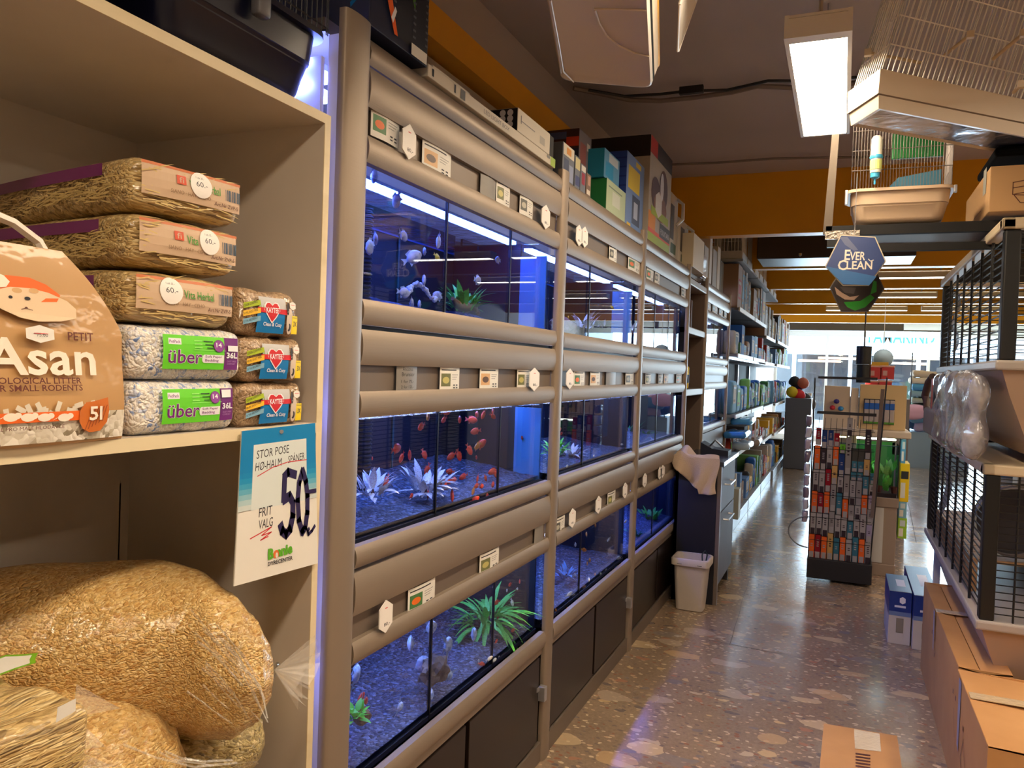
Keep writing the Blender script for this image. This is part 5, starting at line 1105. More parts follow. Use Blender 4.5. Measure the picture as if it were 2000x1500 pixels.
# black hanging rail carrying small cage + carton
RY = 3.5; hr = thing('hanging_rail', 'black double rail hung crosswise under the ceiling, carrying the small cage and carton', 'rail', (.25, RY, 2.12))
ra = onY(1618, 455, RY); P_ = []
for (ya, yb, nm) in ((440, 459, 'upper_rail'), (478, 492, 'lower_rail')):
    a = onY(1665, ya, RY).z; c = onY(1665, yb, RY).z; M().box(-.09 if nm[0] == 'u' else .02, .86, RY, RY+.03, c, a, mat('rail_black', (14, 12, 12), .8)).build(nm, hr)
M().box(-.09, .86, RY+.30, RY+.33, onY(1665, 459, RY).z, onY(1665, 440, RY).z, BLACK).build('rear_rail', hr)
M().box(.0, .86, RY+.03, RY+.30, onY(1665, 459, RY).z+.004, onY(1665, 459, RY).z+.01, mat('rail_grey', (110, 104, 98), .5)).build('shelf_plate', hr)
a = onY(1632, 262, RY); c = onY(1616, 448, RY); M().slab([(c.x-.017, RY, c.z-.02), (c.x+.017, RY, c.z-.02), (a.x+.014, RY, a.z), (a.x-.014, RY, a.z)], (0, -1, 0), .02, mat('hanger_strip', (92, 82, 72), .7, spec=.2)).build('hanger_strip', hr)
M().box(.835, .86, RY, RY+.03, 2.1, ZC, BLACK).build('hanger_post', hr)
a = onY(1612, 452, RY); M().box(a.x, .04, RY-.01, RY-.004, a.z-.035, a.z, mat('bracket_silver', (150, 140, 130), .3, .7, bump=(90, .6))).build('bracket', hr)
# small cage with bottle
q0 = onY(1657, 372, RY-.02); q1 = onY(1865, 366, RY-.02); qz = onY(1760, 432, RY-.02).z
sc = thing('small_cage', 'small wire cage with beige tub and water bottle on the hanging rail', 'cage', ((q0.x+q1.x)/2, RY+.13, qz))
tubsec(RY-.02, RY+.28, q0.x, q1.x, qz, q0.z+.004, .025, mat('tub_tan', (205, 178, 148), .4), M()).build('tub', sc, smooth=True) if False else None
tb2 = M(); tubsec(RY-.02, RY+.28, q0.x, q1.x, qz, q0.z+.004, .028, mat('tub_tan', (205, 178, 148), .4), tb2); tb2.build('tub', sc, smooth=True)
w_ = M(); WD = mat('wire_grey', (120, 112, 108), .4, .5); zt = onY(1665, 235, RY).z+.03
for i in range(34): x = q0.x+.01+(q1.x-q0.x-.02)*i/33; w_.tube([(x, RY-.01, q0.z), (x, RY-.01, zt)], .0011, WD, 4, caps=False)
for i in range(20): y = RY-.01+.28*i/19; w_.tube([(q0.x+.01, y, q0.z), (q0.x+.01, y, zt)], .0011, WD, 4, caps=False); w_.tube([(q1.x-.01, y, q0.z), (q1.x-.01, y, zt)], .0011, WD, 4, caps=False)
for k in range(5): z = q0.z+(zt-q0.z)*k/4; w_.tube([(q0.x+.01, RY+.27, z), (q0.x+.01, RY-.01, z), (q1.x-.01, RY-.01, z), (q1.x-.01, RY+.27, z)], .0018, WD, 4)
w_.build('wire_panel', sc)
for xx in (q0.x-.006, q1.x+.002):
    M().rbox(xx-.006, xx+.006, RY-.03, RY-.018, q0.z-.06 if xx < .1 else q0.z-.03, q0.z, STEEL, .003).build('clip', sc)
bo = onY(1712, 300, RY-.05); bt_ = thing('water_bottle', 'cage water bottle with blue cap and clip on the small cage', 'bottle', bo)
z1 = onY(1712, 266, RY-.05).z; z0 = onY(1708, 338, RY-.05).z; BP_ = mat('bottle_milky', (222, 220, 206), .25, coat=.4)
M().lathe([(0, z1), (.014, z1-.001), (.0205, z1-.012), (.0215, z0+.03), (.0205, z0+.004), (.02, z0)], (bo.x, bo.y, 0), BP_, 18).build('bottle', bt_, smooth=True)
CB_ = mat('bottle_blue', (60, 160, 205), .4)
M().lathe([(.017, z0), (.017, z0-.018), (.008, z0-.024), (.004, z0-.026), (.004, z0-.045)], (bo.x-.002, bo.y, 0), CB_, 14).build('cap', bt_, smooth=True)
M().lathe([(.023, z0+.055), (.025, z0+.062), (.023, z0+.07)], (bo.x, bo.y, 0), CB_, 18).build('clip_ring', bt_, smooth=True)
M().lathe([(.0222, z0+.012), (.0222, z0+.05)], (bo.x, bo.y, 0), mat('bottle_lime', (200, 214, 130), .4), 18).build('label', bt_)
g_ = M(); a = onY(1745, 262, RY+.2); c = onY(1830, 300, RY+.2); g_.rbox(a.x, c.x+.03, RY+.24, RY+.26, c.z, a.z+.03, mat('panel_green', (20, 110, 50), .5), .003).build('green_panel', sc)
a = onY(1728, 372, RY+.1); c = onY(1840, 330, RY+.1); f_ = M().slab([(a.x, RY+.12, a.z), (c.x, RY+.12, a.z+.01), (c.x, RY+.12, c.z+.005), (a.x+.05, RY+.12, c.z-.02)], (0, -1, 0), .008, mat('booklet_blue', (60, 120, 150), .5))
f_.build('blue_booklet', label='blue booklet lying inside the small cage', cat='booklet')
# carton beside it, dark cage floor above
e0 = onY(1935, 326, 3.42); e1 = onY(1935, 414, 3.42)
M_ = carton('cage_carton', 'brown carton printed with a cage drawing at the upper right, on the hanging rail', e0.x, e0.x+.42, 3.42, 4.05, e1.z, e0.z+.002, mat('carton_tan', (200, 158, 108), .7), r=.003,
    ndecals=lambda f, W, H: [f.stroke(p, .003, BRN) for p in ([(.075, H*.62), (.24, H*.78), (.40, H*.7)], [(.075, H*.62), (.075, H*.36), (.25, H*.25)], [(.075, H*.36), (.24, H*.52), (.4, H*.46)], [(.075, H*.5), (.24, H*.64), (.4, H*.58)], [(.12, H*.66), (.12, H*.32)], [(.17, H*.71), (.17, H*.30)], [(.22, H*.76), (.22, H*.27)], [(.08, H*.34), (.10, H*.18), (.28, H*.06)])])
f = Face((e0.x-.001, 4.05, e1.z), U=(0, -1, 0), V=(0, 0, 1), N=(-1, 0, 0)); f.rect(.48, .09, .55, .19, mat('label_grey', (170, 170, 160), .6)); f.stroke([(.1, .04), (.45, .04)], .002, BRN); f.build('side_label', M_)
k0 = onY(1925, 306, 3.2); M().rbox(k0.x+.06, k0.x+.6, 3.42, 3.85, k0.z+.055, k0.z+.09, mat('base_matte_black', (10, 10, 11), .9, spec=.1), .012).build('storage_tray', label='black plastic base lying between the carton and the bird cage', cat='tray')

# ---------------------------------------------------------------- signs
def hexsign(pts, Y_, label, name, fn, base, edge):
    P = [onY(x, y, Y_) for x, y in pts]; t = thing(name, label, 'sign', sum(P, Vector())/6)
    M().slab([p+Vector((0, .004, 0)) for p in P], (0, -1, 0), .004, edge).build('board', t)
    c = sum(P, Vector())/6; f = Face(c, **FY); f.poly([((p.x-c.x)*.955, (p.z-c.z)*.955) for p in P], base); fn(f, c); f.build('print', t)
    M().tube([P[5].lerp(P[4], .4), P[5].lerp(P[4], .4)+Vector((0, .0, .25))], .0015, STEEL, 4).build('string', t); return t
def evc(f, c):
    g = lambda x, y: ((onY(x, y, 3.45)-c).x, (onY(x, y, 3.45)-c).z)
    f.poly([g(1612, 520), g(1646, 555), g(1698, 557), g(1712, 540)], mat('ever_blue_low', (12, 84, 140), .3)); SW = mat('sign_white', (214, 205, 190), .4)
    f.poly([g(1640, 463), g(1655, 463), g(1676, 488), g(1668, 490), g(1650, 478)], mat('ever_blue_pale', (74, 84, 120), .3))
    a = g(1649, 508); f.text('E', a[0], a[1], .021, .042, SW, .02, 0, -.03); a = g(1659, 508); f.text('VER', a[0], a[1], .058, .034, SW, .02, 0, -.04); a = g(1636, 528); f.text('C', a[0], a[1], .033, .042, SW, .02, 0, 0); a = g(1653, 526); f.text('LEAN', a[0], a[1], .095, .033, SW, .02, 0, -.02)
    f.stroke([g(1696, 506), g(1700, 510), g(1706, 508)], .003, SW)
hexsign([(1611, 520), (1646, 558), (1697, 558), (1731, 510), (1710, 462), (1642, 458)], 3.45, 'blue hexagonal sign lettered EVER CLEAN hanging in the aisle', 'hanging_sign', evc, mat('ever_blue', (8, 44, 104), .3), mat('sign_edge', (190, 176, 150), .4))
def drk(f, c):
    g = lambda x, y: ((onY(x, y, 3.75)-c).x, (onY(x, y, 3.75)-c).z)
    f.poly([g(1630, 560), g(1634, 575), g(1650, 585), g(1668, 586), g(1678, 577), g(1660, 580), g(1645, 572)], mat('swirl_tan', (170, 140, 120), .5))
    f.poly([g(1648, 590), g(1680, 588), g(1700, 575), g(1708, 582), g(1690, 600), g(1670, 607), g(1655, 600)], mat('swirl_green', (40, 140, 40), .4)); f.poly([g(1700, 575), g(1706, 548), g(1712, 550), g(1712, 570)], mat('swirl_green'))
    f.poly([g(1640, 560), g(1672, 562), g(1668, 574), g(1650, 572)], mat('swirl_grey', (70, 62, 60), .5))
hexsign([(1620, 562), (1642, 609), (1696, 609), (1728, 564), (1712, 530), (1640, 530)], 3.75, 'dark hexagonal sign with green swirl behind the blue sign', 'hanging_sign', drk, mat('sign_dark', (44, 36, 34), .4), mat('sign_edge_dark', (110, 100, 90), .4))
# pendant lamps
for yy, px0, px1, pt, pb, lab in ((7.0, 1673, 1702, 676, 712, 'black cylindrical pendant lamp, the upper one, below the dark sign'), (8.6, 1673, 1700, 712, 748, 'second black cylindrical pendant lamp showing just below the first')):
    a = onY(px0, pt, yy); c = onY(px1, pb, yy); r = (c.x-a.x)/2; x = (a.x+c.x)/2; t = thing('pendant_lamp', lab, 'lamp', (x, yy, c.z))
    M().lathe([(0, a.z), (r, a.z), (r, c.z), (r*.92, c.z), (r*.92, c.z+.02)], (x, yy, 0), mat('lamp_black', (16, 16, 18), .3), 24).build('shade', t, smooth=True)
    M().lathe([(0, c.z+.006), (r*.9, c.z+.006)], (x, yy, 0), mat('pendant_glow', (255, 245, 225), .5, emit=8), 24).build('bulb', t)
    M().tube([(x, yy, a.z), (x+.0, yy, ZC)], .006, mat('cord_grey', (80, 74, 66), .5), 5).build('cord', t)

# ================================================================ RIGHT SIDE CAGES
CB2 = mat('cage_black', (16, 16, 17), .42); CRM = mat('frame_cream', (214, 196, 164), .45); CRG = mat('base_grey', (170, 160, 150), .4)
def big_cage(label, x0, x1, y0, y1, z0, z1, tubz, slant, lid):
    t = thing('rodent_cage', label, 'cage', ((x0+x1)/2, (y0+y1)/2, tubz))
    b = M(); b.rbox(x0-.012, x1, y0-.012, y1+.01, z0-.035, z0, CRG, .008); b.build('base_rim', t)
    # tub below
    tt = M()
    Rr = lambda e, z: [(x0+e+.012, y0+e+.012, z), (x1-e, y0+e+.012, z), (x1-e, y1-e, z), (x0+e+.012, y1-e, z)]
    rs = [Rr(.0, z0-.034), Rr(.03, z0-.12), Rr(.10, tubz+.08), Rr(.13, tubz+.02), Rr(.17, tubz)]
    tt.add([p for r in rs for p in r], [(i*4+k, i*4+(k+1) % 4, (i+1)*4+(k+1) % 4, (i+1)*4+k) for i in range(4) for k in range(4)]+[(16, 17, 18, 19)], mat('tub_taupe', (176, 150, 128), .42)); tt.build('tub', t, smooth=True)
    for (x, y) in ((x0, y0), (x0, y1-.05), (x1-.06, y0), (x1-.06, y1-.05)): M().rbox(x, x+.05, y, y+.05, z0, z1, CB2, .006).build('corner_post', t)
    w = M(); n = 6
    for i in range(1, n+1): y = y0+.05+(y1-y0-.10)*i/(n+1); M().tube([(x0+.01, y, z0), (x0+.01, y, z1)], .0058, CB2, 6).build('upright_bar', t)
    h = M(); nz = int((z1-z0)/.026)
    for k in range(1, nz): z = z0+(z1-z0)*k/nz; h.tube([(x1-.03, y0+.008, z), (x0+.008, y0+.008, z)], .0024, CB2, 5, caps=False); h.tube([(x0+.012, y0, z), (x0+.012, y1, z)], .003, CB2, 5, caps=False); h.tube([(x0+.012, y1-.01, z), (x1, y1-.01, z)], .0022, CB2, 5, caps=False)
    for k in range(1, 5): x = x0+(x1-x0)*k/5; h.tube([(x, y0+.01, z0), (x, y0+.01, z1)], .004, CB2, 5)
    h.build('cross_wire', t, kind='stuff')
    if lid:
        L_ = M(); L_.rbox(x0-.012, x0+.035, y0-.012, y1+.01, z1, z1+.04, CRM, .008); L_.rbox(x0-.012, x1, y0-.012, y0+.035, z1, z1+.04, CRM, .008); L_.rbox(x0-.012, x1, y1-.03, y1+.01, z1, z1+.04, CRM, .008); L_.build('top_frame', t)
        if lid == 2: M().box(x0+.03, x1, y0+.03, y1-.02, z1+.018, z1+.03, mat('lid_cream', (212, 190, 156), .5)).build('lid_panel', t)
        else:
            g = M()
            for i in range(60): y = y0+.03+(y1-y0-.05)*i/59; g.tube([(x0+.02, y, z1+.02), (x1, y, z1+.02)], .002, CB2, 4, caps=False)
            g.build('top_grid', t)
    return t
upc = big_cage('upper black-barred rodent cage at the right edge, over the clear bags', .50, 1.05, 3.17, 5.02, 1.585, 2.04, 1.222, 0, 1)
loc_ = big_cage('lower black-barred rodent cage at the right edge, wheel and wood ledge inside', .50, 1.05, 3.33, 5.28, .625, 1.165, .24, 0, 2)
for k, lc_ in enumerate((.5, .98)):
    M().rbox(lc_+.04, lc_+.075, 5.20, 5.235, 0, .60, mat('stand_white', (196, 192, 186), .4), .003).build('stand_leg', loc_)

# wheel, ledge in the lower cage
wh = thing('exercise_wheel', 'large clear exercise wheel inside the lower rodent cage', 'wheel', (.75, 3.9, .93)); c = onX(1975, 985, .70); 
b = M(); b.tube([(.68+.15*math.cos(a), 3.75, .93+.15*math.sin(a)) for a in [2*pi*i/36 for i in range(36)]], .008, mat('wheel_clear', (160, 170, 176), .15, coat=.6), 6, closed=True); b.lathe([(.145, 0), (.145, .10)], (.68, 3.75, .93), glass('wheel_glass', (215, 220, 225), 1.45, .05, 1.4), 30, ax='y'); b.lathe([(0, .1), (.145, .1)], (.68, 3.75, .93), mat('wheel_grey', (66, 66, 70), .4), 30, ax='y'); b.build('rim', wh, smooth=True)
lg = thing('wood_ledge', 'wooden ledge inside the lower rodent cage', 'ledge', (.7, 4.3, .76)); WOODL = mat('ledge_wood', (190, 148, 100), .6, var=((160, 118, 76), 4, .3, .8, (8, 1, 1)))
for i in range(9): M().rbox(.53, .98, 3.75+i*.15, 3.89+i*.15, .755, .77, WOODL, .003).build('slat', lg)
M().box(.53, .55, 3.75, 5.1, .63, .755, WOODL).box(.9, .92, 3.75, 5.1, .63, .755, WOODL).build('support', lg)
# silver dish in the upper cage & curved pale panel
M().lathe([(.02, 0), (.09, .01), (.10, .07), (.10, .075)], (.80, 3.75, 1.60), CHROME, 24).build('steel_bowl', smooth=True, label='shiny steel bowl inside the upper rodent cage', cat='bowl')
def slope(u, v): y = 4.72+.10*math.sin(pi*v); return (.53+.10*u, y, 1.62+.34*v)
M().grid(lambda u, v: (.525+.012*math.sin(3*pi*v), 4.55+.16*u-.05*math.sin(pi*v), 1.66+.30*v), 6, 10, mat('pale_curved', (190, 178, 172), .3)).build('curved_panel', smooth=True, label='pale curved plastic panel against the bars of the upper rodent cage', cat='panel')
M().grid(lambda u, v: (.525+.03*math.sin(pi*v), 4.75+.25*u-.05*math.sin(pi*v), .80+.30*v), 6, 10, mat('pale_curved')).build('curved_panel', smooth=True, label='pale curved plastic panel against the bars of the lower rodent cage', cat='panel')
# clear bags between the cages, bottle-like packets on the lid
BAGG = mat('bag_clear', (214, 208, 206), .12, coat=.9, alpha=.6, bump=(18, 1.0), var=((110, 104, 110), 9, .4, .62))
def bagp(y0, y1, z0, z1, label, mm, x0=.425, x1=.486):
    b = M(); b.rbox(x0, x1, y0, y1, z0, z1, mm, .035, 4, 10, .03, .01, 9); b.build('clear_bag', smooth=True, label=label, cat='bag', group='clear bags between the two rodent cages')
bagp(3.22, 3.80, 1.225, 1.54, 'nearest crumpled clear bag hanging between the two rodent cages', BAGG); bagp(3.83, 4.40, 1.225, 1.54, 'middle crumpled clear bag between the two rodent cages', BAGG); 
sk = thing('small_animal_kit', 'brown and grey hanging toy at the far end between the two rodent cages', 'toy', (.56, 4.85, 1.22)); 
M().rbox(.43, .49, 4.45, 5.0, 1.215, 1.36, mat('toy_grey', (140, 128, 118), .5), .02, 3, 3).build('base', sk, smooth=True); M().tube([(.45, 5.02, 1.34), (.44, 5.06, 1.42), (.45, 5.0, 1.50), (.46, 4.9, 1.53)], .02, mat('toy_brown', (90, 66, 58), .6), 8).build('strap', sk, smooth=True)
M().rbox(.44, .48, 4.70, 4.76, 1.35, 1.52, mat('toy_pink', (196, 110, 90), .5), .01).rbox(.44, .47, 4.60, 4.66, 1.35, 1.48, DGREY, .01).build('attachment', sk)
PKT = mat('packet_cream', (206, 186, 156), .25, coat=.7, bump=(10, .8)); PKD = mat('packet_dark', (34, 28, 26), .4)
for i, (px, py, ln, l) in enumerate(((1875, 838, .42, 'far cream packet with dark straps on the lid of the lower rodent cage'), (1925, 860, .34, 'near cream packet with dark straps on the lid of the lower rodent cage'))):
    c = onZ(px, py, 1.21); t = thing('cream_packet', l, 'packet', (c.x+.14, c.y, 1.206)); R0 = .0
    M().rbox(c.x-.02, c.x+ln-.05, c.y-.12, c.y+.12, 1.222, 1.255, PKT, .016, 3, 6, .012, 0, 12).build('packet', t, smooth=True)
    M().tube([(c.x-.06, c.y-.09, 1.215), (c.x+.05, c.y-.1, 1.222), (c.x+.25, c.y-.11, 1.218), (c.x+.4, c.y-.12, 1.214)], .008, PKD, 6).tube([(c.x+.08, c.y-.125, 1.225), (c.x+.10, c.y-.0, 1.262), (c.x+.11, c.y+.12, 1.24)], .007, PKD, 6).build('strap', t, smooth=True); t.rotation_euler = (0, 0, .3)

# big cardboard box under the lower cage
bx = thing('cardboard_box', 'tall brown cardboard box with taped top under the lower rodent cage', 'box', (.75, 3.6, 0)); BT = .45; a = onZ(1797, 1135, BT); c = onZ(1932, 1450, BT)
X0, Y0_, Y1_ = .437, 2.62, 4.60
CBX = mat('cardboard_warm', (200, 148, 90), .7, var=((184, 132, 76), 5, .3, .8), bump=(80, .04, (8, 1, 1)))
def opencarton(par, x0, x1, y0, y1, h):
    for (p, q_, r, s_) in ((x0, x0+.006, y0, y1), (x1-.006, x1, y0, y1), (x0+.006, x1-.006, y0, y0+.006), (x0+.006, x1-.006, y1-.006, y1)): M().box(p, q_, r, s_, 0, h, CBX).build('side_wall', par)
    m_ = x0+(x1-x0)*.42
    M().slab([(x0+.001, y0, h+.002), (m_, y0, h-.010), (m_, y1, h-.010), (x0+.001, y1, h+.002)], (0, 0, 1), .005, CBX).build('top_flap', par); M().slab([(m_+.004, y0, h-.012), (x1, y0, h), (x1, y1, h), (m_+.004, y1, h-.012)], (0, 0, 1), .005, CBX).build('top_flap', par)
opencarton(bx, X0-.005, 1.1, Y0_, 3.27, BT-.004)
bx2 = thing('cardboard_box', 'narrow brown cardboard box behind the tall taped one, under the lower rodent cage', 'box', (.52, 4.0, 0)); opencarton(bx2, X0, .61, 3.29, Y1_, BT)
TPC = mat('tape_clear', (214, 190, 150), .15, coat=.9, bump=(60, .5)); tp = M()
for y, x9, pr in ((4.02, .605, bx2), (2.98, .66, bx)): M().box(X0-.001, x9, y, y+.055, BT+.0005, BT+.003, TPC).build('tape', pr)
f = Face((X0-.0062, Y1_, 0), U=(0, -1, 0), V=(0, 0, 1), N=(-1, 0, 0)); SLV = mat('tape_silver', (150, 150, 170), .3)
f.poly([(.56, .28), (.585, .275), (.58, .45), (.53, .45)], SLV).poly([(1.40, .20), (1.44, .19), (1.45, .44), (1.39, .44)], SLV)
for (u, v) in ((.50, .33), (.62, .33), (.62, .26), (1.25, .33), (1.32, .33), (1.52, .30)): f.rect(u, v, u+.02, v+.018, BRN)
f.stroke([(1.30, .29), (1.34, .20)], .006, BRN).stroke([(1.55, .28), (1.62, .18), (1.55, .12), (1.5, .2), (1.55, .28)], .005, BRN); f.build('side_print', bx)
# flat box on the floor
fb = thing('cardboard_box', 'low brown cardboard box on the floor at the bottom edge, taped lid', 'box', (.13, 3.2, 0)); hz = .10
g = [onZ(x, y, hz) for x, y in ((1609, 1413), (1752, 1437), (1768, 1540), (1598, 1530))]
M().slab(g, (0, 0, 1), hz, CBX).build('carton', fb)
f = M(); g2 = [onZ(x, y, hz+.0015) for x, y in ((1668, 1424), (1718, 1433), (1721, 1468), (1670, 1462))]; f.quad(g2, TPC); f.build('tape', fb)
f = M(); 
for i in range(5): g2 = [onZ(x, y, hz+.0015) for x, y in ((1671, 1470+i*6), (1700, 1474+i*6), (1700, 1477+i*6), (1671, 1473+i*6))]; f.quad(g2, BRN)
f.build('label', fb)
# blue-white boxes on the floor
def boxbw(px0, px1, pyb, depth, h, label, k):
    a = onZ(px0, pyb, 0); c = onZ(px1, pyb+4, 0); t = carton('filter_box', label, a.x, c.x, a.y, a.y+depth, 0, h, mat('box_white_blue', (206, 196, 184), .5), rotz=.0, group='blue and white boxes on the floor')
    f = Face((a.x, a.y-.0008, 0), **FY); W = c.x-a.x; f.rect(0, h*.62, W, h, mat('box_deep_blue', (28, 56, 130), .4)); f.rect(0, h*.54, W, h*.62, mat('box_fade', (110, 130, 170), .5)); f.rect(W*.35, h*.22, W*.68, h*.50, mat('spec_grey', (140, 130, 112), .5)); f.hexa(W*.6, h*.84, W*.13, h*.07, PW); f.rect(W*.25, h*.70, W*.75, h*.74, PW); f.build('front_print', t)
    f = Face((a.x, a.y, h+.0008), U=(1, 0, 0), V=(0, 1, 0), N=(0, 0, 1)); f.rect(0, 0, W, depth, mat('box_top_blue', (60, 110, 150), .35)); f.rect(W*.4, depth*.3, W*.8, depth*.7, PW); f.build('top_print', t)
    f = Face((a.x-.0008, a.y+depth, 0), U=(0, -1, 0), V=(0, 0, 1), N=(-1, 0, 0)); f.rect(0, h*.55, depth, h, mat('box_deep_blue')); f.build('side_print', t)
boxbw(1733, 1776, 1255, .42, .30, 'left blue and white box standing on the floor beside the cardboard box', 0)
boxbw(1781, 1830, 1268, .75, .305, 'right blue and white box on the floor, half behind the cardboard box', 1)
# ================================================================ DRAWER CABINET, TOWEL, BIN
dc = thing('drawer_cabinet', 'dark drawer cabinet with grey fronts standing out from the rack', 'cabinet', (-.85, 5.5, 0)); ct = onX(1405, 905, -.70).z
cx1 = -.70; cy0, cy1 = 5.16, 5.90
M().box(-.99, cx1-.02, cy0, cy0+.02, 0, ct-.03, mat('cabinet_navy', (12, 13, 26), .5)).box(-.99, -.97, cy0, cy1, 0, ct-.03, NV).box(-.99, cx1-.02, cy1-.02, cy1, 0, ct-.03, NV).box(-.97, cx1-.02, cy0+.02, cy1-.02, .08, .1, NV).build('carcass', dc)
GF = mat('drawer_front_grey', (98, 98, 112), .55, var=((88, 88, 104), 3, .3, .7))
M().box(cx1-.022, cx1+.004, cy0, cy0+.03, 0, ct-.03, mat('edge_brown', (104, 92, 84), .4)).build('edge_strip', dc)
M().rbox(-.99, cx1+.02, cy0-.015, cy1+.01, ct-.03, ct, mat('worktop_dark', (56, 60, 72), .25), .004).build('worktop', dc)
for (a, b_) in ((.60, ct-.05), (.12, .59)):
    d = M().rbox(cx1-.02, cx1, cy0+.034, cy1-.01, a, b_, GF, .003).build('drawer', dc)
    zh = b_-.12 if b_ > .7 else b_-.06; M().tube([(cx1, cy0+.20, zh), (cx1+.035, cy0+.20, zh), (cx1+.035, cy0+.46, zh), (cx1, cy0+.46, zh)], .006, STEEL, 6).build('handle', d)
M().box(cx1-.06, cx1-.02, cy1-.05, cy1, 0, .1, DGREY).build('foot', dc)
M().box(cx1-.02, cx1+.03, cy1+.02, cy1+.05, .25, ct-.1, mat('slim_board', (176, 160, 140), .5)).build('slim_board', label='slim beige board just behind the drawer cabinet', cat='board') if False else None
# black tray with steel bracket on the cabinet
tr = thing('tape_tray', 'black wedge-shaped tray with a steel strip on the drawer cabinet', 'tray', (-.85, 5.6, ct)); 
P = [(.04, 0), (.23, 0), (.23, .035), (.12, .045), (.04, .085)]
M().ext([(-.94+a, ct+b_) for a, b_ in P], 'y', 5.55, 5.72, BLACK).build('tray', tr); M().tube([(-.85, 5.62, ct+.05), (-.81, 5.62, ct+.10), (-.75, 5.62, ct+.05)], .008, CHROME, 6).build('strip', tr)
# towel draped over the corner
def towel(u, v):
    # u along the front edge, v hanging down
    x = -1.0+.285*u; y = cy0-.035
    top = ct+.025+.05*math.exp(-((u-.18)/.16)**2)*(1-v)
    L_ = .075+.13*max(0, u-.1)+.10*math.sin(pi*min(1, u*1.0))*.6+.03*(u > .6)
    if v < .35:
        w = v/.35; y = cy0+.10-.145*w; z = top+.012*math.sin(9*u+4*w)
    else:
        w = (v-.35)/.65; y = cy0-.045-.018*math.sin(10*u+1.5*w)*w; z = top-.0-L_*w; y += .022*math.sin(16*u+3*w)*w; x_ = 0
    return (x+.012*math.sin(7*v+5*u), y-.014, z+.006*noise.noise(Vector((u*5, v*6, 2))))
tw = M(); TW = mat('towel_beige', (196, 172, 148), .9, bump=(160, .4)); tw.grid(towel, 30, 28, TW); tw.grid(lambda u, v: tuple(a+b_ for a, b_ in zip(towel(u, v), (0, .010, -.008))), 30, 28, TW); tw.build('towel', smooth=True, label='beige towel draped over the front corner of the drawer cabinet', cat='towel')
# waste bin
bn = thing('waste_bin', 'light grey rectangular waste bin in front of the drawer cabinet', 'bin', (-.84, 5.05, 0)); BG = mat('bin_grey', (190, 178, 166), .45)
x0, x1, y0, y1, H = -.945, -.73, 4.93, 5.12, .335
def rr(e, z, n=5, r=.03):
    P = []; X0_, X1_, Y0_, Y1_ = x0+e, x1-e, y0+e, y1-e
    for cx, cy_, a0 in ((X1_-r, Y1_-r, 0), (X0_+r, Y1_-r, 90), (X0_+r, Y0_+r, 180), (X1_-r, Y0_+r, 270)):
        for i in range(n): a = math.radians(a0+90*i/(n-1)); P.append((cx+r*math.cos(a), cy_+r*math.sin(a), z))
    return P
rs = [rr(.028, .0), rr(.022, .004), rr(.004, H-.045), rr(-.012, H-.045), rr(-.012, H-.006), rr(-.006, H), rr(.004, H-.002), rr(.008, H-.05), rr(.03, .01)]; n = len(rs[0])
M().add([p for r in rs for p in r], [(i*n+k, i*n+(k+1) % n, (i+1)*n+(k+1) % n, (i+1)*n+k) for i in range(len(rs)-1) for k in range(n)]+[tuple(range(n))[::-1], tuple((len(rs)-1)*n+k for k in range(n))], BG).build('body', bn, smooth=True)
M().box(x0+.03, x0+.06, y0-.0135, y0-.012, H-.036, H-.033, DGREY).box(x1-.06, x1-.03, y0-.0135, y0-.012, H-.036, H-.033, DGREY).build('slot', bn)
M().tube([(-.77, 5.0, H-.03), (-.775, 5.01, H+.02), (-.76, 5.02, H+.045), (-.745, 5.02, H+.02), (-.75, 5.01, H-.02), (-.765, 5.0, H-.03)], .005, mat('cord_darkgreen', (24, 44, 44), .5), 6).build('rope_loop', smooth=True, label='dark green looped rope hanging out of the waste bin', cat='rope')

# ================================================================ PRODUCT RACK IN THE AISLE
dr = thing('product_rack', 'black metal display rack of tall slim tube boxes in the aisle', 'rack', (.03, 6.25, 0)); dY = 6.2; RKB = mat('rack_black', (22, 21, 24), .5)
xa, xb = onZ(1576, 1120, 0).x, .25; xa = -.19
M().rbox(xa, xb, 6.16, 6.42, .02, .165, RKB, .004).build('base_bin', dr)
def y6(px, py): return onY(px, py, 6.2)
a = y6(1578, 1110); c = y6(1597, 738); M().tube([(a.x, 6.2, .1), (c.x-.02, 6.26, 1.50)], .006, RKB, 6).build('upright', dr)
a = y6(1734, 735); M().tube([(a.x, 6.3, 1.52), (.235, 6.2, .16)], .006, RKB, 6).build('upright', dr)
a = y6(1724, 760); c = y6(1703, 1010); M().slab([(c.x-.012, 6.17, c.z), (c.x+.012, 6.17, c.z), (a.x+.012, 6.17, a.z), (a.x-.012, 6.17, a.z)], (0, -1, 0), .02, mat('upright_brown', (104, 88, 80), .5)).build('upright', dr)
for (p, q_, h) in (((1598, 737), (1714, 740), .018), ((1596, 805), (1712, 811), .022)):
    a = y6(*p); c = y6(*q_); M().slab([(a.x, 6.2, a.z-h/2), (c.x, 6.2, c.z-h/2), (c.x, 6.2, c.z+h/2), (a.x, 6.2, a.z+h/2)], (0, -1, 0), .012, RKB).build('cross_bar', dr)
g_ = M()
for z in (.30, .47, .64, .80, .98, 1.12): g_.tube([(xa+.01, 6.185, z), (xb-.02, 6.185, z)], .0022, RKB, 4); g_.tube([(xa+.01, 6.38, z), (xb-.02, 6.38, z)], .0022, RKB, 4)
for i in range(11): x = xa+.01+(xb-xa-.03)*i/10; g_.tube([(x, 6.38, .1), (x+.03, 6.38, 1.2)], .0018, RKB, 4)
g_.build('wire_grid', dr)
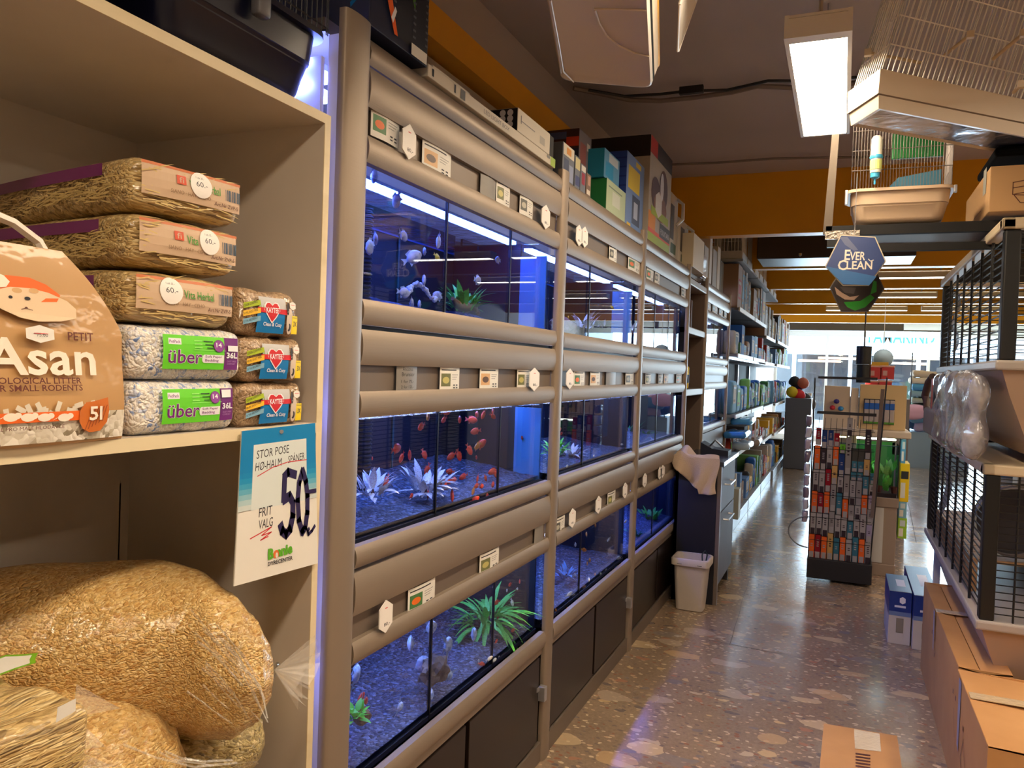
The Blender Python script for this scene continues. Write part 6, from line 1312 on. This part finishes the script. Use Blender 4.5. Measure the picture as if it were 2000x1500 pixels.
RC = {'o': (222, 100, 44), 'r': (140, 30, 40), 'w': (158, 152, 148), 't': (60, 110, 126), 'g': (140, 134, 130), 'y': (190, 150, 90), 'b': (40, 60, 110), 'p': (150, 140, 160), 'l': (110, 190, 50), 'k': (60, 50, 54)}
cols = ['owowor', 'rwrwkb', 'oworwb', 'yggyor', 'twtwbl', 'owoggw', 'wtgwtt', 'twwgtt', 'owotyk', 'wpgpwt']
tops = [[.34, .50, .66, .82, 1.0, 1.13], [.34, .5, .65, .82, .98, 1.12], [.33, .5, .66, .83, 1.0, 1.12], [.36, .52, .72, .86, 1.0, 1.1], [.33, .5, .66, .78, .95, 1.02], [.34, .48, .62, .80, 1.08, 1.22], [.33, .46, .58, .76, .82, .90], [.35, .48, .58, .76, .82, .90], [.34, .52, .66, .80, .92, 1.14], [.32, .45, .56, .66, .74, .82]]
for k_ in RC: mat('tube_%s' % k_, RC[k_], .9, spec=.08)
for i in range(10):
    x0_ = xa+.008+(xb-xa-.016)*i/10; w = (xb-xa-.016)/10-.006
    z = .166
    for j, (cc, zt) in enumerate(zip(cols[i], tops[i])):
        c = RC[cc]; dxl = .010*j; m_ = mat('tube_%s' % cc, c, .9, spec=.08)
        t = thing('tube_box', 'slim %s tube box, %s column from left, %s from bottom, display rack' % ({'o': 'orange', 'r': 'dark red', 'w': 'white', 't': 'teal', 'g': 'pale grey', 'y': 'ochre', 'b': 'navy', 'p': 'lilac grey', 'l': 'lime', 'k': 'dark'}[cc], nth(i+1), nth(j+1)), 'box', (x0_+w/2+dxl*.3, 6.22+.012*j, z), 'tube boxes in the display rack')
        o = t.location
        M().box(x0_+dxl*.3, x0_+w+dxl*.3, 6.20+.012*j, 6.20+w+.012*j, z, zt-.006, m_).build('box', t)
        f = Face((x0_+dxl*.3, 6.1995+.012*j, z), **FY); hh = zt-.006-z
        f.rect(w*.1, 0, w*.9, min(.045, hh*.35), mat('tube_w', RC['w'], .9, spec=.08) if cc != 'w' else mat('tube_k')); [f.rect(w*.3, hh*(.5+.09*q2), w*.7, hh*(.54+.09*q2), mat('tube_%s' % ('w' if cc in 'ortbk' else 'k'))) for q2 in range(4 if (i+j) % 2 else 2)]; f.build('print', t)
        z = zt
hp = [onY(1577, 1036, 6.18)]; M().tube([(xa-.14*math.sin(pi*k/16), 6.22, .345-.115*math.cos(pi*k/16)) for k in range(17)], .006, mat('hose_grey', (120, 122, 126), .4), 6).build('hose_loop', smooth=True, label='grey hose looping out of the left side of the display rack', cat='hose')
# small hanging packets at the left side of the rack
for i in range(9):
    z = .42+i*.09; M().rbox(xa-.05, xa-.012, 6.22, 6.34, z, z+.075, mat('sachet_%d' % (i % 3), ((170, 160, 176), (196, 196, 206), (120, 106, 120))[i % 3], .2, coat=.7), .01, 2, 2, .01).build('sachet', smooth=True, label='foil sachet hanging at the left side of the display rack, %s from the bottom' % nth(i+1), cat='sachet', group='foil sachets on the display rack')
M().box(xa+.004, xb-.03, 6.395, 6.40, .166, .98, mat('rack_glare_block', (70, 68, 70), .6)).build('rear_glare_panel', dr)  # panel added to block the glare through the gaps between the tubes
# planted tank on cabinet
pt = thing('tank_cabinet', 'beige tank cabinet with white panel behind the display rack', 'cabinet', (.30, 6.9, 0)); CBG = mat('cabinet_beige', (150, 132, 122), .5); TY = 6.6
cl_, cr_ = -.03, onY(1752, 1000, TY).x; zt_ = onY(1730, 972, TY).z
M().rbox(cl_, cr_, TY, TY+.45, .0, zt_-.07, CBG, .004).rbox(cl_-.008, cr_+.008, TY-.008, TY+.46, zt_-.075, zt_, CBG, .006).rbox(cl_-.006, cr_+.006, TY-.006, TY+.45, .0, .09, CBG, .004).build('body', pt)
M().box(.12, cr_-.09, TY-.004, TY, .10, zt_-.08, mat('panel_greywhite', (200, 198, 200), .5)).build('door_panel', pt)
pk = thing('planted_tank', 'glass tank full of bright green plants on the beige cabinet', 'aquarium', ((cl_+cr_)/2, TY+.2, zt_)); zt2 = onY(1730, 870, TY).z
g_ = M(); g_.box(cl_, cr_, TY+.004, TY+.008, zt_, zt2, WG).box(cl_, cl_+.004, TY+.01, TY+.42, zt_, zt2, WG).box(cr_-.004, cr_, TY+.01, TY+.42, zt_, zt2, WG).build('glass_pane', pk)
M().box(cr_-.006, cr_+.001, TY, TY+.008, zt_, zt2+.11, SIL).box(cl_, cr_, TY+.002, TY+.006, zt2-.006, zt2, EDGE).build('edge_seam', pk)
M().box(cl_+.01, cr_-.01, TY+.40, TY+.41, zt_, zt2, mat('tank_green_back', (40, 120, 40), .6)).box(cl_+.01, cr_-.01, TY+.01, TY+.40, zt_, zt_+.03, mat('soil', (70, 46, 34), .9)).build('back_panel', pk)
M().box(cl_+.02, cr_-.02, TY+.15, TY+.22, zt2+.03, zt2+.04, mat('plant_lamp', (240, 255, 235), .5, emit=7)).build('lamp_tube', pk)
BGL = mat('leaf_bright', (110, 205, 50), .4, var=((70, 170, 40), 20, .3, .7)); lm2 = leafmesh(BGL, .42, .3)
for i in range(70):
    o = bpy.data.objects.new('leaf', lm2); COL.objects.link(o); o.parent = pk
    o.location = (random.uniform(cl_+.03, cr_-.03)-(cl_+cr_)/2, random.uniform(.03, .35)-.2, random.uniform(.04, .20)); s = random.uniform(.09, .15); o.scale = (s, s, s); o.rotation_euler = (random.uniform(-.5, .5), random.uniform(-.6, .6), random.uniform(0, 6.28)); OFF[o] = o.location
for i in range(4): x = cl_+.1+.11*i; M().lathe([(.02, 0), (.028, .045), (.028, .05)], (x, TY+.06, zt_+.03), mat('pot_brown', (120, 60, 34), .7), 10).build('pot', pk)
hd = onY(1700, 845, TY).z; M().rbox(.0, cr_+.07, TY-.05, TY+.45, hd-.03, hd+.02, mat('hood_cream', (216, 200, 176), .5), .008).box(cl_, cl_+.03, TY+.4, TY+.44, zt2-.1, hd-.03, CBG).box(cr_-.03, cr_, TY+.4, TY+.44, zt2-.1, hd-.03, CBG).build('hood_shelf', pt)
# boards/boxes on the hood shelf
hz = hd+.021
a = onY(1660, 755, 6.75); M().rbox(-.13, .06, 6.75, 6.9, .9, a.z, mat('board_beige', (206, 186, 158), .6), .004).build('display_board', label='beige display board standing behind the rack top', cat='board')
M().rbox(.065, .12, 6.74, 6.88, .9, a.z-.01, mat('board_beige2', (220, 204, 178), .6), .004).build('display_board', label='narrow paler board right of the beige display board', cat='board')
bxk = carton('treat_box', 'tan open display box with blue-white packs on the tank shelf', .13, .46, 6.72, 6.88, hz, onY(1720, 752, 6.7).z, mat('tan_box', (206, 178, 128), .6))
f = Face((.13, 6.7195, hz), **FY); H_ = onY(1720, 752, 6.7).z-hz; f.rect(.03, .04, .25, H_*.68, mat('print_dark', (40, 36, 44), .6)); f.build('window_print', bxk)
for i in range(6):
    x = .165+i*.036; t = thing('treat_pack', 'blue-topped white pack, %s from the left in the tan display box' % nth(i+1), 'pack', (x+.016, 6.70, hz+.05), 'packs in the tan display box'); M().rbox(x, x+.033, 6.70, 6.715, hz+.045, hz+H_*.66, mat('pack_grey', (170, 160, 156), .4, coat=.4), .005).build('pack', t); f = Face((x, 6.6995, hz+.045), **FY); f.rect(0, H_*.32, .033, H_*.46, mat('pack_blue', (20, 90, 180), .5)); f.rect(0, 0, .033, .015, mat('pack_green', (80, 140, 40), .5)); f.build('print', t)
for (px, py, c, l) in ((1626, 796, (200, 50, 60), 'red'), (1642, 798, (40, 130, 190), 'blue'), (1634, 784, (60, 50, 130), 'violet')):
    p = onY(px, py, 6.728); M().lathe([(0, -.02), (.016, -.014), (.022, 0), (.016, .014), (0, .02)], p, mat('ball_%s' % l, c, .4), 14).build('toy_ball', smooth=True, label='%s toy ball hanging at the beige display board' % l, cat='ball')
# red baskets, yellow box, globe behind
for i, (px, py) in enumerate(((1708, 728), (1733, 728), (1703, 757), (1728, 757))):
    p = onY(px, py, 8.6); t = thing('red_basket', 'red plastic basket, %s %s of four stacked behind the tank' % (('upper', 'lower')[i//2], ('left', 'right')[i % 2]), 'basket', p, 'red baskets'); b = M(); b.box(p.x-.062, p.x+.062, 8.6, 8.75, p.z-.065, p.z+.055, mat('basket_red', (196, 52, 50), .45)); b.build('body', t); M().rbox(p.x-.068, p.x+.068, 8.595, 8.755, p.z+.055, p.z+.072, mat('basket_rim', (226, 170, 150), .4), .004).build('rim', t); M().box(p.x-.04, p.x-.0, 8.594, 8.6, p.z-.03, p.z+.02, mat('basket_label', (200, 150, 140), .5)).build('label', t)
p = onY(1716, 711, 8.6); M().rbox(p.x-.09, p.x+.09, 8.6, 8.7, p.z-.02, p.z+.02, mat('yellow_box', (215, 160, 30), .5), .004).build('yellow_box', label='flat ochre box on top of the red baskets', cat='box')
p = onY(1725, 700, 12); M().tube([p+Vector((0, 0, .12)), (p.x, p.y, ZC)], .004, WHITE, 4).lathe([(.13*math.sin(pi*k/10), -.13*math.cos(pi*k/10)) for k in range(11)], p, mat('globe_white', (190, 215, 230), .5), 20).build('paper_globe', smooth=True, label='pale blue ribbed paper globe above the red baskets', cat='paper lamp')
bs = thing('stock_shelf', 'shelf of stock under the red baskets behind the tank', 'shelf', (.3, 8.7, 0)); p = onY(1703, 772, 8.6); M().box(-.02, .62, 8.6, 8.95, 0, p.z-.025, mat('stock_grey', (120, 112, 108), .5)).build('body', bs)
# stacked boxes at the right of the planted tank
SY = 6.9; stk = [(1770, 1052, 1012, (150, 200, 60), 'lowest green and white box'), (1770, 1012, 980, (120, 180, 210), 'pale blue box above the green one'), (1774, 980, 905, (236, 200, 20), 'yellow and black box'), (1768, 905, 858, (90, 160, 200), 'topmost blue and white box')]
for (px, pb, ptp, c, l) in stk:
    z0_ = onY(1760, pb, SY).z; z1_ = onY(1760, ptp, SY).z; z0_ = max(0, z0_) if z0_ > .12 else 0
    carton('stacked_box', l+' in the stack right of the planted tank', cr_+.03, onY(px, pb, SY).x, SY, SY+.25, z0_+.001, z1_, mat('print_%d_%d_%d' % c, c, .5), ndecals=multi([(.1, .1, .6, .5, (225, 225, 220)), (.1, .6, .9, .8, (40, 40, 46)) if c[0] > 200 else (.2, .6, .8, .9, (200, 215, 225))]))

# ================================================================ LEFT GONDOLA BEYOND THE RACK
PALC = [(176, 168, 156), (60, 110, 60), (40, 90, 170), (170, 60, 50), (190, 188, 186), (190, 150, 100), (90, 130, 190), (60, 60, 66), (230, 180, 60), (130, 190, 110), (150, 120, 96), (110, 160, 200)]
PALN = ['cream', 'green', 'blue', 'red', 'white', 'tan', 'sky blue', 'dark grey', 'yellow', 'light green', 'brown', 'light blue']
SHB = mat('shelf_greywhite', (150, 156, 166), .35)
secs = [(7.60, 8.95, -.93), (9.0, 10.4, -.93), (10.45, 11.9, -.93), (11.95, 13.4, -.90), (13.45, 14.9, -.90)]
tot = {}
for si, (ya, yb, xf) in enumerate(secs):
    g = thing('gondola_shelf', 'white steel gondola shelving along the left wall, %s bay beyond the rack' % nth(si+1), 'shelf', (-1.2, (ya+yb)/2, 0), 'gondola bays along the left wall')
    M().box(-1.52, -1.47, ya, yb, 0, 2.35, mat('gondola_back', (96, 92, 88), .8)).build('back_panel', g); M().box(-1.47, -1.43, ya-.02, ya+.02, 0, 2.6, STEEL).build('upright', g)
    M().rbox(-1.47, xf+.02, ya, yb, 0, .12, SHB, .004).build('base_shelf', g)
    L_ = [(.12, .52), (.56, .40), (.98, .30)] if si % 2 == 0 else [(.12, .46), (.62, .40), (1.06, .3)]
    zs = ([.74, 1.12, 1.70, 2.14] if si < 2 else [.66, 1.10, 1.68, 2.02])
    for z in zs:
        b = M().box(-1.47, xf, ya+.01, yb-.01, z-.025, z, SHB if z < 2 else mat('shelf_dark', (80, 80, 84), .5)); b.box(xf, xf+.012, ya+.01, yb-.01, z-.035, z+.005, WHITE); b.build('shelf_board', g)
    if si < 3: M().box(-1.47, xf+.02, ya+.01, yb-.01, 2.575, 2.599, SHB).build('top_board', g)
    if si < 4: M().box(xf-.1, xf-.06, ya+.05, yb-.05, 1.655, 1.668, mat('shelf_light_cool', (210, 235, 255), .5, emit=3)).build('light_strip', g)
    lv = [(.12, 'base shelf', .46)]+[(z, nm, h) for z, nm, h in zip(zs, ('second shelf', 'third shelf', 'fourth shelf', 'top shelf'), (.28, .40, .36, .46))]
    for z, nm, hm in lv:
        y = ya+.05
        n_ = 0
        while y < yb-.12:
            w = random.choice((.11, .18, .24, .32)); h = hm*random.uniform(.35, .9); ci = random.randrange(12)
            if nm == 'top shelf': ci = random.choice((0, 4, 7, 10, 5, 10)); h = min(.42, hm*random.uniform(.6, 1.15))
            if nm == 'third shelf': ci = random.choice((1, 1, 9, 2, 2, 7, 11, 3)); h = hm*random.uniform(.6, .85)
            if nm == 'second shelf': ci = random.choice((5, 4, 10, 8, 7, 3))
            c = PALC[ci]; n_ += 1
            kind = random.choice(('box', 'pouch', 'box')) if nm != 'third shelf' else 'pouch'
            lab = '%s %s, %s along the %s, %s gondola bay' % (PALN[ci], kind, nth(n_), nm, nth(si+1))
            mm = mat('goods_%d' % ci, c, .75, spec=.25)
            t = thing('goods_'+kind, lab, kind, (xf-.12, y+w/2, z), 'goods on the %s of the gondola' % nm)
            if kind == 'box': M().rbox(xf-.26, xf-.02, y, y+w-.01, z+.001, z+h, mm, .003, 1).build('body', t)
            else: M().rbox(xf-.14, xf-.03, y, y+w-.01, z+.001, z+h, mm, .028, 2, 3, .01, .0, 12).build('body', t, smooth=True)
            f = Face((xf-.02 if kind == 'box' else xf-.028, y, z), **FX); c2 = PALC[(ci+random.randrange(1, 11)) % 12]; a_, b_2 = random.uniform(.1, .4), random.uniform(.6, .9)
            f.rect(w*.12, h*a_, w*.8, h*b_2, mat('goods_%d' % PALC.index(c2), c2, .75, spec=.25)); f.rect(w*.2, h*(a_+.05), w*.65, h*(a_+.12), mat('goods_10', PALC[10], .75, spec=.25)); f.rect(w*.2, h*(b_2-.12), w*.7, h*(b_2-.05), INK if ci % 2 else mat('goods_0', PALC[0], .75, spec=.25)); f.build('label', t)
            y += w+.012
# low front pieces: green-white box at the first bay, blue bags
gb = carton('green_floor_box', 'white and lime box at the foot of the first gondola bay, beside the drawer cabinet', -1.0, -.86, 7.62, 7.78, .13, .42, mat('print_206_196_184', (206, 210, 200), .5), ndecals=multi([(0, 0, .6, 1, (110, 175, 60)), (.1, .5, .5, .9, (200, 200, 190)), (.1, .3, .5, .42, (210, 215, 205))]))
for i, (px, py, c) in enumerate(((1452, 822, (90, 170, 225)), (1440, 848, (60, 140, 215)), (1448, 868, (190, 215, 240)), (1468, 862, (150, 130, 120)))):
    p = onX(px, py, -.9); M().rbox(-1.0, -.80, p.y-.22, p.y+.22, p.z-.03, p.z+.035, mat('pillow_bag_%d' % i, c, .2, coat=.6), .03, 3, 4, .02, 0, 6).build('pillow_bag', smooth=True, label='%s plump bag on the third shelf level beyond the cabinet, %s from the top' % (('sky blue', 'deep blue', 'pale blue', 'brown')[i], nth(i+1)), cat='bag', group='plump bags beyond the cabinet')
# white cages on the gondola top
for i in range(7):
    y = (7.65, 8.12, 8.80, 9.3, 9.8, 10.8, 11.3)[i]; w = .40; t = thing('display_cage', 'white wire cage on the top gondola shelf, %s from the near end' % nth(i+1), 'cage', (-1.1, y+w/2, 2.60), 'white cages on the gondola top')
    for z in ((2.62, 2.98),):
        b = M().rbox(-1.30, -.92, y, y+w, 2.60, 2.68, mat('cage_white', (206, 204, 200), .4), .01); b.build('tray', t); ww = M()
        for k in range(12): yy = y+.01+(w-.02)*k/11; ww.tube([(-.93, yy, 2.68), (-.93, yy, 3.02)], .0025, WIREW, 4, caps=False)
        for k in range(12): xx = -1.29+.36*k/11; ww.tube([(xx, y+.01, 2.68), (xx, y+.01, 3.02)], .0025, WIREW, 4, caps=False)
        for q_ in (.0, .5, 1): zz = 2.68+.34*q_; ww.tube([(-1.29, y+.01, zz), (-.93, y+.01, zz), (-.93, y+w-.01, zz)], .0035, WIREW, 4)
        ww.build('wire_panel', t)

# ================================================================ FAR END: toys, counter, cushions, table
random.seed(11)
ctr = thing('counter', 'grey counter with cream jars at the far end of the aisle', 'counter', (-.6, 14.6, 0)); M().rbox(-.86, -.45, 14.4, 15.0, 0, .75, mat('counter_grey', (110, 120, 134), .5), .01).rbox(-.87, -.44, 14.38, 15.02, .75, .79, WHITE, .006).rbox(-.87, -.44, 14.45, 15.0, 1.05, 1.08, WHITE, .006).box(-.87, -.83, 14.5, 15, .79, 1.05, WHITE).box(-.48, -.44, 14.5, 15, .79, 1.05, WHITE).build('body', ctr)
for i in range(8):
    x = -.79+(i % 4)*.09; z = .791 if i < 4 else 1.081; M().lathe([(.034, 0), (.036, .01), (.036, .12), (.04, .12), (.04, .15), (0, .15)], (x, 14.55, z), CREAM, 14).build('cream_jar', smooth=True, label='cream jar with lid, %s from the left on the %s of the far counter' % (nth(i % 4+1), 'lower shelf' if i < 4 else 'top'), cat='jar', group='cream jars on the far counter')
TC = [((225, 200, 40), 'yellow'), ((215, 40, 50), 'red'), ((240, 120, 200), 'pink'), ((30, 30, 36), 'black'), ((40, 40, 90), 'navy'), ((200, 200, 210), 'pale grey'), ((30, 34, 40), 'charcoal'), ((60, 70, 80), 'slate'), ((150, 140, 130), 'taupe')]
for i, (px, py, r) in enumerate(((1547, 766, .09), (1560, 772, .10), (1569, 748, .09), (1552, 745, .09), (1558, 752, .10), (1555, 760, .07), (1570, 780, .12), (1560, 790, .11), (1578, 788, .12))):
    p = onY(px, py, 13.6+.05*i); c, nm = TC[i]; bm = bmesh.new(); bmesh.ops.create_icosphere(bm, subdivisions=2, radius=r); b = M(); b.add([p+v.co*(1+.35*noise.noise(v.co*9+p)) for v in bm.verts], [[v.index for v in f.verts] for f in bm.faces], mat('toy_%s' % nm, c, .6)); bm.free(); b.build('plush_toy', smooth=True, label='%s plush toy in the heap at the far end of the left shelves' % nm, cat='toy')
M().rbox(-.85, -.45, 13.5, 14.2, 0, 1.16, mat('toy_stand', (90, 96, 110), .5), .01).build('toy_stand', label='grey stand under the heap of plush toys', cat='stand')
ST = [(222, 206, 180), (236, 226, 206), (90, 170, 225), (150, 190, 205), (170, 180, 160), (190, 215, 215), (150, 200, 215), (120, 160, 170), (176, 196, 196)]
cf = thing('cushion_stand', 'wire stand holding a stack of folded cushions near the shop window', 'stand', (1.0, 15.5, 0))
p0 = onY(1770, 860, 15.5); p1 = onY(1826, 850, 15.5); pt_ = onY(1780, 722, 15.5)
M().box(p0.x-.05, p1.x+.5, 15.2, 16.0, 0, .62, mat('table_greyblue', (150, 176, 196), .5)).build('table', cf)
for x in (p0.x+.02, p1.x-.0): M().tube([(x, 15.25, .6), (x, 15.25, 2.0)], .01, DGREY, 5).build('post', cf)
for i, c in enumerate(ST):
    z = onY(1795, 728+13*i, 15.4).z; M().rbox(p0.x+.05-.04*(i % 2), p1.x-.03+.05*((i+1) % 2), 15.3, 15.9, z-.075, z+.03, mat('cushion_%d' % i, c, .8), .045, 3, 4, .03, 0, 5).build('folded_cushion', smooth=True, label='%s folded cushion, %s from the top of the stack near the window' % (('beige', 'cream', 'sky blue', 'blue-grey', 'sage', 'pale aqua', 'light blue', 'teal grey', 'grey green')[i], nth(i+1)), cat='cushion', group='folded cushions in the stack')
for i, (px, py, r, c, nm) in enumerate(((1782, 806, .20, (240, 190, 215), 'pink'), (1800, 815, .20, (110, 160, 205), 'blue knitted'), (1822, 810, .20, (245, 200, 220), 'pale pink'), (1812, 828, .22, (200, 190, 230), 'lilac'), (1776, 826, .14, (60, 100, 150), 'dark blue'))):
    p = onY(px, py, 15.1+.05*i); M().rbox(p.x-r, p.x+r, p.y-.1, p.y+.1, p.z-r*.62, p.z+r*.62, mat('cushion_s%d' % i, c, .85), .09, 3, 4, .05, 0, 4).build('cushion', smooth=True, label='%s round cushion in the pile before the window' % nm, cat='cushion')
for i in range(10):
    y = 10.5+i*.7; w = .35; x0_ = 2.6 if i % 2 else 2.4; h = .5+.1*(i % 4)
    M().rbox(x0_, x0_+.5, y, y+w, 0, 1.2+h*.5, mat('goods_%d' % (i % 12), PALC[i % 12], .5), .01).build('stock_stand', label='%s stock stand along the right side of the shop, %s from the near end' % (PALN[i % 12], nth(i+1)), cat='stand', group='stock stands at the right')
# dark closed box section hung behind the second beam (upper middle)
a = onY(1480, 462, 7.9); c = onY(1615, 503, 7.9); M().rbox(a.x, c.x+.75, 7.9, 8.5, c.z, a.z+.1, mat('duct_brown', (56, 40, 34), .4), .01).build('ceiling_duct', label='dark brown boxed duct between the two front orange beams', cat='duct')
M().lathe([(0, -.02), (.02, -.01), (.02, .01), (0, .02)], (onY(1563, 497, 7.88).x, 7.88, onY(1563, 497, 7.88).z), CHROME, 10).build('spot_head', label='tiny chrome spot under the dark brown duct', cat='spot', smooth=True)
for i, (px0, px1) in enumerate(((1396, 1406), (1417, 1446), (1448, 1477))):
    a = onY(px0, 460, 8.0+i*.5); c = onY(px1, 506, 8.0+i*.5); M().rbox(a.x, c.x, a.y, a.y+.3, c.z-.05, a.z+.05, WHITE, .01).build('white_carton', label='white carton high on the left between the orange beams, %s from the left' % nth(i+1), cat='box', group='white cartons between the beams')
